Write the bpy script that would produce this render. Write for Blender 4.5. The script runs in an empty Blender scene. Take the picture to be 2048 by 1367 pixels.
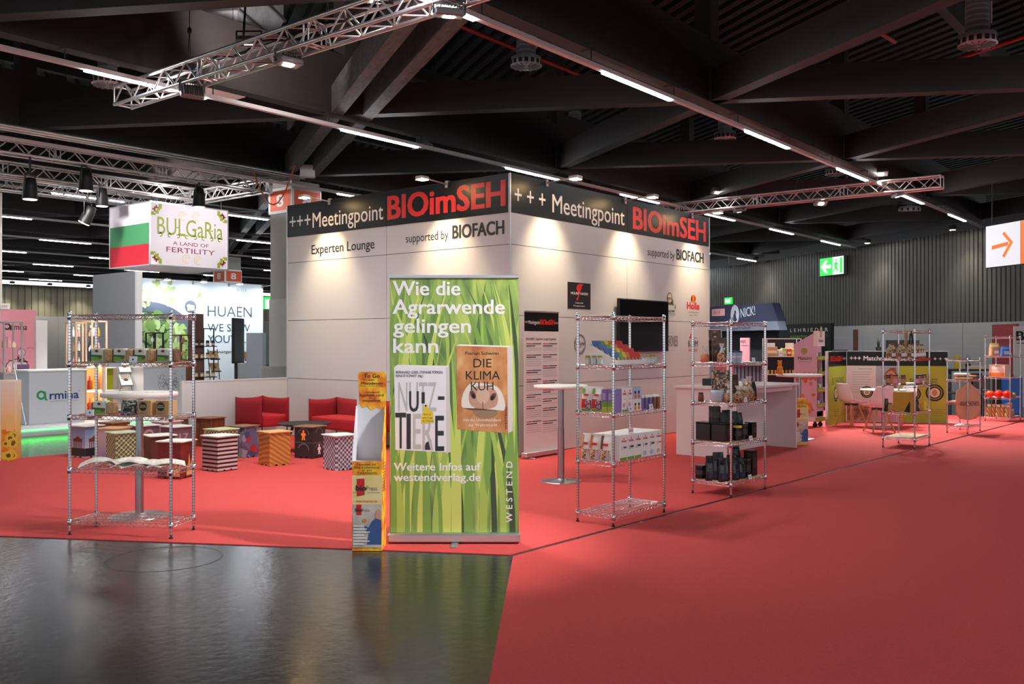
import bpy, math, random
from mathutils import Vector, Matrix

S = bpy.context.scene
C = S.collection
rnd = random.Random(11)
PI = math.pi

# ------------------------------------------------------------------ camera
FPX, U0, V0, HC = 1850.0, 1024.0, 685.0, 1.6      # focal length in pixels, principal column, horizon row, eye height
TH = math.radians(39.0)                            # view direction measured from the hall grid's X axis
FW = Vector((math.cos(TH), math.sin(TH)))
RT = Vector((math.sin(TH), -math.cos(TH)))
cam_data = bpy.data.cameras.new('camera')
cam = bpy.data.objects.new('camera', cam_data)
C.objects.link(cam)
cam.location = (0, 0, HC)
cam.rotation_euler = (PI / 2, 0, TH - PI / 2)
cam_data.sensor_width = 36.0
cam_data.lens = FPX / 2048 * 36.0
cam_data.shift_y = 1.5 / 2048
cam_data.clip_end = 300
S.camera = cam

# ------------------------------------------------------------------ exposure and world
S.view_settings.view_transform = 'Standard'
S.view_settings.look = 'None'
S.view_settings.exposure = 1.6
S.view_settings.gamma = 1.0
S.view_settings.use_curve_mapping = False
S.cycles.max_bounces = 7
S.cycles.diffuse_bounces = 4
S.cycles.sample_clamp_indirect = 6.0
w = bpy.data.worlds.new('hall_air')
S.world = w
w.use_nodes = True
w.node_tree.nodes['Background'].inputs[0].default_value = (0.90, 0.95, 1.0, 1)
w.node_tree.nodes['Background'].inputs[1].default_value = 0.42

STRIP = 22.0      # emission of the lit track lamps
FLOOD = 150.0     # watts of one truss floodlight
ARM = 92.0        # watts of one warm arm spotlight
EXPO = 34.0      # watts of one cold arm lamp on the seed booth

def spot(name, loc, target, power, color=(1, 1, 1), angle=70, blend=0.6, size=0.06, parent=None):
    l = bpy.data.lights.new(name, 'SPOT')
    l.energy = power; l.color = color; l.spot_size = math.radians(angle); l.spot_blend = blend
    l.shadow_soft_size = size
    o = bpy.data.objects.new(name, l); C.objects.link(o)
    o.location = loc
    d = Vector(target) - Vector(loc)
    o.rotation_euler = d.to_track_quat('-Z', 'Y').to_euler()
    return o

# ------------------------------------------------------------------ pixel -> place helpers (camera at the origin of the plan)
def ray(u):
    t = (u - U0) / FPX
    return FW + RT * t
def at(u, d, z=0.0):
    p = ray(u) * d
    return Vector((p.x, p.y, z))
def gp(u, v, z=0.0):
    return at(u, FPX * (HC - z) / (v - V0), z)
def onX(u, y):                       # where column u meets the vertical plane Y = y -> (X, depth)
    r = ray(u); s = y / r.y
    return s * r.x, s
def onY(u, x):                       # where column u meets the vertical plane X = x -> (Y, depth)
    r = ray(u); s = x / r.x
    return s * r.y, s
def zz(v, d):
    return HC + (V0 - v) * d / FPX

# ------------------------------------------------------------------ materials
def lin(c):
    return tuple((x / 255 / 12.92) if x / 255 <= 0.04045 else ((x / 255 + 0.055) / 1.055) ** 2.4 for x in c[:3]) + (1.0,)
_mats = {}
def mat(name, c=(200, 200, 200), rough=0.55, metal=0.0, emit=None, strength=0.0, alpha=None, spec=None, trans=0.0, bump=None, coat=0.0):
    if name in _mats: return _mats[name]
    m = bpy.data.materials.new(name); m.use_nodes = True
    nt = m.node_tree; b = nt.nodes['Principled BSDF']
    b.inputs['Base Color'].default_value = lin(c)
    b.inputs['Roughness'].default_value = rough
    b.inputs['Metallic'].default_value = metal
    if spec is not None: b.inputs['Specular IOR Level'].default_value = spec
    if emit is not None:
        b.inputs['Emission Color'].default_value = lin(emit); b.inputs['Emission Strength'].default_value = strength
    if alpha is not None: b.inputs['Alpha'].default_value = alpha
    if trans: b.inputs['Transmission Weight'].default_value = trans
    if coat: b.inputs['Coat Weight'].default_value = coat
    if bump:
        tc = nt.nodes.new('ShaderNodeTexCoord'); n = nt.nodes.new('ShaderNodeTexNoise'); bp = nt.nodes.new('ShaderNodeBump')
        n.inputs['Scale'].default_value = bump[0]; n.inputs['Detail'].default_value = 5
        bp.inputs['Strength'].default_value = bump[1]; bp.inputs['Distance'].default_value = bump[2] if len(bump) > 2 else 0.01
        nt.links.new(tc.outputs['Object'], n.inputs['Vector']); nt.links.new(n.outputs['Fac'], bp.inputs['Height'])
        nt.links.new(bp.outputs['Normal'], b.inputs['Normal'])
    _mats[name] = m
    return m
def pmat(name, kind, stops, scale=5.0, rough=0.6, metal=0.0, stretch=(1, 1, 1), rot=(0, 0, 0), distort=0.0, detail=2.0, const=False, direction='X', bumpd=0.0, rmap=None, coat=0.0):
    """A procedural pattern through a colour ramp: kind is noise / wave / checker / voronoi / grad; stops = [(pos, rgb), ...]."""
    if name in _mats: return _mats[name]
    m = bpy.data.materials.new(name); m.use_nodes = True
    nt = m.node_tree; b = nt.nodes['Principled BSDF']; L = nt.links.new
    b.inputs['Roughness'].default_value = rough; b.inputs['Metallic'].default_value = metal
    if coat: b.inputs['Coat Weight'].default_value = coat
    tc = nt.nodes.new('ShaderNodeTexCoord'); mp = nt.nodes.new('ShaderNodeMapping')
    mp.inputs['Scale'].default_value = stretch; mp.inputs['Rotation'].default_value = rot
    L(tc.outputs['Object'], mp.inputs['Vector'])
    if kind == 'noise':
        n = nt.nodes.new('ShaderNodeTexNoise'); n.inputs['Scale'].default_value = scale; n.inputs['Detail'].default_value = detail
        n.inputs['Distortion'].default_value = distort
        L(mp.outputs[0], n.inputs['Vector']); fac = n.outputs['Fac']
    elif kind == 'wave':
        n = nt.nodes.new('ShaderNodeTexWave'); n.wave_type = 'BANDS'; n.bands_direction = direction
        n.inputs['Scale'].default_value = scale; n.inputs['Distortion'].default_value = distort; n.inputs['Detail'].default_value = detail
        L(mp.outputs[0], n.inputs['Vector']); fac = n.outputs['Fac']
    elif kind == 'rings':
        n = nt.nodes.new('ShaderNodeTexWave'); n.wave_type = 'RINGS'; n.rings_direction = direction
        n.inputs['Scale'].default_value = scale; n.inputs['Distortion'].default_value = distort; n.inputs['Detail'].default_value = detail
        L(mp.outputs[0], n.inputs['Vector']); fac = n.outputs['Fac']
    elif kind == 'checker':
        n = nt.nodes.new('ShaderNodeTexChecker'); n.inputs['Scale'].default_value = scale
        L(mp.outputs[0], n.inputs['Vector']); fac = n.outputs['Fac']
    elif kind == 'voronoi':
        n = nt.nodes.new('ShaderNodeTexVoronoi'); n.inputs['Scale'].default_value = scale
        if 'Detail' in n.inputs: n.inputs['Detail'].default_value = 0
        L(mp.outputs[0], n.inputs['Vector'])
        sp = nt.nodes.new('ShaderNodeSeparateColor'); L(n.outputs['Color'], sp.inputs[0]); fac = sp.outputs[0]
    else:
        sx = nt.nodes.new('ShaderNodeSeparateXYZ'); L(mp.outputs[0], sx.inputs[0]); fac = sx.outputs['XYZ'.index(direction)]
    r = nt.nodes.new('ShaderNodeValToRGB'); e = r.color_ramp.elements
    if const: r.color_ramp.interpolation = 'CONSTANT'
    while len(e) < len(stops): e.new(0.5)
    for k, (p, c) in enumerate(stops):
        e[k].position = p; e[k].color = lin(c)
    L(fac, r.inputs[0]); L(r.outputs[0], b.inputs['Base Color'])
    if bumpd:
        bp = nt.nodes.new('ShaderNodeBump'); bp.inputs['Strength'].default_value = 0.6; bp.inputs['Distance'].default_value = bumpd
        L(fac, bp.inputs['Height']); L(bp.outputs['Normal'], b.inputs['Normal'])
    if rmap:
        mr = nt.nodes.new('ShaderNodeMapRange'); mr.inputs['To Min'].default_value = rmap[0]; mr.inputs['To Max'].default_value = rmap[1]
        L(fac, mr.inputs['Value']); L(mr.outputs[0], b.inputs['Roughness'])
    _mats[name] = m
    return m

# ------------------------------------------------------------------ mesh builder
_txt = {}
_capH = [None]
def _text_data(body, bold):
    k = (body, bold)
    if k not in _txt:
        cu = bpy.data.curves.new('glyphs', 'FONT')
        cu.body = body; cu.size = 1.0; cu.resolution_u = 3; cu.offset = bold; cu.dimensions = '2D'; cu.fill_mode = 'FRONT'
        o = bpy.data.objects.new('glyphs', cu); C.objects.link(o)
        dg = bpy.context.evaluated_depsgraph_get(); dg.update()
        me = bpy.data.meshes.new_from_object(o.evaluated_get(dg))
        _txt[k] = ([tuple(v.co) for v in me.vertices], [tuple(p.vertices) for p in me.polygons])
        bpy.data.objects.remove(o); bpy.data.curves.remove(cu); bpy.data.meshes.remove(me)
    return _txt[k]

class MB:
    def __init__(s, M=None):
        s.v, s.f, s.mi, s.sm, s.mats = [], [], [], [], []
        s.M = M or Matrix()
    def add(s, vs, fs, m, smooth=False, M=None):
        T = s.M @ M if M is not None else s.M
        b = len(s.v)
        s.v.extend(T @ Vector(p) for p in vs)
        if m not in s.mats: s.mats.append(m)
        k = s.mats.index(m)
        for f in fs:
            s.f.append(tuple(b + i for i in f)); s.mi.append(k); s.sm.append(smooth)
        return s
    def box(s, x0, y0, z0, x1, y1, z1, m, M=None):
        vs = [(x, y, z) for z in (z0, z1) for y in (y0, y1) for x in (x0, x1)]
        return s.add(vs, [(0, 2, 3, 1), (4, 5, 7, 6), (0, 1, 5, 4), (2, 6, 7, 3), (0, 4, 6, 2), (1, 3, 7, 5)], m, M=M)
    def cbox(s, x0, y0, z0, x1, y1, z1, c, m, M=None):        # box with chamfered vertical and horizontal edges
        def ring(i, z):
            return [(x0 + i, y0 + i + 0, z)]
        a = c
        lay = [(a, z0), (0, z0 + a), (0, z1 - a), (a, z1)]
        vs = []
        for i, z in lay:
            vs += [(x0 + a + i, y0 + i, z), (x1 - a - i, y0 + i, z), (x1 - i, y0 + a + i, z), (x1 - i, y1 - a - i, z),
                   (x1 - a - i, y1 - i, z), (x0 + a + i, y1 - i, z), (x0 + i, y1 - a - i, z), (x0 + i, y0 + a + i, z)]
        fs = [tuple(range(7, -1, -1)), tuple(range(24, 32))]
        for k in range(3):
            for j in range(8):
                q = (j + 1) % 8
                fs.append((k * 8 + j, k * 8 + q, k * 8 + 8 + q, k * 8 + 8 + j))
        return s.add(vs, fs, m, M=M)
    def tube(s, p0, p1, r, m, n=6, r1=None, smooth=True):
        p0, p1 = Vector(p0), Vector(p1); d = p1 - p0
        if d.length < 1e-7: return s
        z = d.normalized(); x = z.orthogonal().normalized(); y = z.cross(x); r1 = r if r1 is None else r1
        vs = []
        for p, q in ((p0, r), (p1, r1)):
            for k in range(n):
                a = 2 * PI * k / n
                vs.append(p + (x * math.cos(a) + y * math.sin(a)) * q)
        fs = [(k, (k + 1) % n, n + (k + 1) % n, n + k) for k in range(n)]
        s.add(vs, fs, m, smooth)
        s.add(vs, [tuple(range(n - 1, -1, -1)), tuple(range(n, 2 * n))], m)
        return s
    def path(s, pts, r, m, n=6):
        for a, b in zip(pts, pts[1:]): s.tube(a, b, r, m, n)
        return s
    def lathe(s, prof, m, n=20, M=None, smooth=True, cap=True):
        vs, fs = [], []
        for r, z in prof:
            for k in range(n):
                a = 2 * PI * k / n
                vs.append((r * math.cos(a), r * math.sin(a), z))
        for j in range(len(prof) - 1):
            for k in range(n):
                q = (k + 1) % n
                fs.append((j * n + k, j * n + q, j * n + n + q, j * n + n + k))
        s.add(vs, fs, m, smooth, M)
        if cap:
            e = len(prof) - 1
            s.add([vs[k] for k in range(n)], [tuple(range(n - 1, -1, -1))], m, False, M)
            s.add([vs[e * n + k] for k in range(n)], [tuple(range(n))], m, False, M)
        return s
    def ball(s, c, rx, ry, rz, m, n=12, k=8):
        prof = []
        vs, fs = [], []
        for j in range(k + 1):
            a = PI * j / k
            for i in range(n):
                b = 2 * PI * i / n
                vs.append((c[0] + rx * math.sin(a) * math.cos(b), c[1] + ry * math.sin(a) * math.sin(b), c[2] - rz * math.cos(a)))
        for j in range(k):
            for i in range(n):
                q = (i + 1) % n
                fs.append((j * n + i, j * n + q, j * n + n + q, j * n + n + i))
        return s.add(vs, fs, m, True)
    def prism(s, poly, z0, z1, m, M=None):                     # polygon in x,y pulled along z
        n = len(poly)
        vs = [(x, y, z0) for x, y in poly] + [(x, y, z1) for x, y in poly]
        fs = [tuple(range(n - 1, -1, -1)), tuple(range(n, 2 * n))] + [(k, (k + 1) % n, n + (k + 1) % n, n + k) for k in range(n)]
        return s.add(vs, fs, m, M=M)
    def loft(s, rings, m, smooth=True, mats=None):             # rings of equal point counts; mats = one material per band
        n = len(rings[0])
        for j in range(len(rings) - 1):
            s.add(list(rings[j]) + list(rings[j + 1]), [(k, (k + 1) % n, n + (k + 1) % n, n + k) for k in range(n)], mats[j] if mats else m, smooth)
        s.add(rings[0], [tuple(range(n - 1, -1, -1))], mats[0] if mats else m)
        s.add(rings[-1], [tuple(range(n))], mats[-1] if mats else m)
        return s
    # flat printing: x to the right, z up, facing -y (set M to place it); lay = distance in front of the surface
    def quad(s, x0, z0, x1, z1, m, lay=0.001):
        return s.add([(x0, -lay, z0), (x1, -lay, z0), (x1, -lay, z1), (x0, -lay, z1)], [(0, 1, 2, 3)], m)
    def poly(s, pts, m, lay=0.001):
        return s.add([(x, -lay, z) for x, z in pts], [tuple(range(len(pts)))], m)
    def disc(s, x, z, rx, rz, m, lay=0.001, n=20, a0=0.0):
        return s.poly([(x + rx * math.cos(a0 + 2 * PI * k / n), z + rz * math.sin(a0 + 2 * PI * k / n)) for k in range(n)], m, lay)
    def ring(s, x, z, ro, ri, m, lay=0.001, n=28, a0=0.0, a1=2 * PI, asp=1.0):
        vs, fs = [], []
        for k in range(n + 1):
            a = a0 + (a1 - a0) * k / n
            for r in (ri, ro):
                vs.append((x + r * math.cos(a), -lay, z + r * asp * math.sin(a)))
        for k in range(n):
            fs.append((2 * k, 2 * k + 1, 2 * k + 3, 2 * k + 2))
        return s.add(vs, fs, m)
    def text(s, body, x0, z0, wid, cap, m, lay=0.002, bold=0.0, rot=0.0, shear=0.0):
        """Lettering with its baseline at (x0, z0), cap height CAP and overall width WID (None: natural)."""
        if _capH[0] is None:
            hv = _text_data('H', 0.0)[0]; _capH[0] = max(p[1] for p in hv) - min(p[1] for p in hv)
        vs, fs = _text_data(body, 0.0)
        if not vs: return s
        lo = min(p[0] for p in vs); hi = max(p[0] for p in vs)
        ky = cap / _capH[0]; kx = ky if wid is None else wid / max(hi - lo, 1e-6)
        ca, sa = math.cos(rot), math.sin(rot)
        out = []
        for p in vs:
            x = (p[0] - lo) * kx; z = p[1] * ky; x += shear * z
            out.append((x0 + ca * x - sa * z, -lay, z0 + sa * x + ca * z))
        if bold:                                # heavier strokes: the same letters stamped around a small circle
            rb = bold * min(kx, ky)
            for q, (ex, ez) in enumerate(((-1, -1), (0, -1), (1, -1), (1, 0), (1, 1), (0, 1), (-1, 1), (-1, 0))):
                s.add([(p[0] + rb * ex, p[1] - 0.00002 * (q + 1), p[2] + rb * 0.5 * ez) for p in out], fs, m)
        return s.add(out, fs, m)
    def build(s, name, parent=None, loc=None, rz=0.0, bevel=0.0):
        me = bpy.data.meshes.new(name)
        me.from_pydata([tuple(p) for p in s.v], [], s.f)
        for m in s.mats: me.materials.append(m)
        me.polygons.foreach_set('material_index', s.mi)
        me.polygons.foreach_set('use_smooth', s.sm)
        me.update()
        o = bpy.data.objects.new(name, me); C.objects.link(o)
        if parent is not None: o.parent = parent
        if loc is not None: o.location = loc
        if rz: o.rotation_euler = (0, 0, rz)
        if bevel:
            b = o.modifiers.new('edge', 'BEVEL'); b.width = bevel; b.segments = 2; b.limit_method = 'ANGLE'
        return o

def tag(o, label=None, cat=None, group=None, kind=None):
    if label: o['label'] = label
    if cat: o['category'] = cat
    if group: o['group'] = group
    if kind: o['kind'] = kind
    return o
def thing(name, label, cat, loc=(0, 0, 0), rz=0.0, group=None):
    o = bpy.data.objects.new(name, None); C.objects.link(o)
    o.empty_display_size = 0.1
    o.location = loc; o.rotation_euler = (0, 0, rz)
    return tag(o, label, cat, group)
def copy_tree(o, parent=None):
    c = o.copy(); C.objects.link(c)
    if parent is not None: c.parent = parent
    for ch in [x for x in o.children]: copy_tree(ch, c)
    return c
def RZ(a): return Matrix.Rotation(a, 4, 'Z')
def TR(x, y, z): return Matrix.Translation((x, y, z))
def frame(p0, xdir):                    # print frame: origin p0, reading direction xdir (horizontal), facing right-hand side of it
    return Matrix.Translation(p0) @ RZ(math.atan2(xdir[1], xdir[0]))
ORD = ['first', 'second', 'third', 'fourth', 'fifth', 'sixth', 'seventh', 'eighth', 'ninth', 'tenth', 'eleventh', 'twelfth', 'thirteenth']

# shared materials
WHITE = mat('white laminate', (226, 222, 218), 0.45)
PAPER = mat('white paper', (235, 233, 230), 0.6)
BLACK = mat('matt black', (18, 17, 17), 0.5)
DARK = mat('dark grey', (45, 45, 47), 0.5)
GREY = mat('mid grey', (125, 125, 125), 0.5)
RED = mat('print red', (205, 28, 30), 0.45)
INK = mat('print ink', (35, 33, 32), 0.5)
INKG = mat('print grey ink', (110, 105, 103), 0.5)
CHROME = mat('chrome', (215, 215, 218), 0.16, 1.0)
STEEL = mat('brushed steel', (165, 165, 170), 0.3, 1.0)
ALU = mat('aluminium', (200, 200, 202), 0.32, 0.9)
WOODB = mat('raw board', (196, 160, 110), 0.6)
# ================================================================== large structure: floor, carpets, walls, roof
FLOORM = None
def floor_mat():
    m = bpy.data.materials.new('sealed dark asphalt'); m.use_nodes = True
    nt = m.node_tree; b = nt.nodes['Principled BSDF']; L = nt.links.new
    tc = nt.nodes.new('ShaderNodeTexCoord')
    n1 = nt.nodes.new('ShaderNodeTexNoise'); n1.inputs['Scale'].default_value = 1.1; n1.inputs['Detail'].default_value = 7; n1.inputs['Roughness'].default_value = 0.65
    n2 = nt.nodes.new('ShaderNodeTexNoise'); n2.inputs['Scale'].default_value = 16; n2.inputs['Detail'].default_value = 6
    for n in (n1, n2): L(tc.outputs['Object'], n.inputs['Vector'])
    r = nt.nodes.new('ShaderNodeValToRGB'); e = r.color_ramp.elements
    e[0].position = 0.3; e[0].color = lin((27, 27, 29)); e[1].position = 0.75; e[1].color = lin((46, 45, 45))
    L(n1.outputs['Fac'], r.inputs[0])
    # scuffs: thin light scratches
    w = nt.nodes.new('ShaderNodeTexVoronoi'); w.feature = 'DISTANCE_TO_EDGE'; w.inputs['Scale'].default_value = 0.45
    dv = nt.nodes.new('ShaderNodeVectorMath'); dv.operation = 'ADD'
    L(tc.outputs['Object'], dv.inputs[0]); L(n1.outputs['Color'], dv.inputs[1]); L(dv.outputs[0], w.inputs['Vector'])
    mr = nt.nodes.new('ShaderNodeMapRange'); mr.inputs['From Min'].default_value = 0.0; mr.inputs['From Max'].default_value = 0.006
    mr.inputs['To Min'].default_value = 0.35; mr.inputs['To Max'].default_value = 0.0
    L(w.outputs['Distance'], mr.inputs['Value'])
    mx = nt.nodes.new('ShaderNodeMix'); mx.data_type = 'RGBA'
    L(mr.outputs[0], mx.inputs[0]); L(r.outputs[0], mx.inputs[6]); mx.inputs[7].default_value = lin((20, 20, 21))
    L(mx.outputs[2], b.inputs['Base Color'])
    rr = nt.nodes.new('ShaderNodeMapRange'); rr.inputs['To Min'].default_value = 0.10; rr.inputs['To Max'].default_value = 0.30
    L(n2.outputs['Fac'], rr.inputs['Value']); L(rr.outputs[0], b.inputs['Roughness'])
    bp = nt.nodes.new('ShaderNodeBump'); bp.inputs['Strength'].default_value = 0.16; bp.inputs['Distance'].default_value = 0.01
    L(n2.outputs['Fac'], bp.inputs['Height']); L(bp.outputs['Normal'], b.inputs['Normal'])
    b.inputs['Specular IOR Level'].default_value = 0.42
    return m
f = MB(); f.add([(-25, -30, 0), (75, -30, 0), (75, 62, 0), (-25, 62, 0)], [(0, 1, 2, 3)], floor_mat())
tag(f.build('floor'), kind='structure')
# round cast mark in the asphalt
f = MB(); p = gp(330, 1116, 0.0005)
for k, r in enumerate((0.42, 0.40, 0.36)):
    pass
MARK = mat('cast ring mark', (28, 28, 29), 0.4)
vs, fs = [], []
for k in range(49):
    a = 2 * PI * k / 48
    for r in (0.40, 0.415): vs.append((p.x + r * math.cos(a), p.y + r * math.sin(a), 0.0008))
for k in range(48): fs.append((2 * k, 2 * k + 1, 2 * k + 3, 2 * k + 2))
f.add(vs, fs, MARK)
tag(f.build('trim_1'), kind='structure')

CARPET = pmat('red needle felt', 'noise', [(0.3, (188, 60, 59)), (0.7, (202, 69, 66))], scale=90, rough=0.95, detail=4, bumpd=0.002)
def slab(name, pts, z1, m, label, cat):
    mb = MB(); mb.prism([(q.x, q.y) for q in pts], 0.0, z1, m)
    return tag(mb.build(name), label, cat)
c0 = gp(1018, 1110); far = gp(1936, 869.6); dl = (far - c0).normalized()
le = gp(0, 1072); ld = (le - c0).normalized()
endp = c0 + dl * 17.0
left = c0 + ld * 9.0
pts = [c0, left, Vector((left.x + 0.8, 13.36, 0)), Vector((21.0, 13.36, 0)), Vector((21.0, endp.y, 0))]
pts = [pts[0]] + [c0 + dl * 16.7] + [Vector((21.0, 13.36, 0)), Vector((-1.6, 13.36, 0)), left]
slab('stand_carpet', pts, 0.006, CARPET, 'red carpet of the meeting stand under the sofas and stools', 'carpet')
off = Vector((dl.y, -dl.x, 0)) * 0.055
a0 = gp(1026, 1113); a1 = gp(978, 1367); ad = (a1 - a0).normalized()
pts = [a0, a0 + ad * 9.0, Vector((8, -14, 0)), Vector((15.4, -14, 0)), Vector((20.2, -7.0, 0)), c0 + dl * 16.5 + off]
slab('aisle_carpet', pts, 0.006, CARPET, 'red aisle carpet filling the lower right of the hall floor', 'carpet')

# ---- walls
CORR = mat('grey corrugated cladding', (88, 85, 78), 0.55)
CORRO = mat('olive corrugated cladding', (120, 114, 96), 0.5)
LOWW = mat('grey white wall lining', (176, 174, 172), 0.6)
WTRIM = mat('wall edge trim', (70, 68, 66), 0.5)
def corrugated(name, p0, p1, z0, z1, m, pitch=0.36, dep=0.06, low=None):
    p0, p1 = Vector(p0), Vector(p1); d = (p1 - p0); L = d.length; d.normalize(); nrm = Vector((-d.y, d.x, 0))
    vs, fs = [], []
    n = int(L / pitch)
    k = 0
    for i in range(n):
        for a, q in ((0, 0), (0.70, 0), (0.76, dep), (0.92, dep)):
            p = p0 + d * ((i + a) * pitch) - nrm * q
            vs += [(p.x, p.y, z0), (p.x, p.y, z1)]
    fs = [(2 * i, 2 * i + 2, 2 * i + 3, 2 * i + 1) for i in range(len(vs) // 2 - 1)]
    mb = MB(); mb.add(vs, fs, m)
    if low:
        a, b = p0 + nrm * 0.05, p1 + nrm * 0.05
        mb.add([(a.x, a.y, 0), (b.x, b.y, 0), (b.x, b.y, z0), (a.x, a.y, z0)], [(0, 1, 2, 3)], low)
        for i in range(int(L / 2.5)):
            q = p0 + d * (i * 2.5) + nrm * 0.052
            mb.add([(q.x, q.y, 0), (q.x + d.x * 0.012, q.y + d.y * 0.012, 0), (q.x + d.x * 0.012, q.y + d.y * 0.012, z0), (q.x, q.y, z0)], [(0, 1, 2, 3)], WTRIM)
    return tag(mb.build(name), kind='structure')
WR0, WRD = Vector((29.8, 6.15, 0)), Vector((7.2, 10.75, 0)).normalized()
corrugated('wall_right', WR0 - WRD * 24, WR0 + WRD * 62, 2.2, 5.0, CORR, pitch=0.17, dep=0.035, low=LOWW)
corrugated('wall_back', (64, 57, 0), (-24, 57.5, 0), 3.2, 5.05, CORRO, pitch=0.38, low=mat('grey wall lining', (132, 131, 130), 0.6))

# ---- roof: ribbed deck, main beams along X, diagonal and cross beams of the triangular grid
DECK = mat('dark ribbed deck', (13, 13, 15), 0.7)
BEAM = pmat('dark glued timber', 'noise', [(0.3, (31, 23, 21)), (0.7, (39, 29, 26))], scale=3, rough=0.65, stretch=(0.3, 3, 8), detail=4)
BEAM_LIT = pmat('timber painted as lit', 'noise', [(0.3, (52, 48, 47)), (0.7, (84, 80, 79))], scale=3, rough=0.7, stretch=(2, 6, 6), detail=5)  # the dark beam timber with the light on it painted in
mb = MB(); vs, fs = [], []
for i in range(340):
    x = -30 + i * 0.3
    for a, z in ((0, 7.6), (0.15, 7.6), (0.18, 7.75), (0.27, 7.75)):
        vs += [(x + a, -30, z), (x + a, 62, z)]
fs = [(2 * i, 2 * i + 1, 2 * i + 3, 2 * i + 2) for i in range(len(vs) // 2 - 1)]
mb.add(vs, fs, DECK, M=RZ(math.radians(-30)) @ TR(-10, 5, 0))
tag(mb.build('ceiling'), kind='structure')
ROW0, RSP = 6.23, 4.82
SIDE = RSP / math.sin(PI / 3)
BZ = 5.12
def beam(p0, p1, wd, z0, z1, m):
    p0, p1 = Vector(p0), Vector(p1); d = p1 - p0
    b = MB(); b.box(0, -wd / 2, z0, d.length, wd / 2, z1, m)
    o = b.build('ceiling_beam', loc=(p0.x, p0.y, 0), rz=math.atan2(d.y, d.x))
    return tag(o, kind='structure')
def wall_x(y): return 29.8 + (y - 6.15) * 0.67
def node(k, m): return Vector((12.44 - SIDE / 2 * k + SIDE * m, ROW0 + RSP * k, 0))
for k in range(-3, 11):
    y = ROW0 + RSP * k
    beam((-14, y + 0.14, 0), (wall_x(y) - 0.1, y + 0.14, 0), 0.22, BZ, BZ + 0.95, BEAM)
    beam((-14, y + 0.14 + RSP / 2, 0), (wall_x(y + 2.4) - 0.1, y + 0.14 + RSP / 2, 0), 0.16, 6.9, 7.3, BEAM)
for m in range(-7, 13):
    for dr, rng in ((PI / 3, 'D'), (2 * PI / 3, 'H')):
        # full diagonal line through node (0,m) clipped to the hall
        n0 = node(0, m); d = Vector((math.cos(dr), math.sin(dr), 0))
        t0, t1 = -16.5, 52.0
        a, b = n0 + d * t0, n0 + d * t1
        while t1 > t0 and (n0 + d * t1).x > wall_x((n0 + d * t1).y) - 0.3: t1 -= 0.5
        while t1 > t0 and (n0 + d * t0).x > wall_x((n0 + d * t0).y) - 0.3: t0 += 0.5
        if t1 - t0 < 3: continue
        a, b = n0 + d * t0, n0 + d * t1
        if max(a.x, b.x) < -8: continue
        if dr == PI / 3 and m in (-2, -3): continue
        if dr == PI / 3 and m == -1:      # the pair of timbers down to the hall number column, painted paler as if lit
            s = Vector((-d.y, d.x, 0)) * 0.24
            beam(a + s, b + s, 0.2, BZ + 0.006, BZ + 0.42, BEAM_LIT); beam(a - s, b - s, 0.2, BZ + 0.006, BZ + 0.42, BEAM_LIT)
        else:
            beam(a, b, 0.22, BZ + 0.01, BZ + 0.47, BEAM)
for k in range(-1, 5):
    for m in range(-2, 7):
        n = node(k, m)
        if n.x > wall_x(n.y) - 1: continue
        b = MB(); b.box(-0.13, -0.13, BZ + 0.9, 0.13, 0.13, 7.6, BEAM)
        tag(b.build('ceiling_post', loc=(n.x, n.y + 0.14, 0)), kind='structure')

# ---- hall number columns
CONC = mat('painted concrete', (158, 156, 148), 0.7, bump=(12, 0.2))
ORANGE = mat('hall sign orange', (226, 84, 38), 0.5)
SIGNW = mat('sign white', (238, 234, 230), 0.5)
def number_column(x, y, wd, zlo, zhi, top, label):
    b = MB(); b.box(0, 0, 0, wd, wd, top, CONC)
    b.box(-0.02, -0.02, 0, wd + 0.02, wd + 0.02, 2.55, LOWW)
    tag(b.build('column', loc=(x, y, 0)), kind='structure')
    t = thing('hall_number_sign', label, 'sign', (x, y, 0))
    b = MB(); e = 0.03
    b.box(-e, -e, zlo - 0.06, wd + e, wd + e, zhi + 0.06, SIGNW)
    b.M = TR(0, 0, 0); b.quad(0.04, zlo, wd - 0.0, zhi, ORANGE, e + 0.002)
    b.text('8', wd * 0.36, zlo + 0.09, wd * 0.3, zhi - zlo - 0.18, SIGNW, e + 0.006, 0.035)
    b.M = frame((0, wd, 0), (0, -1)); b.quad(0.04, zlo, wd - 0.0, zhi, ORANGE, e + 0.002)
    b.text('8', wd * 0.36, zlo + 0.09, wd * 0.3, zhi - zlo - 0.18, SIGNW, e + 0.006, 0.035)
    b.build('sign_board', t)
number_column(12.48, 16.2, 0.75, 4.47, 4.90, 5.1, 'orange hall number 8 sign on the column behind the booth')
q = at(455, 38)
number_column(q.x - 0.37, q.y - 0.37, 0.75, 4.1, 4.52, 5.1, 'small orange hall number sign above the pumpkin seed wall')

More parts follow.
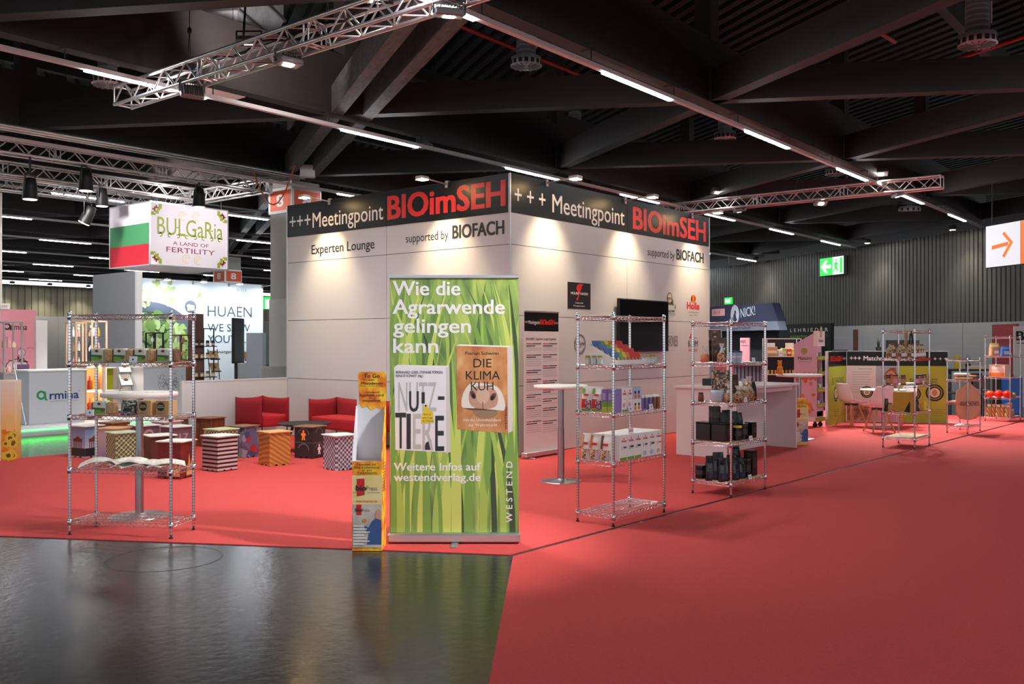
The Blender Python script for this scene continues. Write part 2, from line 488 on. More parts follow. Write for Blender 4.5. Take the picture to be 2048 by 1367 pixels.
# ---- light tracks
TRACK = mat('track housing', (205, 196, 196), 0.45)
LAMP = mat('track lamp', (255, 255, 255), 0.4, emit=(244, 248, 255), strength=STRIP)
TRK = {0: 'suspended light track crossing above the right aisle to the corrugated wall', 1: 'suspended light track passing just above the booth corner'}
HANG = mat('hanger wire', (60, 60, 62), 0.5, 0.5)
for k in range(-3, 10):
    y = ROW0 + RSP * k; x1 = wall_x(y) - 0.25; x0 = -10.0
    lab = TRK.get(k, ['suspended light track over the dark floor near the viewer', '%s light track beyond the booth, counted away from its front corner' % ORD[max(k - 2, 0)]][k > 1])
    if k < 0: lab = 'suspended light track overhead near the camera, %s row out' % ORD[-k - 1]
    t = thing('light_track', lab, 'light track', (0, y, 4.9), group='hall light tracks')
    b = MB(); b.box(x0, -0.035, 0, x1, 0.035, 0.055, TRACK)
    xx = x0 + 1.2
    while xx < x1:
        b.box(xx - 0.006, -0.006, 0.055, xx + 0.006, 0.006, BZ - 4.9 - 0.006, HANG)
        b.box(xx - 0.006, -0.006, BZ - 4.917, xx + 0.006, 0.15, BZ - 4.906, HANG)
        xx += 2.0
    b.build('housing', t)
    xx = 9.46 - 4.02 * 5
    while xx + 1.65 < x1:
        if xx > x0 and not (k == 2 and xx < 13):
            l = MB(); l.box(xx, -0.028, -0.022, xx + 1.65, 0.028, -0.001, LAMP); l.build('lamp', t)
        xx += 4.02
# ================================================================== the white meeting booth
XC, YC, BH = 9.93, 8.07, 3.945
LX, LY = 5.94, 4.95
PANEL = mat('satin white panel', (190, 189, 190), 0.36)
BAND = mat('black header print', (10, 9, 8), 0.34, spec=0.35)
TXTW = mat('header lettering white', (235, 228, 224), 0.4)
TXTR = mat('header lettering red', (214, 38, 36), 0.4)
t = thing('exhibition_booth', 'large white walled meeting booth with black header bands', 'booth', (XC, YC, 0.0065))
b = MB(); b.box(0.012, 0.012, 0, LX - 0.01, LY - 0.01, BH - 0.02, mat('panel core', (70, 62, 60), 0.7)); b.build('core_frame', t)
vx = onX(1254, YC)[0] - XC
vy = onY(773, XC)[0] - YC
G = 0.004
for r in range(4):
    z0, z1 = r * BH / 4 + (0.01 if r == 0 else G), (r + 1) * BH / 4 - G
    for a0, a1 in ((0.0, vy), (vy, LY)):
        b = MB(); b.box(0, a0 + G, z0, 0.012, a1 - G, z1, PANEL); b.build('wall_panel', t)
    for a0, a1 in ((0.0, vx), (vx, LX)):
        b = MB(); b.box(a0 + G, 0, z0, a1 - G, 0.012, z1, PANEL); b.build('wall_panel', t)
for (x, y) in ((-0.012, -0.012), (-0.012, LY - 0.012), (LX - 0.012, -0.012)):
    b = MB(); b.cbox(x + .006, y + .006, 0, x + 0.022, y + 0.022, BH + 0.004, 0.003, ALU); b.build('corner_post', t)
def lface(y):  # print frame on the left face: local x grows to the right (towards -Y)
    return frame((0, y, 0), (0, -1))
LF = frame((-0.001, LY, 0), (0, -1)); RF = frame((0, -0.001, 0), (1, 0))
def ul(u): return LY - (onY(u, XC)[0] - YC)      # column -> distance along the left face
def ur(u): return onX(u, YC)[0] - XC             # column -> distance along the right face
b = MB(LF); b.box(0.015, -0.006, 3.4, LY - vy - 0.004, 0, BH, BAND); b.build('header_panel', t)
b = MB(LF); b.box(LY - vy + 0.004, -0.006, 3.4, LY - 0.04, 0, BH, BAND); b.build('header_panel', t)
b = MB(RF); b.box(0.02, -0.006, 3.4, vx - 0.004, 0, BH, BAND); b.build('header_panel', t)
b = MB(RF); b.box(vx + 0.004, -0.006, 3.4, LX - 0.03, 0, BH, BAND); b.build('header_panel', t)
def letter(F, items):
    for (s, x0, z0, wd, cap, m, bold) in items:
        b = MB(F); b.text(s, x0, z0, wd, cap, m, 0.002 if m is INK else 0.0073, bold); b.build('lettering', t)
letter(LF, [('+++', ul(580), 3.53, ul(622) - ul(580), 0.25, TXTW, 0.0), ('Meetingpoint', ul(626), 3.515, ul(767) - ul(626), 0.245, TXTW, 0.006)])
letter(LF, [('BIOimSEH', ul(777), 3.505, ul(1010) - ul(777), 0.345, TXTR, 0.035)])
letter(LF, [('Experten Lounge', ul(623.5), 3.075, ul(749) - ul(623.5), 0.15, INK, 0.012)])
letter(LF, [('supported by', ul(812), 3.115, ul(897) - ul(812), 0.125, INK, 0.002), ('BIOFACH', ul(905.5), 3.11, ul(1008) - ul(905.5), 0.185, INK, 0.035)])
letter(RF, [('+ + +', ur(1028.5), 3.53, ur(1090) - ur(1028.5), 0.25, TXTW, 0.004), ('Meetingpoint', ur(1104), 3.505, ur(1248) - ur(1104), 0.26, TXTW, 0.006)])
letter(RF, [('BIOimSEH', ur(1266), 3.485, ur(1410) - ur(1266), 0.35, TXTR, 0.035)])
letter(RF, [('supported by', ur(1295), 3.075, ur(1349) - ur(1295), 0.13, INK, 0.002), ('BIOFACH', ur(1353), 3.075, ur(1406.5) - ur(1353), 0.18, INK, 0.035)])
def rz(u, v): return zz(v, onX(u, YC)[1])         # row -> height on the right face

# prints on the right face, each its own sticker
def sticker(label, draw, u0, u1, vt, vb):
    x0, x1 = ur(u0), ur(u1); um = (u0 + u1) / 2
    z0, z1 = rz(um, vb), rz(um, vt)
    b = MB(); b.M = TR(XC, YC, 0) @ RF
    draw(b, x0, z0, x1 - x0, z1 - z0)
    return tag(b.build('wall_sticker'), label, 'wall print', 'sponsor prints on the booth wall')
GREEND = mat('print dark olive', (92, 88, 62), 0.5); ORNG = mat('print orange', (226, 120, 40), 0.5)
def d_mount(b, x, z, w_, h):
    b.box(x, -0.004, z, x + w_, 0, z + h, BLACK)
    b.poly([(x + w_ * p, z + h * q) for p, q in ((.36, .36), (.44, .5), (.42, .66), (.36, .78), (.42, .92), (.56, .97), (.68, .94), (.60, .86), (.56, .70), (.50, .58), (.47, .46), (.42, .30))], TXTR, 0.006)
    b.text('MOUNT HAGEN', x + w_ * .13, z + h * .54, w_ * .74, h * .09, TXTW, 0.008, 0.02)
    b.text('Kaffee für', x + w_ * .33, z + h * .2, w_ * .34, h * .055, TXTW, 0.006); b.text('Feingeniesser', x + w_ * .25, z + h * .09, w_ * .5, h * .055, TXTW, 0.006)
sticker('black square poster with red feather on the booth wall', d_mount, 1135, 1180.5, 565, 617.5)
def d_wow(b, x, z, w_, h):
    b.ring(x + w_ / 2, z + h / 2, h / 2, h / 2 - .02, INKG, .004)
    b.text('Wow', x + w_ * .12, z + h * .46, w_ * .76, h * .2, INKG, .004, .04)
    b.ring(x + w_ / 2, z + h * .46, h * .14, h * .11, INKG, .004, 12, PI * 1.15, PI * 1.85)
    for k in range(7):
        a = PI * (1.2 + .6 * k / 6); b.disc(x + w_ / 2 + h * .4 * math.cos(a), z + h / 2 + h * .4 * math.sin(a), .012, .016, INKG, .004, 6)
sticker('round grey logo ring printed on the booth wall', d_wow, 1146.5, 1172.5, 668, 708)
def d_looow(b, x, z, w_, h):
    b.disc(x + w_ * .45, z + h * .74, h * .24, h * .27, GREEND, .003); b.poly([(x + w_ * .5, z + h * .5), (x + w_ * .82, z + h * .46), (x + w_ * .75, z + h * .72)], GREEND, .003)
    b.disc(x + w_ * .45, z + h * .76, h * .18, h * .2, mat('print pale olive', (196, 184, 160)), .005); b.text('BIO', x + w_ * .26, z + h * .7, w_ * .38, h * .1, GREEND, .007, .02)
    b.text('looow', x - w_ * .1, z + h * .15, w_ * 1.02, h * .15, INK, .004, .01); b.text('j', x + w_ * .9, z + h * .36, w_ * .1, h * .16, INK, .004)
    b.quad(x, z + h * .07, x + w_, z + h * .085, INK, .004); b.text('organic oils & fats', x, z, w_, h * .03, INK, .004)
sticker('olive speech bubble logo right of the wall screen', d_looow, 1329, 1351, 585, 631)
def d_holle(b, x, z, w_, h):
    b.disc(x + w_ * .5, z + h * .86, w_ * .17, h * .13, ORNG, .003, 12)
    for k in range(10):
        a = 2 * PI * k / 10; b.disc(x + w_ * .5 + w_ * .15 * math.cos(a), z + h * .86 + h * .11 * math.sin(a), .03, .035, ORNG, .004, 6)
    b.text('Holle', x, z + h * .35, w_, h * .33, TXTR, .004, .03)
    b.text('bio babynahrung', x + w_ * .1, z + h * .17, w_ * .8, h * .06, INK, .004); b.text('Seit 1933', x + w_ * .2, z + h * .02, w_ * .6, h * .06, INK, .004)
sticker('red word logo under an orange flower on the booth wall', d_holle, 1374, 1398, 591, 632)
def d_bread(b, x, z, w_, h):
    b.text('BREADNESS', x, z, w_, h * 1.0, INKG, .004, .0); b.quad(x + w_ * .1, z + h * 1.3, x + w_ * .7, z + h * 1.32, INKG, .004)
    b.text('snack better', x + w_ * .05, z - h * .42, w_ * .8, h * .07, INKG, .004)
sticker('tall narrow grey lettering below the olive bubble logo', d_bread, 1330, 1355, 671, 692)
def d_keim(b, x, z, w_, h):
    b.poly([(x + w_ * .08, z + h * .68), (x + w_ * .3, z + h * .98), (x + w_ * .34, z + h * .74), (x + w_ * .2, z + h * .66)], TXTR, .003)
    b.poly([(x + w_ * .2, z + h * .78), (x + w_ * .34, z + h * .93), (x + w_ * .36, z + h * .72)], ORNG, .005)
    b.text('Matthias', x + w_ * .35, z + h * .67, w_ * .6, h * .07, INK, .004); b.text('KEIM', x, z + h * .25, w_, h * .32, INK, .004, .0); b.text('BÄCKEREI', x + w_ * .02, z + h * .02, w_ * .95, h * .12, TXTR, .004)
sticker('bakery logo with small flame low on the booth wall', d_keim, 1376.5, 1395, 663, 703)

# wall screen
x0, x1 = ur(1229.3), ur(1328); za, zb = rz(1328, 602.8), rz(1328, 702)
t = thing('wall_screen', 'large black wall screen on the booth behind the grocery rack', 'screen', (XC + (x0 + x1) / 2, YC - 0.06, 0))
hw = (x1 - x0) / 2
b = MB(); b.cbox(-hw, -0.03, zb, hw, 0.02, za, 0.006, BLACK); b.build('bezel', t)
b = MB(); b.box(-hw + 0.02, -0.033, zb + 0.02, hw - 0.02, -0.029, za - 0.02, mat('dark glass', (6, 6, 8), 0.12)); b.build('glass', t)
b = MB(); b.box(-0.3, 0.015, (za + zb) / 2 - 0.2, 0.3, 0.058, (za + zb) / 2 + 0.2, DARK); b.build('mount', t)

# low side wall
t = thing('low_wall', 'low white partition joined to the left end of the booth', 'partition', (XC - 1.98, YC + LY, 0.0065))
b = MB()
b.box(0, -0.02, 0.01, 1.97, 0.02, 0.975, PANEL); b.build('wall_panel', t)
b = MB(); b.box(0, -0.025, 0.975, 1.97, 0.025, 1.0, PANEL); b.build('top_rail', t)
b = MB(); b.box(-0.03, -0.025, 0, 0.0, 0.025, 1.0, PANEL); b.build('corner_post', t)

# warm arm lamps
WARM = mat('warm lamp', (255, 230, 190), 0.4, emit=(255, 214, 150), strength=40)
ARMM = mat('lamp arm', (170, 160, 156), 0.4, 0.5)
def arm_lamp(base, d, label, col=(1.0, 0.78, 0.50), pw=ARM, tgt=1.5, group='arm lamps on the booth wall', lampm=None, L=0.52, angle=78):
    t = thing('arm_spotlight', label, 'spotlight', base, math.atan2(d[1], d[0]), group)
    b = MB(); b.tube((0.0, 0, 0.0), (L, 0, 0.03), 0.012, ARMM); b.box(-0.03, -0.025, -0.05, 0.02, 0.025, 0.05, ARMM); b.build('arm', t)
    b = MB(); b.cbox(L - 0.08, -0.07, -0.0, L + 0.08, 0.07, 0.05, 0.012, ARMM); b.build('lamp_head', t)
    b = MB(); b.box(L - 0.065, -0.06, -0.008, L + 0.065, 0.06, -0.001, lampm or WARM); b.build('lens', t)
    p = Vector(base) + Vector((d[0], d[1], 0)) * L
    spot('arm_beam', p - Vector((0, 0, 0.03)), p - Vector((d[0], d[1], 0)) * L * 0.9 - Vector((0, 0, tgt)), pw, col, angle, 1.0, 0.05)
for u, n in ((660, 'left'), (895, 'middle')):
    arm_lamp((XC - 0.006, onY(u, XC)[0], BH - 0.03), (-1, 0), {'left': 'warm arm lamp above the left part of the booth front', 'middle': 'warm arm lamp above the red lettering left of the booth corner'}[n])
for u, n in ((1092, 'warm arm lamp above the plus signs right of the booth corner'), (1249, 'warm arm lamp at the panel seam in the middle of the right booth face'), (1383, 'warm arm lamp above the red lettering at the far end of the booth')):
    arm_lamp((onX(u, YC)[0], YC - 0.006, BH - 0.03), (0, -1), n)

# ================================================================== trusses
TRUSS = mat('truss aluminium', (206, 200, 200), 0.34, 0.85)
def truss_mesh(L, s=0.24, r=0.024, step=0.24, rb=0.011):
    h = s / 2; b = MB(); cs = [(-h, -h), (h, -h), (h, h), (-h, h)]
    for y, z in cs: b.tube((0, y, z), (L, y, z), r, TRUSS, 8)
    n = max(2, int(L / step))
    for k in range(n):
        a0, a1 = L * k / n, L * (k + 1) / n
        for i in range(4):
            p, q = cs[i], cs[(i + 1) % 4]
            if (k + i) % 2: p, q = q, p
            b.tube((a0, p[0], p[1]), (a1, q[0], q[1]), rb, TRUSS, 5)
    x = 0.0
    while x <= L + 0.01:
        for i in range(4):
            p, q = cs[i], cs[(i + 1) % 4]
            for e in ((0,) if x < 0.1 or x > L - 0.1 else (-0.04, 0.04)):
                b.tube((min(max(x + e, 0), L), p[0], p[1]), (min(max(x + e, 0), L), q[0], q[1]), rb, TRUSS, 5)
        x += 2.0 if L - x > 2.4 or L - x < 0.01 else max(L - x, 0.02)
    return b
def truss(p0, p1, label, hangers=(), group=None):
    p0, p1 = Vector(p0), Vector(p1); d = p1 - p0
    t = thing('lighting_truss', label, 'truss', p0, math.atan2(d.y, d.x), group)
    truss_mesh(d.length).build('lattice_frame', t)
    for x in hangers:
        b = MB(); top = 7.55 - p0.z
        b.tube((x, 0, 0.55), (x, 0, top), 0.006, HANG, 5)
        b.tube((x - 0.16, 0.12, 0.14), (x, 0, 0.55), 0.006, HANG, 5); b.tube((x + 0.16, -0.12, 0.14), (x, 0, 0.55), 0.006, HANG, 5)
        b.ball((x, 0, 0.55), 0.03, 0.03, 0.05, DARK, 8, 6); b.build('hanger', t)
    return t
FL_LENS = mat('flood lens', (255, 255, 255), 0.3, emit=(255, 250, 240), strength=60)
HOUS = mat('flood housing', (120, 116, 116), 0.45, 0.4)
def flood(p, tgt, label, pw=FLOOD, on=True, angle=100, col=(1, 0.96, 0.92)):
    p = Vector(p); d = (Vector(tgt) - p)
    t = thing('floodlight', label, 'floodlight', p, math.atan2(d.y, d.x), 'truss floodlights')
    el = math.atan2(d.z, math.hypot(d.x, d.y))
    R = Matrix.Rotation(-el, 4, 'Y')
    b = MB(R); b.cbox(-0.05, -0.14, -0.09, 0.02, 0.14, 0.09, 0.012, HOUS)
    for k in range(9): b.box(-0.08, -0.12 + k * 0.029, -0.08, -0.05, -0.116 + k * 0.029, 0.08, HOUS)
    b.build('housing', t)
    b = MB(R); b.box(0.02, -0.05, -0.04, 0.026, 0.05, 0.04, FL_LENS if on else GREY); b.build('lens', t)
    b = MB(); b.tube((-0.02, 0.15, 0), (-0.02, 0.15, 0.13), 0.01, DARK); b.tube((-0.02, -0.15, 0), (-0.02, -0.15, 0.13), 0.01, DARK); b.tube((-0.02, -0.15, 0.13), (-0.02, 0.15, 0.13), 0.01, DARK); b.build('yoke', t)
    if on and pw > 0: spot('flood_beam', p + d.normalized() * 0.06, tgt, pw, col, angle, 0.8, 0.12)
    return t
TZ = 4.885
T1 = truss((6.35, 11.85, TZ), (6.35, -1.5, TZ), 'long lighting truss crossing the upper left towards the viewer', (1.6, 4.2, 6.6, 9.0))
T2 = truss((20.2, 5.06, TZ), (20.2, 11.9, TZ), 'lighting truss hanging right of the booth over the far aisle', (1.4, 3.0, 4.6, 6.2))
for (y, tg, lab) in ((11.3, (7.6, 11.8, 0), 'floodlight at the outer end of the upper left truss'), (9.4, (7.9, 10.4, 0.2), 'floodlight with a raised housing over the middle of the upper left truss'), (7.2, (6.9, 7.5, 0), 'floodlight on top of the upper left truss near its second hanger')):
    flood((6.62, y, TZ + 0.30), tg, lab, FLOOD * 0.76, True, 115)
for (y, tg, lab) in ((10.2, (8.6, 17.2, 0.6), 'small lit lamp under the upper left truss by the white panel'), (8.3, (6.3, 8.0, 0), 'grey lamp inside the upper left truss'), (5.9, (6.8, 6.5, 0), 'lit lamp below the upper left truss nearest the viewer')):
    flood((6.35, y, TZ - 0.22), tg, lab, FLOOD * (1.5 if y > 10 else 0.5), True, 62 if y > 10 else 110)
flood((6.35, 1.3, TZ - 0.24), (5.25, 4.85, 1.1), 'added unseen floodlight on the upper left truss close above the viewer', FLOOD * 3.6, True, 42)  # unseen flood added to brighten the front of the big banner
for (u, tg, lab) in ((1442, (19.0, 8.5, 0), 'floodlight on the far end of the truss right of the booth'), (1480, (21.5, 9, 0), 'lit lamp beside the second hanger of the truss right of the booth'), (1642, (18.3, 5.6, 0), 'floodlight near the middle of the truss right of the booth'), (1768, (17.6, 5.2, 0), 'floodlight standing above the near end of the right truss'), (1796, (21, 5.0, 0), 'lamp at the bare near end of the right truss'), (1362, (23, 11, 0), 'lit lamp on the right truss just above the booth edge')):
    y = onY(u, 20.2)[0]
    flood((20.0 if u in (1442, 1768) else 20.2, y, TZ + 0.27 if u in (1442, 1768) else TZ - 0.2), tg, lab, FLOOD * 3.4, True, 72)
TA = truss((3.5, 16.3, TZ), (11.66, 16.3, TZ), 'nearest of the lattice trusses over the Bulgaria stand', (4.2, 7.6))
TB = truss((3.5, 18.4, TZ), (11.5, 18.4, TZ), 'middle lattice truss over the Bulgaria stand, brightly lit', (4.0,))
TC = truss((3.5, 20.3, TZ), (11.66, 20.3, TZ), 'farthest lattice truss over the Bulgaria stand', (4.0,))
TD = truss((11.78, 16.2, TZ), (11.78, 20.45, TZ), 'bright cross truss joining the Bulgaria stand trusses', ())
b = MB(); b.box(11.92, 16.22, TZ - 0.14, 12.0, 16.36, TZ + 0.16, SIGNW)
tag(b.build('junction_box'), 'white box at the end of the nearest Bulgaria truss', 'box')
def can(u, v, y, label, tilt=0.0, lit=False):
    X, d = onX(u, y); z = zz(v, d)
    t = thing('stage_spotlight', label, 'spotlight', (X, y, z), 0.6, 'black spotlights on the Bulgaria truss')
    R = Matrix.Rotation(tilt, 4, 'X')
    b = MB(R); b.lathe([(0.02, 0.2), (0.09, 0.18), (0.11, 0.05), (0.12, -0.14), (0.13, -0.17)], BLACK, 14); b.build('lamp_body', t)
    b = MB(R); b.lathe([(0.11, -0.175), (0.11, -0.18)], FL_LENS if lit else mat('dim lens', (190, 190, 190), 0.2, emit=(255, 250, 240), strength=1.5), 14); b.build('lens', t)
    b = MB(); b.tube((0.14, 0, 0), (0.14, 0, 0.25), 0.012, BLACK); b.tube((-0.14, 0, 0), (-0.14, 0, 0.25), 0.012, BLACK); b.tube((-0.14, 0, 0.25), (0.14, 0, 0.25), 0.012, BLACK); b.tube((0, 0, 0.25), (0, 0, max(TZ - z - 0.1, 0.27)), 0.02, BLACK); b.build('yoke', t)
    if lit: spot('stage_beam', (X, y, z - 0.22), (X + 0.3, y - 0.3, 0), 160, (1, 0.97, 0.93), 80, 0.6, 0.08)
can(60, 378, 16.2, 'black spotlight hanging at the left of the nearest Bulgaria truss'); can(172, 362, 16.2, 'black spotlight above the left side of the Bulgaria cube')
can(204, 395, 18.3, 'black spotlight close to the flag side of the Bulgaria cube'); can(398, 396, 16.2, 'black spotlight in front of the right side of the Bulgaria cube'); can(176, 430, 18.3, 'glowing lamp hanging low left of the Bulgaria cube', 0.5, True)
for (x, y) in ((9.0, 17.2), (10.6, 18.0)): spot('stand_fill', (x, y, TZ - 0.3), (x + 0.2, y + 0.2, 0), 190, (1, 0.97, 0.93), 90, 0.6, 0.1)  # added fill spots over the stand, no lamp bodies
spot('cube_fill', (11.2, 15.6, 4.6), (11.0, 17.68, 3.8), 58, (1, .97, .98), 80, .6, .1); spot('cube_fill', (8.2, 17.6, 4.55), (10.05, 18.5, 3.8), 80, (1, .97, .98), 80, .6, .1)  # added spots that brighten the cube faces, without fixtures
spot('truss_fill', (10.4, 18.2, 4.55), (11.7, 18.2, 5.2), 100, (1, 0.98, 0.96), 120, 0.6, 0.1)  # added fill to brighten the cross truss, no fixture

spot('duct_fill', (6.9, 9.6, 5.35), (9.0, 12.0, 6.9), 130, (1, .96, .93), 100, .8, .1)  # added fill aimed up at the air duct, no fixture of its own
# ================================================================== ducts and things under the roof
DUCT = pmat('spiral duct', 'wave', [(0.2, (110, 110, 116)), (0.6, (160, 160, 166)), (0.9, (120, 120, 126))], scale=2.2, rough=0.4, metal=0.15, direction='Z')
GALV = pmat('galvanised sheet', 'noise', [(0.3, (176, 174, 178)), (0.7, (212, 210, 214))], scale=5, rough=0.4, metal=0.1, detail=5)
def diffuser(u, vb, d, label, R=0.26, L=1.2):
    z = zz(vb, d); p = at(u, d, z)
    L = 7.58 - z
    t = thing('air_diffuser', label, 'air vent', p, 0.3, 'round ceiling air outlets')
    b = MB(); b.lathe([(R * .62, 0.16), (R * .62, L)], DUCT, 20); b.build('duct_pipe', t)
    b = MB(); b.lathe([(R * .55, 0.0), (R, 0.01), (R, 0.1), (R * .95, 0.11), (R * .95, 0.15), (R * .6, 0.17)], GALV, 24)
    for k in range(16): b.M = RZ(2 * PI * k / 16); b.box(R * .2, -0.008, -0.012, R * .92, 0.008, 0.002, GREY)
    b.M = Matrix()
    for k in range(16): b.M = RZ(2 * PI * k / 16); b.box(R * .99, -0.03, 0.02, R * 1.01, 0.03, 0.09, DARK)
    b.build('outlet', t)
    b = MB(TR(0, -R * .62 - 0.002, 0) ); b.box(-0.08, -0.004, 0.3, 0.06, 0.004, 0.6, SIGNW); b.build('data_plate', t).rotation_euler = (0, 0, 0.5)
diffuser(1052, 134, 15.2, 'round air outlet on a duct above the booth corner')
diffuser(1955, 92, 12.6, 'round air outlet in the top right corner', 0.25, 1.4)
diffuser(1450, 279, 19.5, 'round air outlet behind the right light track', 0.23, 1.0)
diffuser(845, 301, 21.0, 'round air outlet low behind the track left of the booth corner', 0.24, 0.5)
diffuser(215, 171, 13.6, 'round air outlet half behind the upper left truss end', 0.22, 0.9)
diffuser(1150, 397, 24.0, 'round air outlet just over the booth header', 0.26, 0.7)
diffuser(1670, 350, 25.0, 'round air outlet above the right truss', 0.26, 0.9)
diffuser(1815, 425, 27.0, 'far air outlet right of the light tracks', 0.4, 0.5)
# big rectangular air duct
t = thing('air_duct', 'large folded sheet metal air duct at the top left', 'air duct', at(458, 14.5, 6.45), 0.55)
b = MB(); b.loft([[(-0.7, -0.45, -0.35), (0.7, -0.45, -0.35), (0.7, 0.45, -0.35), (-0.7, 0.45, -0.35)], [(-0.7, -0.45, 0.1), (0.7, -0.45, 0.1), (0.7, 0.45, 0.1), (-0.7, 0.45, 0.1)], [(-1.0, -0.5, 0.5), (1.0, -0.5, 0.5), (1.0, 0.5, 0.5), (-1.0, 0.5, 0.5)], [(-1.0, -0.5, 1.12), (1.0, -0.5, 1.12), (1.0, 0.5, 1.12), (-1.0, 0.5, 1.12)]], GALV, False); b.build('duct_body', t)
b = MB()
for z in (-0.34, 0.1, 0.52):
    x = 0.72 if z < 0.5 else 1.02; y = 0.47 if z < 0.5 else 0.52
    for s in (-1, 1): b.box(-x, s * y - 0.02, z - 0.02, x, s * y + 0.02, z + 0.02, ALU); b.box(s * x - 0.02, -y, z - 0.02, s * x + 0.02, y, z + 0.02, ALU)
b.build('flange', t)
# acoustic / heater panels and detectors
def ceil_panel(u, v, d, sx, sy, label, m=SIGNW, rz=0.0, th=0.04):
    z = zz(v, d); t = thing('hanging_fixture', label, 'ceiling fixture', at(u, d, z), rz)
    b = MB(); b.cbox(-sx, -sy, 0, sx, sy, th, 0.01, m); b.build('panel_body', t)
    b = MB()
    for s in (-1, 1): b.tube((s * sx * .8, 0, th), (s * sx * .8, 0, 7.55 - z), 0.005, HANG, 5)
    b.build('hanger', t)
ceil_panel(422, 186, 13.1, 0.45, 0.2, 'white flat panel behind the upper left truss')
ceil_panel(305, 243, 15.5, 0.16, 0.16, 'small pale emergency lamp below the upper left truss')
ceil_panel(1700, 76, 13.0, 0.13, 0.1, 'small pale emergency lamp on the beam at upper right')
ceil_panel(845, 181, 19.0, 0.5, 0.2, 'pale air grille under the roof left of the booth corner', GREY)
for (u, v, d, lab) in ((600, 375, 21, 'white speaker box beside the hall number column'), ):
    b = MB(); z = zz(v, d); b.cbox(-0.15, -0.1, -0.12, 0.15, 0.1, 0.12, 0.01, SIGNW); b.tube((0, 0, .1), (0, 0, .33), .015, HANG)
    o = tag(b.build('speaker_box', loc=at(615, 19.0, z), rz=-0.7), lab, 'speaker')
REDP = mat('red sprinkler pipe', (170, 24, 22), 0.45)
def pipe(p0, p1, label, r=0.035, m=REDP, name='sprinkler_pipe'):
    b = MB(); b.tube(p0, p1, r, m, 8)
    if name == 'sprinkler_pipe':
        for q in (.1, .5, .9):
            c = Vector(p0).lerp(Vector(p1), q); b.tube(c, (c.x, c.y, 7.585), .006, HANG, 5)
    tag(b.build(name), label, 'pipe', 'pipes under the roof')
def at_z(u, v, z):
    d = (z - HC) * FPX / (V0 - v); return at(u, d, z)
pipe(at_z(890, 40, 6.9), at_z(1210, 172, 6.9), 'red sprinkler pipe behind the air outlet above the booth corner')
pipe(at_z(1735, 50, 6.9), at_z(1790, 84, 6.9), 'short red sprinkler pipe at upper right beside the beam')
pipe(at_z(1910, 120, 6.9), at_z(2060, 70, 6.9), 'red sprinkler pipe passing under the top right air outlet')
pipe(at_z(770, 140, 6.9), at_z(880, 175, 6.9), 'red sprinkler pipe behind the pale timbers')
pipe(at_z(176, 0, 6.9), at_z(198, 70, 6.9), 'red sprinkler pipe dropping at the top left')
pipe((-6, 15.55, 5.06), (12.3, 15.55, 5.06), 'long pale pipe running above the Bulgaria trusses', 0.05, ALU, 'cable_pipe')
pipe((-6, 15.72, 5.05), (12.3, 15.72, 5.05), 'lower pale pipe running above the Bulgaria trusses', 0.04, ALU, 'cable_pipe')
# cable loops
def cable(pts, label, m, r=0.012):
    b = MB(); b.path(pts, r, m, 6); tag(b.build('cable'), label, 'cable')
p0, p1 = at(505, 18.6, 5.09), at(590, 18.2, 5.09)
cable([p0.lerp(p1, k / 10) - Vector((0, 0, 0.75 * math.sin(PI * k / 10))) for k in range(11)], 'orange cable loop sagging beside the pale timbers', mat('orange cable', (190, 84, 44), 0.5), 0.014)
cable([Vector((6.45, 11.0 - 0.25 * k, TZ + 0.14 + 0.05 * math.sin(k * 1.7))) for k in range(18)], 'black power cable lying along the upper left truss', BLACK, 0.014)
cable([Vector((6.5, 9.3, 7.5)), Vector((6.5, 9.25, 6.2)), Vector((6.46, 9.3, TZ + 0.2))], 'black cable dropping to the upper left truss', BLACK, 0.014)
# ================================================================== chrome wire racks
POST = pmat('grooved chrome post', 'wave', [(0.0, (222, 222, 226)), (0.88, (222, 222, 226)), (0.97, (120, 118, 120))], scale=12.4, rough=0.2, metal=1.0, direction='Z')
RUB = mat('rubber foot', (25, 25, 25), 0.8)
def wire_shelf(L, W, dense=0.035):
    b = MB(); e = 0.018
    for z in (0.0, -0.032):
        b.path([(e, 0, z), (L - e, 0, z)], 0.0034, CHROME, 6); b.path([(e, W, z), (L - e, W, z)], 0.0034, CHROME, 6)
        b.path([(0, e, z), (0, W - e, z)], 0.0034, CHROME, 6); b.path([(L, e, z), (L, W - e, z)], 0.0034, CHROME, 6)
    def zig(p, q):
        p, q = Vector(p), Vector(q); n = max(4, int((q - p).length / 0.028))
        pts = [p.lerp(q, k / n) + Vector((0, 0, 0 if k % 2 else -0.032)) for k in range(n + 1)]
        b.path(pts, 0.0022, CHROME, 4)
    zig((e, 0, 0), (L - e, 0, 0)); zig((e, W, 0), (L - e, W, 0)); zig((0, e, 0), (0, W - e, 0)); zig((L, e, 0), (L, W - e, 0))
    n = int(L / dense)
    for k in range(1, n): b.tube((L * k / n, 0, 0.001), (L * k / n, W, 0.001), 0.0021, CHROME, 4)
    for k in (1, 2):
        b.tube((0, W * k / 3, -0.004), (L, W * k / 3, -0.004), 0.003, CHROME, 5)
    for x in (0, L):
        for y in (0, W):
            b.lathe([(0.016, -0.04), (0.021, -0.036), (0.019, 0.012), (0.016, 0.014)], CHROME, 12, TR(x, y, 0))
    return b
class Rack: pass
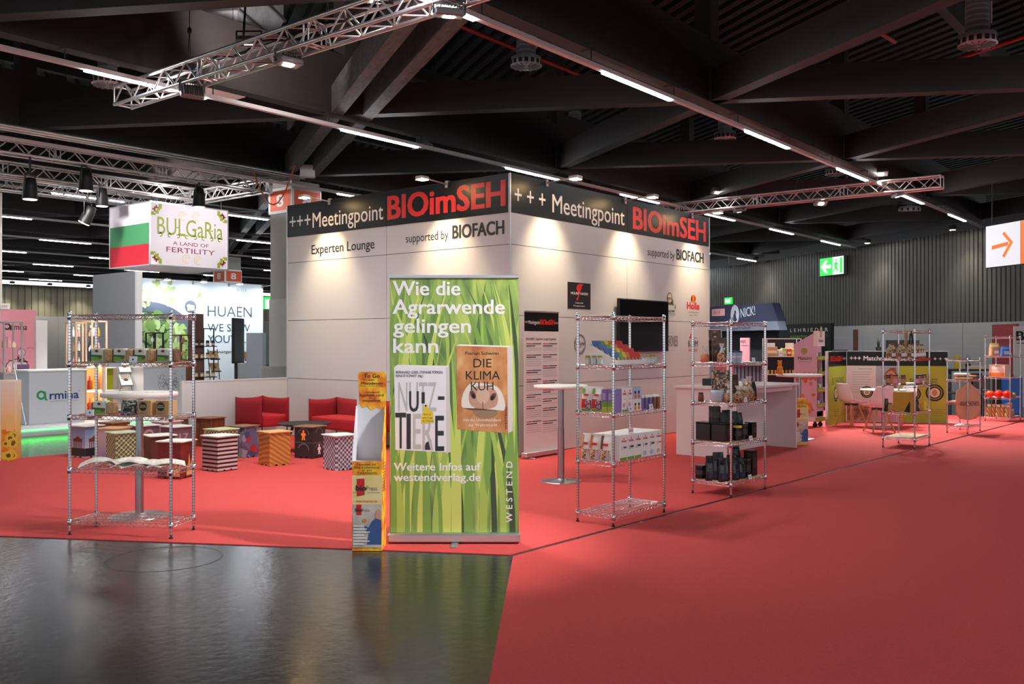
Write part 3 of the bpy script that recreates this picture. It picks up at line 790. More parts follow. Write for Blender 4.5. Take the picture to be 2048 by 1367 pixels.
def rack(label, p0, p1, W, H, zs, boards=()):
    p0, p1 = Vector(p0), Vector(p1); d = p1 - p0; r = Rack()
    r.o = p0; r.L = d.length; r.W = W; r.a = math.atan2(d.y, d.x); r.zs = zs; r.label = label
    t = thing('wire_rack', label, 'shelf rack', (p0.x, p0.y, 0), r.a, 'chrome wire racks')
    for x in (0, r.L):
        for y in (0, W):
            b = MB(TR(x, y, 0)); b.lathe([(0.0127, 0.035), (0.0127, H - 0.01)], POST, 12); o = b.build('post', t)
            b = MB(TR(x, y, 0)); b.lathe([(0.0145, H - 0.012), (0.0145, H - 0.002), (0.008, H + 0.003)], CHROME, 12); b.build('cap', o)
            b = MB(TR(x, y, 0)); b.lathe([(0.014, 0.004), (0.017, 0.012), (0.008, 0.018), (0.008, 0.036)], RUB, 12); b.build('foot', o)
    b0 = wire_shelf(r.L, W)
    first = None
    for z in list(zs) + [H - 0.03]:
        if first is None:
            first = b0.build('shelf', t); first.location = (0, 0, z)
        else:
            c = first.copy(); C.objects.link(c); c.parent = t; c.location = (0, 0, z)
    for z in boards:
        b = MB(); b.box(0.03, 0.02, 0.005, r.L - 0.03, W - 0.02, 0.013, WOODB); o = b.build('board', t); o.location = (0, 0, z)
    return r
def put(o, rk, x, y, s, rot=0.0, dz=0.0, lift=0.003):
    z = s if isinstance(s, float) else rk.zs[s]
    ca, sa = math.cos(rk.a), math.sin(rk.a)
    o.location = (rk.o.x + ca * x - sa * y, rk.o.y + sa * x + ca * y, z + lift + dz)
    o.rotation_euler = (0, 0, rk.a + rot)
    return o
R1 = rack('chrome wire rack with bread packs in front of the tall table at left', gp(139.5, 1070), gp(342, 1078), 0.36, 1.86, [0.124, 0.554, 0.996, 1.436])
R2 = rack('chrome wire rack with baby food cartons beside the central tall table', gp(1226.5, 1054), gp(1328, 1025), 0.375, 1.865, [0.098, 0.556, 0.985, 1.40])
R3 = rack('chrome wire rack with black tins and bags before the white counter', gp(1462, 996), gp(1530, 978.5), 0.45, 1.84, [0.15, 0.56, 0.974, 1.39], (0.15, 0.56))
R4 = rack('chrome wire rack with bread bags near the white and pink chairs', gp(1829.5, 899), gp(1858.5, 890), 0.46, 1.81, [0.16, 0.55, 0.96, 1.36], (0.16,))
R5 = rack('low chrome wire rack hung with peach apron bags', gp(1935.5, 868), gp(1960, 861.6), 0.34, 1.33, [0.12, 0.54, 0.945])
R6 = rack('chrome wire rack with tomatoes and noodles at the far right', at(2020, 18.6), at(2040.5, 19.2), 0.46, 1.75, [0.09, 0.485, 0.9, 1.33])
LAYER1 = pmat('bread crumb', 'noise', [(0.3, (168, 128, 88)), (0.7, (206, 170, 126))], scale=40, rough=0.8)
DKBR = pmat('dark bread', 'noise', [(0.3, (92, 62, 44)), (0.7, (136, 98, 70))], scale=40, rough=0.8)
GRN = mat('pack green', (104, 168, 46), 0.4); GRND = mat('pack dark green', (44, 92, 44), 0.4); PALEG = mat('pack pale', (206, 212, 196), 0.4)
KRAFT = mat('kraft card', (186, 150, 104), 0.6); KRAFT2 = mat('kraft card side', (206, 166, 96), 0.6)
PURP = mat('pack lilac', (132, 116, 176), 0.4); GOLD = mat('gold foil', (196, 158, 60), 0.3, 0.5); CLEARP = mat('clear film', (225, 222, 218), 0.15, alpha=0.55)
BLUEP = mat('pack blue', (60, 96, 168), 0.4); YEL = mat('pack yellow', (226, 196, 50), 0.4); BRN = mat('pack brown', (112, 66, 42), 0.5)
PINKP = mat('pack pink', (224, 160, 170), 0.45); LBLUE = mat('pack pale blue', (170, 196, 222), 0.4); TAGM = mat('price tag', (228, 230, 236), 0.5)
ORG = mat('pack orange', (222, 120, 40), 0.45); BFILM = mat('black foil', (22, 22, 26), 0.2); NAVY = mat('navy print', (38, 46, 74), 0.4)

def price_tag(rk, x, s, label, y=-0.012, w_=0.07, h=0.05):
    b = MB(Matrix.Rotation(-0.15, 4, 'X')); b.box(-w_ / 2, 0, 0, w_ / 2, 0.004, h, TAGM); b.quad(-w_ * .1, h * .35, w_ * .1, h * .65, NAVY, 0.001)
    o = tag(b.build('price_tag'), label, 'price tag', 'price tags on the racks'); put(o, rk, x, y, s); return o
def bread_pack(rk, x, s, label, dark=False, n=1.0, rot=0.0, w_=0.155, tailcol=LAYER1):
    """square pack of sliced bread: printed front block and the loaf showing behind the window"""
    t = thing('bread_pack', label, 'food pack', group='sliced bread packs')
    h = 0.115
    b = MB(); b.cbox(0, 0, 0, w_ * .66, 0.1, h, 0.012, PALEG)
    b.quad(0.012, 0.012, w_ * .65, h * .44, GRN, 0.001); b.poly([(0.012, h * .40), (w_ * .65, h * .34), (w_ * .65, h * .50), (0.012, h * .54)], GRND, 0.0015)
    b.disc(w_ * .36, h * .8, .016, .012, mat('pack maroon', (128, 30, 44)), 0.002, 12); b.poly([(w_ * .42, h * .32), (w_ * .64, h * .5), (w_ * .64, h * .28), (w_ * .5, h * .22)], DKBR, 0.002)
    b.quad(0.0, 0.008, 0.010, h - 0.01, INK, 0.001)
    b.build('wrapper', t)
    b = MB(); b.cbox(w_ * .66, 0.004, 0, w_, 0.096, h * .97, 0.014, DKBR if dark else tailcol); b.build('loaf', t)
    put(t, rk, x, 0.06, s, rot)
for i, x in enumerate((0.145, 0.35, 0.54, 0.745)):
    bread_pack(R1, x, 3, '%s green bread pack from the left on the upper shelf of the left rack' % ORD[i], i == 3, w_=0.17)
bread_pack(R1, 0.16, 2, 'green bread pack at the left of the middle shelf of the left rack', False, w_=0.19)
price_tag(R1, 0.19, 2, 'price tag clipped under the green bread pack on the middle shelf'); price_tag(R1, 0.58, 3, 'price tag in front of the third bread pack at left')
b = MB(); b.box(0, 0, 0, 0.115, 0.003, 0.03, TAGM)
put(tag(b.build('shelf_label'), 'white label strip hanging from the upper shelf of the left rack', 'label'), R1, 0.36, -0.008, 3, 0, -0.036)
def bag(name, w_, d, h, m, band=None, top=None, lean=0.0, n=14):
    """upright flat-bottomed bag pinched flat at the top"""
    b = MB(); rings = []; prof = [(0, 1, 1), (0.05, 1.03, 1.06), (0.35, 1.0, 1.0), (0.7, .98, .72), (0.9, .96, .22), (1.0, .95, .05)]
    for (q, kx, ky) in prof:
        ring = []
        for k in range(n):
            a = 2 * PI * k / n; c, s_ = math.cos(a), math.sin(a)
            e = 0.55
            ring.append((w_ / 2 * kx * math.copysign(abs(c) ** e, c), d / 2 * ky * math.copysign(abs(s_) ** e, s_) + lean * q * q, h * q))
        rings.append(ring)
    b.loft(rings, m, True, [m, band or m, band or m, m, top or m])
    return b
KPATCH = mat('kraft highlight', (222, 190, 130), 0.6)
t = thing('snack_bag', 'dark glossy bag of nuts between green pack and kraft boxes at left', 'food pack')
bag('bag', 0.13, 0.1, 0.12, pmat('dark nut bag', 'voronoi', [(0.2, (40, 38, 36)), (0.6, (96, 92, 84)), (0.9, (160, 158, 150))], scale=90, rough=0.25)).build('bag_body', t)
b = MB(); b.quad(-0.03, 0.03, 0.03, 0.06, INK, 0.052); b.build('label_patch', t); put(t, R1, 0.47, 0.12, 2, 0.2)
for i, x in enumerate((0.575, 0.735)):
    t = thing('kraft_box', '%s kraft box with a round black label on the left rack' % ('left' if i == 0 else 'right hand'), 'food pack', group='kraft boxes with round labels')
    b = MB(); b.cbox(0, 0, 0, 0.125, 0.12, 0.125, 0.004, KRAFT); b.disc(0.048, 0.075, 0.037, 0.037, BLACK, 0.001, 24); b.quad(0.016, 0.065, 0.08, 0.075, KRAFT, 0.002); b.quad(0.022, 0.08, 0.074, 0.088, KRAFT, 0.002)
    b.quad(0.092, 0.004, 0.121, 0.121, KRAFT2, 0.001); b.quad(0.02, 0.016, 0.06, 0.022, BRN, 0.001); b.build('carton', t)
    put(t, R1, x, 0.07, 2, -0.1)
# fanned leaflets on the lower shelf
LEAF = pmat('leaflet print', 'noise', [(0.42, (236, 234, 226)), (0.5, (238, 236, 230)), (0.56, (206, 190, 160)), (0.62, (236, 234, 228)), (0.7, (170, 190, 140))], scale=22, rough=0.4, detail=4)
for i, (x, y, rt) in enumerate(((0.17, 0.14, 0.5), (0.36, 0.15, -0.35), (0.50, 0.12, 0.25), (0.63, 0.13, 0.12), (0.77, 0.17, 0.55))):
    b = MB()
    vs, fs = [], []
    for k in range(9):
        q = k / 8; z = 0.05 * math.sin(PI * q) * (1 if i < 3 else 0.55) + 0.004
        xx = -0.15 + 0.30 * q
        vs += [(xx, -0.105, z), (xx, 0.105, z + 0.012), (xx, -0.105, z + 0.006), (xx, 0.105, z + 0.018)]
    for k in range(8):
        a, c = 4 * k, 4 * k + 4
        fs += [(a, c, c + 1, a + 1), (a + 2, a + 3, c + 3, c + 2), (a, a + 2, c + 2, c), (a + 1, c + 1, c + 3, a + 3)]
    fs += [(0, 1, 3, 2), (32, 34, 35, 33)]
    b.add(vs, fs, LEAF)
    o = tag(b.build('leaflet_stack'), '%s curling leaflet stack from the left on the low shelf of the left rack' % ORD[i], 'leaflets', 'leaflets on the left rack')
    put(o, R1, x, y, 1, rt, 0.004 * i)

# ---------------- rack 2: baby food
def carton(w_, d, h, m, draw=None, name='carton', side=None):
    b = MB(); b.cbox(0, 0, 0, w_, d, h, 0.002, m)
    if draw: draw(b, w_, h)
    if side:
        b.M = frame((0, d, 0), (0, -1)); side(b, d, h); b.M = Matrix()
    return b
def jar(label, rk, x, y, s, r, h, body, lid, group, name='jar', lidh=0.016, band=None):
    t = thing(name, label, 'jar', group=group)
    b = MB(); b.lathe([(r * .9, 0), (r, r * .1), (r, h * .72), (r * .82, h * .84), (r * .82, h * .9)], body, 14)
    if band: b.lathe([(r * 1.01, h * .15), (r * 1.01, h * .62)], band, 14, cap=False)
    b.build('glass_body', t)
    b = MB(); b.lathe([(r * .86, h * .9), (r * .88, h * .9 + lidh * .2), (r * .86, h * .9 + lidh)], lid, 14); b.build('lid', t)
    put(t, rk, x, y, s); return t
JARG = mat('jar contents', (196, 190, 166), 0.2); LIDG = mat('jar lid gold green', (150, 150, 96), 0.35, 0.3); JBAND = mat('jar label', (206, 216, 222), 0.4)
for i, (x, y) in enumerate(((0.05, 0.30), (0.055, 0.235), (0.05, 0.17))):
    jar('%s little glass jar left of the spice sachet display' % ORD[i], R2, x, y, 3, 0.026, 0.075, JARG, LIDG, 'small jars on the grocery rack', band=JBAND)
for i, (x, y) in enumerate(((0.665, 0.05), (0.725, 0.045), (0.785, 0.05), (0.83, 0.12))):
    jar('%s little glass jar right of the spice sachet display' % ORD[i], R2, x, y, 3, 0.026, 0.075, JARG, LIDG, 'small jars on the grocery rack', band=LBLUE if i == 2 else JBAND)
t = thing('sachet_display', 'white slanted display box of colourful spice sachets', 'display box')
b = MB(); b.M = frame((0, 0.33, 0), (0, -1))
prof = [(0, 0), (0.28, 0), (0.28, 0.05), (0.02, 0.185), (0, 0.185)]
for x0 in (0, 0.5):
    b.M = Matrix(((0, 0, 1, x0), (-1, 0, 0, 0.33), (0, 1, 0, 0), (0, 0, 0, 1))); b.prism(prof, 0, 0.006, PAPER)
b.M = Matrix(); b.box(0.006, 0.05, 0, 0.5, 0.056, 0.045, PAPER); b.box(0.006, 0.05, 0, 0.5, 0.33, 0.005, PAPER); b.box(0.006, 0.325, 0, 0.5, 0.33, 0.185, PAPER)
b.M = frame((0, 0.33, 0), (0, -1)); b.quad(0.035, 0.016, 0.15, 0.045, INK, 0.001); b.quad(0.045, 0.022, 0.14, 0.034, GOLD, 0.002)
b.build('display_tray', t)
cols = [BLUEP, BLUEP, GRN, YEL, ORG, RED, RED, RED]
put(t, R2, 0.055, -0.03, 3)
for k in range(8):
    b = MB()
    for j in range(4):
        y = 0.07 + j * 0.062; z = 0.03 + j * 0.034
        A = TR(0.012 + k * 0.061, y, z) @ Matrix.Rotation(-0.42, 4, 'X')
        b.box(0, 0, 0, 0.058, 0.012, 0.085, cols[k], A)
        b.M = A; b.quad(0.004, 0.004, 0.054, 0.032, DARK, 0.001); b.disc(0.03, 0.02, 0.018, 0.013, GOLD if k < 4 else ORG, 0.002, 10); b.M = Matrix()
    o = tag(b.build('spice_sachets'), '%s column of spice sachets from the left in the slanted display box' % ORD[k], 'sachets', 'spice sachet columns')
    put(o, R2, 0.055, -0.03, 3, 0, 0.006)
BAGP = [(0, 1, 1), (0.05, 1.03, 1.06), (0.35, 1.0, 1.0), (0.7, .98, .72), (0.9, .96, .22), (1.0, .95, .05)]
def tall_bag(label, rk, x, y, s, w_, d, h, m, prints, rot, name='food_pouch', top=None, group=None):
    t = thing(name, label, 'food pack', group=group)
    bag(name, w_, d, h, m, None, top).build('pouch_body', t)
    b = MB(); k = d / 2 * 1.06
    for (x0, z0, x1, z1, mm) in prints:
        lay = 0.0012 * (1 + prints.index((x0, z0, x1, z1, mm))); nx, nz = 6, 6; vs = []
        for j in range(nz + 1):
            q = z0 + (z1 - z0) * j / nz
            for (qa, ka, ya), (qb, kb, yb) in zip(BAGP, BAGP[1:]):
                if qa <= q <= qb:
                    f_ = (q - qa) / (qb - qa); kx, ky = ka + (kb - ka) * f_, ya + (yb - ya) * f_
            for i in range(nx + 1):
                px = -0.985 + 1.97 * (x0 + (x1 - x0) * i / nx); cc = min(abs(px), 1.0) ** (1 / 0.55); vs.append((w_ / 2 * kx * px, -(d / 2 * ky * max(1 - cc * cc, 0.0) ** 0.275 + lay), q * h))
        b.add(vs, [(j * (nx + 1) + i, j * (nx + 1) + i + 1, (j + 1) * (nx + 1) + i + 1, (j + 1) * (nx + 1) + i) for j in range(nz) for i in range(nx)], mm, True)
    b.build('print', t)
    put(t, rk, x, y, s, rot); return t
BERRY = pmat('berry print', 'voronoi', [(0.2, (92, 44, 78)), (0.5, (150, 60, 96)), (0.8, (206, 196, 206))], scale=100, rough=0.4)
NUTS = pmat('muesli print', 'voronoi', [(0.2, (96, 60, 36)), (0.5, (176, 128, 78)), (0.8, (226, 208, 178))], scale=110, rough=0.5)
HOL = TXTR
for i, y in enumerate((0.30, 0.20)):
    tall_bag(('outer' if i == 0 else 'inner') + ' white berry cereal bag at the end of the middle shelf', R2, 0.055 + 0.01 * i, y, 2, 0.115, 0.07, 0.225, PAPER,
             [(0.05, .02, .95, .12, GRN), (0.04, .14, .6, .5, RED), (0.45, .1, .97, .45, BERRY), (.3, .62, .72, .70, HOL), (0.02, .72, .3, .92, GRN)], -PI / 2, group='berry cereal bags')
def d_lilac(b, w_, h):
    b.quad(0.002, 0.0, w_ - 0.002, h * .28, mat('pack lime', (176, 190, 70), 0.4), .001); b.quad(0.002, h * .26, w_ - .002, h * .46, GRN, .0012); b.quad(w_ * .2, h * .55, w_ * .7, h * .84, mat('pack pale lilac', (178, 166, 206), 0.4), .0012)
for i, y in enumerate((0.115, 0.055)):
    b = carton(0.14, 0.058, 0.205, PURP, None, side=d_lilac)
    o = tag(b.build('cereal_carton'), '%s lilac and green carton on the middle shelf end' % ('outer' if i == 0 else 'inner'), 'food pack', 'lilac cartons'); put(o, R2, 0.02, y - 0.04, 2)
def d_white(b, w_, h, c=HOL, base=GRN):
    b.disc(w_ * .5, h * .86, .008, .01, c, .001, 8); b.text('Holle', w_ * .2, h * .70, w_ * .6, h * .1, c, .0015, .03)
    b.quad(w_ * .3, h * .5, w_ * .7, h * .53, PINKP, .001); b.disc(w_ * .4, h * .28, w_ * .25, h * .11, PINKP, .001, 10); b.quad(0.003, 0.002, w_ - 0.003, h * .1, base, .001)
for i, x in enumerate((0.10, 0.19)):
    for j in range(2):
        o = tag(carton(0.085, 0.055, 0.215, PAPER, d_white).build('cereal_carton'), '%s white carton from the front post, %s row, middle shelf' % (ORD[i], ('front', 'back')[j]), 'food pack', 'white porridge cartons'); put(o, R2, x + 0.06, 0.012 + j * 0.06, 2)
def d_blue(b, w_, h):
    for k in range(2):
        b.disc(w_ * (.3 + .4 * k), h * .55, w_ * .1, h * .14, NAVY, .001, 10); b.disc(w_ * (.3 + .4 * k), h * .22, w_ * .13, h * .18, ORG, .001, 10)
for i, (dx, dz) in enumerate(((0, 0), (0.0, 0.105), (0.0, 0.0))):
    o = tag(carton(0.15, 0.055, 0.105 if i != 1 else 0.11, LBLUE if i else PAPER, d_blue).build('milk_carton_pack'), ('pale pack with orange drawings standing at the front of the middle shelf', 'pale blue pack stacked on top at the middle of the shelf', 'pale blue pack standing behind on the middle shelf')[i], 'food pack'); put(o, R2, 0.345, 0.015 + (0.06 if i == 2 else 0), 2, 0, dz)
for i in range(9):
    col = mat('tube lilac', (124, 104, 160), 0.4) if i < 5 else mat('tube brown', (134, 88, 62), 0.4)
    t = thing('squeeze_tube', '%s %s squeeze bottle with white cap on the middle shelf' % (ORD[i if i < 5 else i - 5], 'lilac' if i < 5 else 'brown'), 'bottle', group='squeeze bottles on the grocery rack')
    b = MB(); b.lathe([(0.019, 0), (0.02, 0.004), (0.02, 0.1), (0.017, 0.108)], col, 12); b.build('bottle_body', t)
    b = MB(); b.lathe([(0.018, 0.108), (0.018, 0.126), (0.013, 0.13)], PAPER, 12); b.build('cap', t)
    put(t, R2, 0.53 + (i % 5 if i < 5 else 5 + (i - 5)) * 0.036, 0.03 + 0.02 * (i % 2), 2)
price_tag(R2, 0.27, 2, 'price tag on the middle shelf edge of the grocery rack, below the white cartons'); price_tag(R2, 0.63, 2, 'price tag on the middle shelf edge of the grocery rack, below the brown bottles')
for i, (y, mm, lab) in enumerate(((0.31, KRAFT, 'pale muesli bag at the outer end of the low product shelf'), (0.215, ORG, 'muesli bag with orange edge on the low product shelf'), (0.1, BRN, 'muesli bag with spread of nuts next to the front post'))):
    tall_bag(lab, R2, 0.06, y, 1, 0.115 if i else 0.1, 0.075, 0.235, PAPER, [(0.04, .03, .96, .42, NUTS), (.25, .58, .75, .66, HOL), (.02, .45, .25, .95, mm), (.6, .05, .95, .3, mat('bowl print', (196, 190, 196), .5))], -PI / 2, group='muesli bags')
def d_box(k):
    def f(b, w_, h):
        b.disc(w_ * .55, h * .86, .007, .009, HOL, .001, 8); b.text('Holle', w_ * .25, h * .72, w_ * .62, h * .09, HOL, .0015, .03)
        b.text(('1', '2', '3', '1', '3', '1')[k], w_ * .28, h * .42, None, h * .14, (INKG, INK, INK, INKG, INK, ORNG)[k], .0015, .02); b.quad(w_ * .5, h * .47, w_ * .9, h * .55, (INKG, INK, INK, INKG, INK, ORNG)[k], .001)
        if k < 3: b.quad(.003, .002, w_ - .003, h * .12, GRN, .001)
        else: b.disc(w_ * .5, h * .16, w_ * .3, h * .1, LBLUE if k < 5 else mat('pack tan', (214, 190, 150)), .001, 10)
    return f
for k in range(6):
    for j in range(3):
        o = tag(carton(0.118, 0.1, 0.225, PAPER, d_box(k) if j == 0 else None).build('milk_powder_box'), '%s tall white box from the front post, %s row, lower shelf' % (ORD[k], ORD[j]), 'food pack', 'tall white boxes on the low shelf'); put(o, R2, 0.125 + k * 0.122, 0.012 + j * 0.105, 1)
o = MB(); o.box(0, 0, 0, 0.1, 0.004, 0.05, PAPER); o.quad(0.01, 0.015, 0.09, 0.035, PINKP, 0.001)
put(tag(o.build('leaflet'), 'pale card resting on top of the white boxes', 'card'), R2, 0.3, 0.03, 1, 0.1, 0.226)

# ---------------- rack 3: sweets above, black tins and foil bags below
def clear_bag(rk, x, y, s, w_, h, fill, label, tie=None, rot=0.0):
    t = thing('sweet_bag', label, 'food pack', group='tied bags on the sweets rack')
    b = MB(); b.lathe([(w_ * .42, 0), (w_ * .5, h * .08), (w_ * .48, h * .38), (w_ * .3, h * .52)], fill, 12); b.build('contents', t)
    b = MB(); b.lathe([(w_ * .3, h * .52), (w_ * .12, h * .68), (w_ * .09, h * .72), (w_ * .3, h)], CLEARP, 12, cap=False); b.build('bag_neck', t)
    if tie:
        b = MB(); b.lathe([(w_ * .13, h * .67), (w_ * .13, h * .73)], tie, 12)
        b.poly([(0, h * .7), (-w_ * .4, h * .82), (-w_ * .36, h * .66)], tie, w_ * .14); b.poly([(0, h * .7), (w_ * .4, h * .8), (w_ * .34, h * .62)], tie, w_ * .14); b.build('ribbon', t)
    put(t, rk, x, y, s, rot)
CAND = pmat('candy mix', 'voronoi', [(0.2, (70, 34, 24)), (0.5, (150, 84, 44)), (0.8, (206, 170, 130))], scale=130, rough=0.35)
PEACH = mat('salmon sweets', (206, 120, 84), 0.45)
PHOTO = pmat('dark photo print', 'noise', [(0.3, (34, 26, 24)), (0.55, (92, 58, 40)), (0.75, (190, 150, 110))], scale=18, rough=0.3, detail=3)
def card(rk, x, y, s, w_, h, m, label, rot=0.0, draw=None, dep=0.02, border=None):
    b = MB(Matrix.Rotation(-0.1, 4, 'X')); b.box(-w_ / 2, 0, 0, w_ / 2, dep, h, border or m)
    if border: b.quad(-w_ / 2 + .008, .008, w_ / 2 - .008, h - .008, m, .001)
    if draw: draw(b, w_, h)
    put(tag(b.build('display_card'), label, 'display card', 'display cards on the sweets rack'), rk, x, y, s, rot, 0.004)
clear_bag(R3, 0.10, 0.36, 3, 0.1, 0.17, PEACH, 'bag of salmon pink sweets at the top left of the sweets rack', PAPER)
card(R3, 0.16, 0.22, 3, 0.15, 0.26, PHOTO, 'dark photo card leaning behind sweets on the upper shelf', -PI / 4)
card(R3, 0.22, 0.30, 3, 0.15, 0.35, PHOTO, 'tall framed portrait card on the upper shelf of the sweets rack', -PI / 4, lambda b, w_, h: (b.disc(0, h * .72, .02, .028, mat('portrait skin', (206, 160, 130)), .003, 12), b.poly([(-.045, h * .45), (.045, h * .45), (.028, h * .64), (-.028, h * .64)], BRN, .0025)), border=PAPER)
clear_bag(R3, 0.08, 0.15, 3, 0.1, 0.2, CAND, 'tall clear bag of brown sweets beside the front post', PAPER)
for i, (x, y) in enumerate(((0.12, 0.05), (0.2, 0.09), (0.3, 0.07))):
    b = MB(); b.lathe([(0.03, 0), (0.038, 0.1), (0.04, 0.105)], LBLUE, 14); b.lathe([(0.031, .02), (0.036, 0.07)], PAPER, 14, cap=False); b.lathe([(0.04, 0.105), (0.03, 0.12)], NAVY, 14)
    put(tag(b.build('paper_cup'), '%s pale blue tub on the upper shelf of the sweets rack' % ORD[i], 'tub', 'pale blue tubs'), R3, x, y, 3)
card(R3, 0.17, 0.2, 2, 0.2, 0.33, pmat('praline print', 'voronoi', [(0.3, (40, 28, 28)), (0.6, (120, 70, 44)), (0.85, (214, 180, 140))], scale=60, rough=0.3), 'large brown praline picture card on the second shelf', -PI / 4)
card(R3, 0.30, 0.1, 2, 0.12, 0.28, PHOTO, 'narrow dark picture card in the middle of the second shelf', -0.2)
b = MB(); b.lathe([(0.05, 0), (0.075, 0.03), (0.08, 0.11)], mat('bowl pale', (190, 206, 216), 0.3), 18); b.lathe([(0.078, 0.1), (0.06, 0.125)], LBLUE, 18)
put(tag(b.build('tin_bucket'), 'pale blue round bucket on the second shelf of the sweets rack', 'bucket'), R3, 0.07, 0.2, 2)
jar('small dark jar at the left end of the second shelf', R3, 0.05, 0.38, 2, 0.03, 0.09, BRN, DARK, 'sweets jars')
for i, (x, y, w_, h, fl) in enumerate(((0.09, 0.07, .12, .2, CAND), (0.25, 0.05, .13, .17, CAND), (0.42, 0.07, .13, .24, CAND), (0.56, 0.09, .12, .26, CAND))):
    clear_bag(R3, x, y, 2, w_, h, fl, '%s gold ribbon sweet bag from the front post' % ORD[i], GOLD)
tall_bag('black narrow bag at the right end of the second shelf', R3, 0.67, 0.1, 2, 0.1, 0.07, 0.2, BFILM, [(.3, .1, .8, .2, RED)], 0)
price_tag(R3, 0.3, 2, 'white price tag on the second shelf edge of the sweets rack'); price_tag(R3, 0.48, 3, 'pink price tag on the upper shelf edge of the sweets rack')
def tin(rk, x, y, s, r, h, label, dz=0.0, square=False, yel=False):
    t = thing('coffee_tin', label, 'tin', group='black tins')
    b = MB()
    if square: b.cbox(-r, -r, 0, r, r, h * .93, 0.006, BFILM); b.quad(-r * .5, h * .3, r * .5, h * .7, mat('dull print', (52, 48, 52), 0.4), r + .001)
    else: b.lathe([(r, 0), (r, h * .88)], BFILM, 18); b.lathe([(r * 1.005, h * .3), (r * 1.005, h * .65)], mat('dull print', (52, 48, 52), 0.4), 18, cap=False)
    b.build('tin_body', t)
    b = MB()
    if square: b.cbox(-r * 1.03, -r * 1.03, h * .93, r * 1.03, r * 1.03, h, 0.004, BFILM)
    else: b.lathe([(r * 1.04, h * .88), (r * 1.04, h * .98), (r * .98, h)], YEL if yel else BFILM, 18)
    b.build('lid', t); put(t, rk, x, y, s, 0, dz + 0.012)
tin(R3, 0.1, 0.34, 1, 0.085, 0.19, 'broad black tin at the left of the third shelf', 0, True)
tin(R3, 0.1, 0.155, 1, 0.085, 0.19, 'broad black tin next to the front post on the third shelf', 0, True)
tin(R3, 0.11, 0.25, 1, 0.062, 0.17, 'black tin standing on top of the two broad tins', 0.192)
tin(R3, 0.26, 0.07, 1, 0.05, 0.15, 'black tin with yellow rim on the third shelf', 0, False, True)
tin(R3, 0.42, 0.08, 1, 0.045, 0.165, 'plain black tin in the middle of the third shelf'); tin(R3, 0.58, 0.08, 1, 0.05, 0.17, 'black tin at the right of the third shelf', 0, True); tin(R3, 0.68, 0.13, 1, 0.04, 0.16, 'slim black tin at the far right of the third shelf')
for i, (x, y, h) in enumerate(((0.2, 0.2, .3), (0.3, 0.22, .32), (0.42, 0.2, .3), (0.52, 0.2, .28))):
    tall_bag('%s black foil bag behind the tins on the third shelf' % ORD[i], R3, x, y, 1, 0.13, 0.08, h, BFILM, [(.3, .5, .7, .66, mat('dull print', (52, 48, 52), 0.4))], -0.3, group='black foil bags on the third shelf')
for i, (x, y, w_, h) in enumerate(((0.05, 0.27, .1, .26), (0.09, 0.2, .12, .3), (0.06, 0.12, .11, .25), (0.2, 0.07, .1, .24), (0.27, 0.16, .11, .26), (0.34, 0.07, .1, .23), (0.47, 0.2, .13, .34))):
    tall_bag('%s black foil coffee bag from the left on the bottom shelf' % ORD[i], R3, x, y, 0, w_, 0.08, h, BFILM, [(.25, .12, .75, .4, NAVY), (.3, .45, .7, .5, mat('dull print', (52, 48, 52), 0.4))], -PI / 4 if i < 3 else -0.2, group='black coffee bags on the bottom shelf')
tin(R3, 0.06, 0.39, 0, 0.055, 0.14, 'black tub at the left end of the bottom shelf'); tin(R3, 0.62, 0.1, 0, 0.055, 0.27, 'tall square black tin at the right of the bottom shelf', 0, True); tin(R3, 0.47, 0.06, 0, 0.035, 0.2, 'slim dark tin in the middle of the bottom shelf')
price_tag(R3, 0.4, 0, 'price tag on the bottom shelf edge below the coffee bags'); price_tag(R3, 0.42, 1, 'price tag on the third shelf edge below the tins')

# ---------------- rack 4: bread bags, jars and a mustard box
BRD = pmat('bread crust', 'noise', [(0.3, (120, 78, 46)), (0.7, (190, 146, 100))], scale=30, rough=0.7)
for i, (x, y) in enumerate(((0.09, 0.36), (0.09, 0.22), (0.13, 0.09), (0.3, 0.08), (0.48, 0.09), (0.65, 0.1))):
    t = thing('bread_bag', '%s wrapped bread bag from the left on the upper shelf near the chairs' % ORD[i], 'food pack', group='bread bags near the chairs')
    b = MB(); b.lathe([(0.07, 0), (0.085, 0.03), (0.08, 0.13), (0.04, 0.19), (0.05, 0.22)], pmat('bagged rolls', 'voronoi', [(0.2, (110, 84, 56)), (0.55, (176, 148, 110)), (0.85, (222, 206, 178))], scale=48, rough=0.5), 12); b.build('bag_body', t)
    b = MB(); b.quad(-0.045, 0.03, 0.045, 0.08, PAPER, 0.088); b.build('paper_label', t); put(t, R4, x, y, 3, -PI / 4)
b = MB(); b.box(0.0, 0, 0, 0.78, 0.004, 0.035, RED); put(tag(b.build('shelf_strip'), 'dark red strip along the upper shelf near the chairs', 'label'), R4, 0.0, -0.016, 3, 0, -0.034)
for i in range(9):
    x, y = (0.05 + 0.085 * i, 0.06) if i > 2 else (0.05, 0.4 - 0.11 * i)
    jar('%s brown spread jar from the left on the second shelf near the chairs' % ORD[i], R4, x, y, 2, 0.038, 0.145, (BRN, PEACH, mat('jar mauve', (120, 84, 84), 0.3))[i % 3], BLACK, 'spread jars near the chairs', band=(KRAFT, PINKP)[i % 2])
price_tag(R4, 0.42, 2, 'price tag on the jar shelf near the chairs', -0.015, 0.09, 0.06); price_tag(R4, -0.01, 2, 'white card clipped at the left end of the jar shelf', 0.42, 0.09, 0.07)
t = thing('mustard_box', 'mustard yellow cake box with black wedge print', 'food pack')
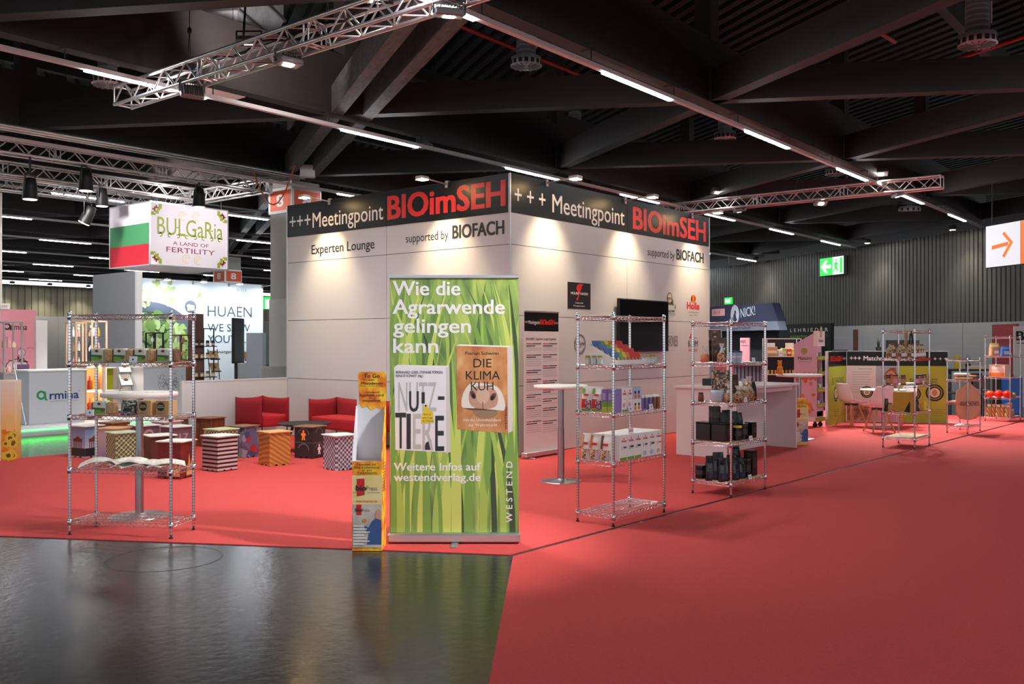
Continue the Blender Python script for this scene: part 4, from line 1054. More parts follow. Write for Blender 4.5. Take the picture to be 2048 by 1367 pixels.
b = MB(); b.cbox(0, 0, 0, 0.3, 0.25, 0.3, 0.005, mat('mustard card', (196, 150, 40), 0.5)); b.M = frame((0, 0.25, 0), (0, -1)); b.poly([(0.16, 0.0), (0.25, 0.0), (0.25, 0.18)], BLACK, .002); b.M = Matrix(); b.quad(.16, .0, .3, .3, ORG, .001); b.build('carton', t); put(t, R4, 0.05, 0.08, 1)
jar('bottle with dark cap at the left end of the third shelf near the chairs', R4, 0.03, 0.42, 1, 0.03, 0.2, mat('olive glass', (70, 60, 34), 0.2), BLACK, 'bottles near the chairs', 'sauce_bottle')
jar('second small bottle beside the mustard box', R4, 0.02, 0.36, 1, 0.035, 0.13, KRAFT, INKG, 'bottles near the chairs', 'sauce_bottle')
for i, (x, y, m_) in enumerate(((0.45, 0.1, BFILM), (0.55, 0.2, BFILM), (0.66, 0.12, ORG), (0.7, 0.05, YEL))):
    tall_bag('%s small bag right of the mustard box' % ORD[i], R4, x, y, 1, 0.11, 0.08, 0.2 if i < 2 else 0.14, m_, [(.2, .2, .8, .5, KRAFT)], 0, group='small bags near the mustard box')
# hanging paper strip with pretzel shapes
for i, (x, y) in enumerate(((0.2, 0.2), (0.42, 0.24))):
    b = MB(); pts = []
    for k in range(12): pts.append((0.03 * math.sin(k * .5 + i), 0, -0.035 * k))
    for a, c in zip(pts, pts[1:]): b.box(-0.04 + a[0], -0.004, c[2], 0.04 + a[0], 0.004, a[2] + 0.002, KRAFT)
    put(tag(b.build('paper_strip'), '%s kraft paper strip hanging inside the rack near the chairs' % ('left' if i == 0 else 'other'), 'paper strip', 'hanging paper strips'), R4, x, y, 1.775)
b = MB(); b.path([(0, 0, 0), (0.05, 0, -0.07), (0.09, 0, -0.22)], 0.012, BLACK, 6); b.path([(0, 0, 0), (-0.05, 0, -0.07), (-0.09, 0, -0.22)], 0.012, BLACK, 6); put(tag(b.build('tongs'), 'black tongs hanging inside the rack near the chairs', 'tongs'), R4, 0.35, 0.15, 1.775)

# ---------------- rack 5: apron bags; rack 6: vegetables, noodles
APR = mat('peach cloth', (214, 158, 128), 0.9)
t = thing('apron_bag', 'peach cloth apron bag with dark lettering hanging on the low rack', 'bag')
b = MB(); vs, fs = [], []
prof = [(0.0, .04), (0.06, .10), (0.14, .20), (0.2, .22), (0.34, .225), (0.5, .225), (0.58, .21), (0.63, .15), (0.65, .05)]
for z, hw in prof:
    for k in range(9):
        q = -1 + k / 4.0; vs.append((hw * q, -0.03 * math.cos(q * 1.4) - 0.012 * math.sin(5 * q + 9 * z), -z))
for j in range(len(prof) - 1):
    for k in range(8): fs.append((j * 9 + k, j * 9 + 9 + k, j * 9 + 10 + k, j * 9 + 1 + k))
b.add(vs, fs, APR, True); o = b.build('cloth_body', t); sd = o.modifiers.new('thick', 'SOLIDIFY'); sd.thickness = 0.012
b = MB(); b.text('BIO BREADNESS', -0.17, -0.40, 0.34, 0.075, INK, 0.052, 0.0); b.build('lettering', t)
b = MB(); b.path([(-0.04, -0.02, 0), (-0.02, 0.0, 0.05), (0.02, 0, 0.05), (0.04, -0.02, 0)], 0.008, APR, 6); b.build('strap', t)
put(t, R5, 0.1, 0.02, 0.895, -PI / 4)
for i, (x, y, rt) in enumerate(((0.2, 0.12, 0.1), (0.45, 0.16, -0.15), (0.35, 0.2, 0.2))):
    b = MB(); b.cbox(-0.2, -0.12, 0, 0.2, 0.12, 0.035, 0.01, (KRAFT, APR, PAPER)[i]); put(tag(b.build('folded_cloth'), '%s folded cloth on the low rack above the apron bag' % ORD[i], 'cloth', 'folded cloths on the low rack'), R5, x, y, 2, rt, 0.036 * i)
b = MB(); b.cbox(-0.16, -0.1, 0, 0.16, 0.1, 0.03, 0.008, APR); put(tag(b.build('folded_cloth'), 'peach folded cloth on the lower shelf of the low rack', 'cloth', 'folded cloths on the low rack'), R5, 0.08, 0.2, 1)
b = MB()
for k in range(14): b.ball((0.02 + 0.03 * k, 0.04 * math.sin(k * 2.1), 0.014), 0.02, 0.016, 0.013, PAPER, 8, 5)
put(tag(b.build('white_ribbon'), 'white crumpled ribbon lying on the bottom of the low rack', 'ribbon'), R5, 0.03, 0.2, 0)
TOM = mat('tomato red', (206, 36, 20), 0.25); STEMG = mat('stem green', (56, 104, 40), 0.6)
def veg(x, y, s, r, m, label, name, grp, stem=True, sq=0.85):
    t = thing(name, label, 'vegetable', group=grp)
    b = MB(); b.ball((0, 0, r * sq), r, r, r * sq, m, 14, 9); b.build('flesh', t)
    if stem:
        b = MB()
        for k in range(5): b.tube((0, 0, r * sq * 1.98), (r * .4 * math.cos(k * 1.26), r * .4 * math.sin(k * 1.26), r * sq * 1.93), 0.006, STEMG, 5)
        b.tube((0, 0, r * sq * 1.95), (0.006, 0, r * sq * 2.25), 0.006, STEMG, 5); b.build('stem', t)
    put(t, R6, x, y, s)
veg(0.04, 0.38, 1, 0.085, mat('tomato orange', (214, 76, 30), 0.25), 'orange red tomato at the left of the far right rack', 'tomato', 'large tomatoes'); veg(0.05, 0.22, 1, 0.09, TOM, 'big red tomato in the middle of the far right rack', 'tomato', 'large tomatoes'); veg(0.05, 0.06, 1, 0.09, TOM, 'big red tomato beside the front post of the far right rack', 'tomato', 'large tomatoes')
for i in range(5): veg(0.2 + 0.1 * i, 0.08 + 0.04 * (i % 2), 1, 0.05, mat('olive veg', (150, 140, 60), 0.4), '%s small olive vegetable on the far right rack' % ORD[i], 'vegetable', 'small olive vegetables', False)
for i in range(5):
    tall_bag('%s noodle bag from the left at the bottom of the far right rack' % ORD[i], R6, 0.06 + 0.03 * (i % 2), 0.4 - 0.085 * i, 0, 0.1, 0.07, 0.26, pmat('noodles', 'wave', [(0.3, (150, 110, 60)), (0.7, (214, 176, 110))], scale=8, rough=0.5, rot=(0, 0.4, 0)), [(.2, .8, .8, .95, PAPER)], -PI / 4, group='noodle bags')
for i in range(3): jar('%s jar with pale lid at the bottom right rack' % ORD[i], R6, 0.25 + 0.14 * i, 0.1, 0, 0.055, 0.14, KRAFT, PAPER, 'jars on the far right rack'); 
for i in range(2): jar('%s upper jar stacked at the bottom right rack' % ORD[i], R6, 0.25 + 0.14 * i, 0.1, R6.zs[0] + 0.143, 0.05, 0.13, PEACH, PAPER, 'jars on the far right rack')
o = tag(carton(0.3, 0.3, 0.25, mat('pack cream', (232, 214, 190), 0.5), None, side=lambda b, w_, h: (b.quad(0.01, 0.01, w_ - .01, h * .35, ORG, .001), b.quad(.05, h * .6, w_ - .05, h * .8, PAPER, .001))).build('snack_carton'), 'cream carton with orange foot on the far right rack', 'food pack'); put(o, R6, 0.03, 0.1, 2)
tall_bag('brown bag right of the cream carton on the far right rack', R6, 0.5, 0.1, 2, 0.14, 0.08, 0.17, BRN, [(.2, .3, .8, .6, KRAFT)], 0); 
tall_bag('crumpled kraft bag on the top shelf of the far right rack', R6, 0.05, 0.3, 3, 0.2, 0.12, 0.26, KRAFT, [(.3, .2, .8, .4, PAPER)], -PI / 4); tall_bag('blue printed bag on the top shelf of the far right rack', R6, 0.05, 0.1, 3, 0.18, 0.1, 0.2, BLUEP, [(.2, .15, .8, .5, LBLUE)], -PI / 4)
tall_bag('small blue bag lying right on the top shelf of the far right rack', R6, 0.35, 0.1, 3, 0.2, 0.09, 0.09, BLUEP, [(.1, .2, .6, .6, PAPER)], 0.2)
# ================================================================== furniture on the stand
TOPW = mat('table top white', (232, 228, 222), 0.4); TEDGE = mat('table edge', (206, 196, 180), 0.5)
def bar_table(p, label, R=0.33, H=1.13, RB=0.26):
    t = thing('bar_table', label, 'table', (p.x, p.y, 0), 0, 'tall round tables')
    b = MB(); b.lathe([(RB, 0.0075), (RB, 0.013), (RB * .9, 0.02), (0.06, 0.028), (0.05, 0.04)], STEEL, 40); b.build('base', t)
    b = MB(); b.lathe([(0.038, 0.03), (0.038, 0.62)], STEEL, 20); b.lathe([(0.033, 0.62), (0.033, H - 0.045)], STEEL, 20); b.build('column', t)
    b = MB(); b.lathe([(0.12, H - 0.05), (0.12, H - 0.04)], DARK, 20); b.build('mount_plate', t)
    b = MB(); b.lathe([(R - 0.012, H - 0.04), (R, H - 0.034), (R, H - 0.006), (R - 0.006, H)], TOPW, 48); b.build('tabletop', t)
    return t
bar_table(gp(1122, 963), 'tall white bar table between programme roll-up and grocery rack', 0.315, 1.115, 0.236)
bar_table(gp(279, 1033), 'tall white bar table behind the left wire rack', 0.335, 1.145, 0.27)
bar_table(at(1598, 15.35), 'tall white bar table behind the end of the white counter', 0.37, 1.08, 0.26)
for i, (dx, dy, r) in enumerate(((-0.1, -0.05, 0.2), (0.12, -0.1, -0.3))):
    p = gp(279, 1033); b = MB(); b.box(-0.1, -0.07, 0, 0.1, 0.07, 0.004, LEAF)
    tag(b.build('flyer', loc=(p.x + dx, p.y + dy, 1.1455), rz=r), '%s flyer lying on the left tall table' % ORD[i], 'flyer', 'flyers on the left tall table')

# red sofas: a thin upholstered shell of three panels with a loose rounded seat, on slim legs
FAB = pmat('crimson wool', 'noise', [(0.3, (128, 10, 26)), (0.7, (150, 14, 32))], scale=120, rough=0.9, bumpd=0.001)
FAB2 = pmat('red seat wool', 'noise', [(0.3, (160, 20, 30)), (0.7, (178, 26, 36))], scale=120, rough=0.9, bumpd=0.001)
def cushion_panel(L, z0, z1, th):
    b = MB(); n = 14; m_ = 6; vs, fs = [], []
    for s in (1, -1):
        for i in range(n + 1):
            for j in range(m_ + 1):
                q, r = i / n, j / m_
                puff = (1 - abs(2 * q - 1) ** 6) * (1 - abs(2 * r - 1) ** 4)
                top = 0.025 * (abs(2 * q - 1) ** 3) * r
                vs.append((L * q, s * (0.006 + th / 2 * puff), z0 + (z1 - z0) * r + top))
    k = (n + 1) * (m_ + 1)
    for i in range(n):
        for j in range(m_):
            a = i * (m_ + 1) + j
            fs.append((a, a + 1, a + m_ + 2, a + m_ + 1)); fs.append((k + a, k + a + m_ + 1, k + a + m_ + 2, k + a + 1))
    for i in range(n):
        a = i * (m_ + 1); fs.append((a, a + m_ + 1, k + a + m_ + 1, k + a)); a += m_; fs.append((a, k + a, k + a + m_ + 1, a + m_ + 1))
    for j in range(m_):
        fs.append((j, k + j, k + j + 1, j + 1)); a = n * (m_ + 1) + j; fs.append((a, a + 1, k + a + 1, k + a))
    b.add(vs, fs, FAB, True); return b
def sofa(name, label, cat, p, rzv, W, D):
    """local: back along y = 0 (x from 0 to W), arms run to y = -D; opens towards -y"""
    t = thing(name, label, cat, p, rzv)
    cushion_panel(W, 0.27, 0.70, 0.075).build('backrest', t)
    a = cushion_panel(D, 0.27, 0.70, 0.075); o = a.build('armrest', t); o.rotation_euler = (0, 0, -PI / 2)
    o = cushion_panel(D, 0.27, 0.70, 0.075).build('armrest', t); o.rotation_euler = (0, 0, -PI / 2); o.location = (W, 0, 0)
    b = MB(); n = 16; rings = []
    def outline(k):
        pts = [(0.03, -0.03), (W - 0.03, -0.03)]
        for i in range(n + 1):
            q = i / n; pts.append((W - 0.03 - (W - 0.06) * q, -D + 0.02 - 0.07 * math.sin(PI * q)))
        cx, cy = W / 2, -D / 2
        return [(cx + (x - cx) * k, cy + (y - cy) * k) for x, y in pts]
    for z, k in ((0.27, .97), (0.30, 1.0), (0.40, 1.0), (0.435, .985), (0.45, .93)):
        rings.append([(x, y, z) for x, y in outline(k)])
    b.loft(rings, FAB2); b.build('seat', t)
    for x in (0.02, W - 0.02):
        for y in (-0.02, -D + 0.02):
            b = MB(); b.tube((x, y, 0.007), (x, y, 0.29), 0.009, DARK, 8); b.build('leg', t)
    return t
sofa('armchair', 'small red upholstered armchair by the low white partition', 'armchair', (8.82, 12.90, 0), 0, 0.52, 0.70)
sofa('sofa', 'red two seat sofa against the booth wall', 'sofa', (9.84, 11.62, 0), -PI / 2, 1.5, 0.56)
# round coffee table
p = at(609, 13.62)
t = thing('coffee_table', 'low round black coffee table in front of the red sofas', 'table', p)
b = MB(); b.lathe([(0.30, 0.385), (0.37, 0.40), (0.39, 0.412), (0.385, 0.422), (0.36, 0.418), (0.05, 0.415)], BLACK, 40); b.build('tabletop', t)
for k in range(3):
    a = 2 * PI * k / 3 + 0.55
    b = MB(); b.tube((0.16 * math.cos(a), 0.16 * math.sin(a), 0.39), (0.31 * math.cos(a), 0.31 * math.sin(a), 0.007), 0.022, BLACK, 8, 0.013); b.build('leg', t)

# folded cardboard stools
def stool(u, v, label, wall, top, ang=-6.0, draw=None, H=0.44, s=0.15):
    p = gp(u, v, 0.006); e = ray(u).normalized() * s * 1.25
    t = thing('cardboard_stool', label, 'stool', (p.x + e.x, p.y + e.y, 0.0062), math.radians(ang), 'printed cardboard stools')
    b = MB()
    for k in range(4):
        b.M = RZ(k * PI / 2)
        pts = [(-s, 0), (-s + 0.07, 0), (-s + 0.09, 0.02), (-0.04, 0.02), (-0.03, 0), (0.03, 0), (0.04, 0.02), (s - 0.09, 0.02), (s - 0.07, 0), (s, 0), (s, H - 0.012), (-s, H - 0.012)]
        b.poly(pts, wall, s)
    b.M = Matrix()
    b.build('stool_body', t)
    if draw:
        b = MB()
        for k in (0, 3):
            b.M = RZ(k * PI / 2); draw(b, s, H, k)
        b.M = Matrix(); b.build('printed_picture', t)
    b = MB(); n = 40; pts = []
    for k in range(n):
        a = 2 * PI * k / n; q = max(abs(math.cos(a)), abs(math.sin(a))); r = (s + 0.03) / q
        if q < 0.86: r *= 0.90 + 0.08 * (q - 0.7) / 0.16
        r *= 1 - 0.05 * math.cos(4 * a)
        pts.append((r * math.cos(a), r * math.sin(a)))
    b.prism(pts, H - 0.012, H, top); b.build('seat_top', t)
    return t
TOPP = mat('stool top pale', (222, 216, 208), 0.55); TOPB = mat('stool top brown', (136, 96, 66), 0.6); TOPG = mat('stool top green', (186, 196, 158), 0.55); TOPO = mat('stool top tan', (206, 160, 104), 0.55); TOPD = mat('stool top dark', (84, 60, 50), 0.55)
def m_stripe(): return pmat('striped card', 'wave', [(0.0, (30, 24, 26)), (0.32, (34, 26, 28)), (0.5, (196, 164, 164)), (0.7, (214, 186, 184))], scale=6.2, rough=0.55, direction='Z')
WAVEW = pmat('wavy wood print', 'wave', [(0.2, (166, 104, 44)), (0.8, (206, 140, 66))], scale=7.0, rough=0.55, direction='DIAGONAL', distort=2.2, rot=(0.3, 0.4, 0.9))
CHK = pmat('blue check print', 'checker', [(0.3, (86, 92, 112)), (0.7, (206, 200, 206))], scale=34, rough=0.6, rot=(0.0, 0.0, 0.02))
GCHK = pmat('green quilt check', 'checker', [(0.3, (96, 112, 66)), (0.7, (216, 206, 160))], scale=34, rough=0.6)
PATCH = pmat('patchwork print', 'voronoi', [(0.15, (110, 96, 130)), (0.3, (70, 74, 110)), (0.45, (150, 140, 160)), (0.6, (178, 44, 56)), (0.75, (120, 150, 120)), (0.9, (96, 80, 100))], scale=11, rough=0.6, const=True)
DKCARD = mat('dark signal card', (46, 36, 38), 0.5); BRCARD = pmat('brown wood card', 'noise', [(0.3, (92, 50, 28)), (0.7, (134, 74, 42))], scale=5, rough=0.6, stretch=(6, 6, 1)); RDCARD = pmat('dark red fire card', 'noise', [(0.3, (92, 24, 18)), (0.7, (134, 44, 30))], scale=6, rough=0.55)
SKY = pmat('evening sky card', 'grad', [(0.3, (196, 190, 214)), (0.55, (160, 168, 200)), (1.0, (120, 136, 178))], direction='Z', stretch=(1, 1, 2.3), rough=0.55)
LAV = pmat('lavender card', 'grad', [(0.0, (140, 124, 160)), (1.0, (214, 196, 190))], direction='Z', stretch=(1, 1, 2.3), rough=0.55)
FLAME = mat('flame pale', (226, 166, 100), 0.5); SIG = mat('signal orange', (250, 140, 40), 0.4, emit=(250, 130, 40), strength=0.0)
def d_flame(b, s, H, k):
    b.poly([(-s * .2, .03), (s * .95, .03), (s * .95, H * .4), (s * .75, H * .3), (s * .6, H * .55), (s * .35, H * .3), (s * .2, H * .66), (0, H * .34), (-s * .2, H * .2)], FLAME, s + .002)
def d_signal(b, s, H, k):
    b.ring(0.0, H * .74, s * .62, s * .54, GREY, s + .002, 20, 0, PI * .9); b.ring(0.0, H * .26, s * .62, s * .54, GREY, s + .002, 20, 0, PI * .9); b.quad(-s, H * .49, s, H * .5, GREY, s + .002)
    m_ = SIG if k == 3 else PAPER; zc = H * .72 if k == 3 else H * .26
    b.disc(0, zc + .055, .018, .02, m_, s + .004, 12); b.poly([(-.03, zc + .035), (.03, zc + .035), (.045, zc - .0), (.02, zc - .005), (.03, zc - .065), (.008, zc - .065), (0, zc - .02), (-.008, zc - .065), (-.03, zc - .065), (-.02, zc - .005), (-.045, zc)], m_, s + .004)
def d_gate(b, s, H, k):
    g = BRN; d = DARK
    b.quad(-s, .02, s, H * .3, d, s + .002); b.quad(-s * .6, H * .5, s * .6, H * .6, g, s + .002); b.poly([(-s * .4, H * .6), (s * .4, H * .6), (0, H * .68)], g, s + .002)
    for q in range(6): b.quad(-s * .55 + q * s * .2, H * .3, -s * .47 + q * s * .2, H * .5, g, s + .002)
def d_quilt(b, s, H, k):
    for q in range(-3, 6):
        z = q * H / 4
        for sg in (1, -1):
            pts = [(-s, z if sg > 0 else z + H * .6), (s, z + H * .6 if sg > 0 else z)]
            (x0, z0), (x1, z1) = pts
            lo, hi = .02, H - .015
            def cl(x, zv): return x, min(max(zv, lo), hi)
            if max(z0, z1) < lo or min(z0, z1) > hi: continue
            tt = [0.0, 1.0]
            for e in range(2):
                pass
            n = 8
            for i in range(n):
                za, zb_ = z0 + (z1 - z0) * i / n, z0 + (z1 - z0) * (i + 1) / n; xa, xb = x0 + (x1 - x0) * i / n, x0 + (x1 - x0) * (i + 1) / n
                if min(za, zb_) > lo and max(za, zb_) < hi: b.poly([(xa, za - .003), (xb, zb_ - .003), (xb, zb_ + .003), (xa, za + .003)], DARK, s + .002)
def d_num(tx):
    def f(b, s, H, k): b.text(tx, -s * .4, H * .55, s * .9, H * .22, mat('card pale print', (196, 160, 156)), s + .003, 0.02)
    return f
def d_face(b, s, H, k): b.ring(0, H * .7, s * .5, s * .3, mat('card pale print', (196, 160, 156)), s + .002, 16)
def d_market(b, s, H, k):
    for q in range(7): b.disc(-s * .7 + q * s * .23, H * (.2 + .1 * (q % 3)), .022, .03, (FLAME, BRN, GRND, KRAFT)[q % 4], s + .002 + .0003 * q, 10)
    b.quad(-s * .9, H * .18, s * .9, H * .22, DARK, s + .002)
stool(440, 943, 'cardboard stool with black and pink stripes', m_stripe(), TOPP, 4)
stool(549, 932, 'cardboard stool with wavy orange wood rays', WAVEW, TOPO, -8)
stool(620, 917, 'dark cardboard stool printed with crossing signals', DKCARD, TOPB, 16, d_signal)
stool(680, 941, 'quilted blue and white check cardboard stool', CHK, TOPP, -8, d_quilt)
stool(486, 916, 'patchwork cardboard stool behind the striped one', PATCH, TOPB, 8)
stool(443, 925, 'pale green topped cardboard stool hidden behind the striped one', GCHK, TOPG, 2)
stool(421, 893, 'brown cardboard stool with flames by the low partition', BRCARD, TOPB, 14, d_flame)
stool(174, 915, 'cardboard stool showing a gate against evening sky', SKY, TOPP, 12, d_gate)
stool(229, 906, 'tall orange brown cardboard stool behind the gate stool', mat('orange brown card', (178, 92, 48), 0.6), TOPB, 10)
stool(228, 922, 'tan and lavender cardboard stool left of the green quilted one', LAV, TOPO, 30)
stool(245, 934, 'green and cream quilted cardboard stool', GCHK, TOPG, -6, d_quilt)
stool(288, 914, 'mauve cardboard stool with a ring print behind the left table', mat('mauve card', (128, 92, 104), 0.6), TOPP, -4, d_face)
stool(333, 903, 'lavender cardboard stool with a white top', LAV, TOPP, 6)
stool(348, 894, 'farthest brown cardboard stool behind the left rack', mat('brown grey card', (110, 78, 70), 0.6), TOPB, 8)
stool(354, 917, 'cardboard stool printed 17 behind the left rack', mat('mauve card', (128, 92, 104), 0.6), TOPP, 2, d_num('17'))
stool(318, 942, 'brown cardboard stool with a market stall picture', mat('deep brown card', (96, 48, 34), 0.6), TOPP, -10, d_market)
stool(353, 958, 'dark red cardboard stool with pale flames behind the rack post', RDCARD, TOPP, 26, d_flame)

# ================================================================== big roll-up banner
BNR = at(908.5, 7.38); bang = math.atan2(RT.y, RT.x) + math.radians(0.0)
t = thing('rollup_banner', 'large grass green roll-up banner headed Wie die Agrarwende gelingen kann', 'banner', (BNR.x, BNR.y, 0), bang)
MPX = 7.38 / FPX                                   # metres per photo pixel at the banner
W2, HB = 0.515, 2.135
GBG = pmat('blurred meadow print', 'noise', [(0.25, (72, 98, 60)), (0.42, (110, 142, 74)), (0.58, (150, 178, 90)), (0.75, (190, 206, 104))], scale=2.3, rough=0.5, stretch=(3.2, 1, 0.7), rot=(0, 0.25, 0), distort=0.8)
b = MB(); b.box(-W2, -0.002, 0.08, W2, 0.002, HB - 0.01, GBG); b.build('banner_sheet', t)
b = MB(); b.cbox(-W2 - 0.012, -0.055, 0.014, W2 + 0.012, 0.055, 0.088, 0.012, ALU); b.build('cassette', t)
b = MB(); b.cbox(-W2 - 0.003, -0.012, HB - 0.022, W2 + 0.003, 0.012, HB + 0.006, 0.004, ALU); b.build('top_rail', t)
b = MB(); b.cbox(-0.02, -0.2, 0.006, 0.035, 0.16, 0.016, 0.004, ALU); b.build('foot', t)
b = MB(); b.tube((0, 0.02, 0.06), (0, 0.02, HB - 0.02), 0.009, ALU, 8); b.build('support_pole', t)
def bx(u): return (u - 908.5) * MPX
def bz(v): return HC + (V0 - v) * MPX
g = random.Random(5); b = MB()
BL = [mat('blade deep', (84, 118, 62), 0.5), mat('blade mid', (124, 162, 74), 0.5), mat('blade light', (164, 192, 90), 0.5), mat('blade lime', (198, 212, 106), 0.5), mat('blade dark', (60, 80, 54), 0.5)]
for k in range(86):
    x0 = g.uniform(-W2 - 0.1, W2 + 0.1); lean = g.uniform(-0.28, 0.22); hh = g.uniform(0.7, 1.95); ww = g.uniform(0.014, 0.045); z0 = 0.09 if k % 3 else g.uniform(0.3, 1.2)
    if z0 + hh > HB - 0.05: hh = HB - 0.05 - z0
    m_ = BL[g.choice((0, 1, 1, 2, 2, 3, 3, 4))]; n = 8; L_, R_ = [], []
    for i in range(n + 1):
        q = i / n; x = x0 + lean * q * q * hh; w_ = ww * (1 - q ** 1.7) * (min(1, q * 4) if z0 > .1 else 1) + 0.0005; z = z0 + hh * q
        L_.append((x - w_, z)); R_.append((x + w_, z))
    for i in range(n):
        qd = [L_[i], R_[i], R_[i + 1], L_[i + 1]]
        qd = [(min(max(x, -W2 + .002), W2 - .002), z) for x, z in qd]
        if abs(qd[0][0] - qd[1][0]) < 1e-5 and abs(qd[2][0] - qd[3][0]) < 1e-5: continue
        b.poly(qd, m_, 0.0023 + 0.00001 * k)
b.build('grass_print', t)
BW = mat('banner lettering white', (236, 234, 236), 0.5)
for (tx, u0, u1, v) in (('Wie die', 786, 920, 590), ('Agrarwende', 786, 1009, 627), ('gelingen', 787, 941, 665), ('kann', 787, 876, 705)):
    b = MB(); b.text(tx, bx(u0), bz(v), (u1 - u0) * MPX, 28 * MPX, BW, 0.00340, 0.02); b.build('lettering', t)
for (tx, u0, u1, v) in (('Weitere Infos auf', 788, 961, 940), ('westendverlag.de', 788, 961, 961)):
    b = MB(); b.text(tx, bx(u0), bz(v), (u1 - u0) * MPX, 15 * MPX, BW, 0.00340, 0.022); b.build('lettering', t)
b = MB(); b.text('W E S T E N D', bx(1024.5), bz(1044), 122 * MPX, 12 * MPX, BW, 0.00340, 0.01, rot=PI / 2)
b.build('lettering', t)
# printed book, cow
COW = pmat('cow hide print', 'noise', [(0.3, (176, 108, 62)), (0.6, (206, 146, 92)), (0.8, (222, 176, 128))], scale=6, rough=0.5, stretch=(1.5, 1, 1))
b = MB()
def P(u, v): return (bx(u), bz(v))
b.poly([P(912.5, 691), P(1014.5, 694), P(1016, 866), P(914, 858)], COW, 0.00340)
b.poly([P(912.5, 691), P(920, 688), P(1025, 691.5), P(1014.5, 694)], PAPER, 0.00340); b.poly([P(1014.5, 694), P(1025, 691.5), P(1025.5, 861), P(1016, 866)], mat('page edge', (210, 204, 200), .6), 0.00340)
MUZ = mat('muzzle pale', (226, 214, 204), .5); MUZ2 = mat('muzzle pink', (188, 146, 124), .5); NOS = mat('nostril', (98, 64, 54), .5)
def rnd_poly(pts, n=3):
    for _ in range(n):
        out = []
        for (xa, za), (xb, zb) in zip(pts, pts[1:] + pts[:1]): out += [(xa * .75 + xb * .25, za * .75 + zb * .25), (xa * .25 + xb * .75, za * .25 + zb * .75)]
        pts = out
    return pts
def el(u, v, ru, rv, m_, lay, a=0.0): b.poly([(bx(u) + MPX * (ru * math.cos(k * PI / 12) * math.cos(a) - rv * math.sin(k * PI / 12) * math.sin(a)), bz(v) + MPX * (ru * math.cos(k * PI / 12) * math.sin(a) + rv * math.sin(k * PI / 12) * math.cos(a))) for k in range(24)], m_, lay)
b.poly(rnd_poly([P(922, 815), P(924, 790), P(936, 768), P(950, 764), P(985, 768), P(1000, 776), P(1010, 800), P(1011, 820), P(1000, 822), P(966, 818), P(935, 817)]), MUZ, 0.00385)
b.poly(rnd_poly([P(938, 806), P(937, 786), P(943, 776), P(955, 771), P(978, 772), P(992, 780), P(997, 794), P(994, 812), P(980, 817), P(965, 818), P(948, 815)]), MUZ2, 0.00400); el(966, 790, 13, 17, mat('muzzle highlight', (206, 170, 148), .5), 0.00406); b.quad(bx(965), bz(818), bx(966.3), bz(803), NOS, 0.00418)
el(946, 789, 5, 9, NOS, 0.00415, 0.45); el(986, 793, 5, 8.5, NOS, 0.00415, -0.55); el(947, 791, 3, 5, BLACK, 0.00424, 0.45); el(985, 795, 3, 5, BLACK, 0.00424, -0.55)
b.poly(rnd_poly([P(942, 814), P(966, 817), P(998, 820), P(992, 834), P(968, 837), P(950, 832)]), mat('cow chin', (150, 120, 92), .5), 0.00400); b.poly([P(925, 815), P(966, 817), P(1008, 821), P(966, 820), P(940, 819)], NOS, 0.00424)
b.text('Florian Schwinn', bx(931), bz(709), 66 * MPX, 6.5 * MPX, INK, 0.00445)
for tx, u0, u1, v in (('DIE', 947, 983, 734), ('KLIMA', 932, 1000, 758.5), ('KUH', 942, 987, 780)): b.text(tx, bx(u0), bz(v), (u1 - u0) * MPX, 17 * MPX, INK, 0.00445, 0.0)
b.text('Von der Umweltsünderin', bx(926), bz(842), 76 * MPX, 5.5 * MPX, BW, 0.00445); b.text('zur Weltretterin', bx(937), bz(852), 57 * MPX, 5.5 * MPX, BW, 0.00445); b.text('WESTEND', bx(1014), bz(858), 46 * MPX, 4 * MPX, INK, 0.00445, rot=PI / 2)
b.build('printed_cow_book', t)
b = MB()
b.poly([P(788, 734), P(897, 733), P(898, 904), P(791, 899)], mat('book cover white', (232, 228, 234), .5), 0.00340); b.poly([P(788, 734), P(795, 729), P(899, 731), P(892, 735)], PAPER, 0.00355); b.poly([P(892, 735), P(899, 731), P(901, 903), P(893, 907)], mat('page edge', (210, 204, 200), .6), 0.00355)
b.text('BERNHARD GEIER, STEFANIE PÖPKEN,', bx(792), bz(746.5), 94 * MPX, 5 * MPX, INK, 0.00415, 0.01); b.text('RENATE KÜNAST (Hg.)', bx(792), bz(753.5), 54 * MPX, 5 * MPX, INK, 0.00415, 0.01)
LG = mat('book letter grey', (190, 184, 182), .5); DK = mat('book letter dark', (48, 46, 54), .5)
b.text('NUTZ', bx(797), bz(822), 76 * MPX, 58 * MPX, LG, 0.00409, 0.0); b.text('U', bx(819), bz(822), 18 * MPX, 40 * MPX, DK, 0.00418, 0.02); b.text('l', bx(844), bz(806), 5 * MPX, 22 * MPX, DK, 0.00418, 0.02); b.quad(bx(876), bz(799), bx(889), bz(792), DK, 0.00418)
for tx, u0, u1, v, h_, m_ in (('T', 791, 812, 896, 71, DK), ('I', 814, 821, 897, 70, DK), ('E', 827, 842, 897, 70, LG), ('R', 846, 866, 899, 70, LG), ('E', 871, 888, 901, 70, DK)): b.text(tx, bx(u0), bz(v), (u1 - u0) * MPX, h_ * MPX, m_, 0.00412, 0.01)
b.poly([P(829, 897), P(842, 897), P(842, 890), P(834, 888)], DK, 0.00421); b.poly([P(845, 899), P(852, 885), P(862, 878), P(866, 899)], DK, 0.00421)
b.poly([P(842, 843), P(845, 824), P(848, 818), P(850, 808), P(854, 808), P(857, 818), P(866, 824), P(868, 845), P(844, 847)], YEL, 0.00436); b.disc(bx(851.5), bz(811), 2 * MPX, 2 * MPX, INK, 0.00448, 10)
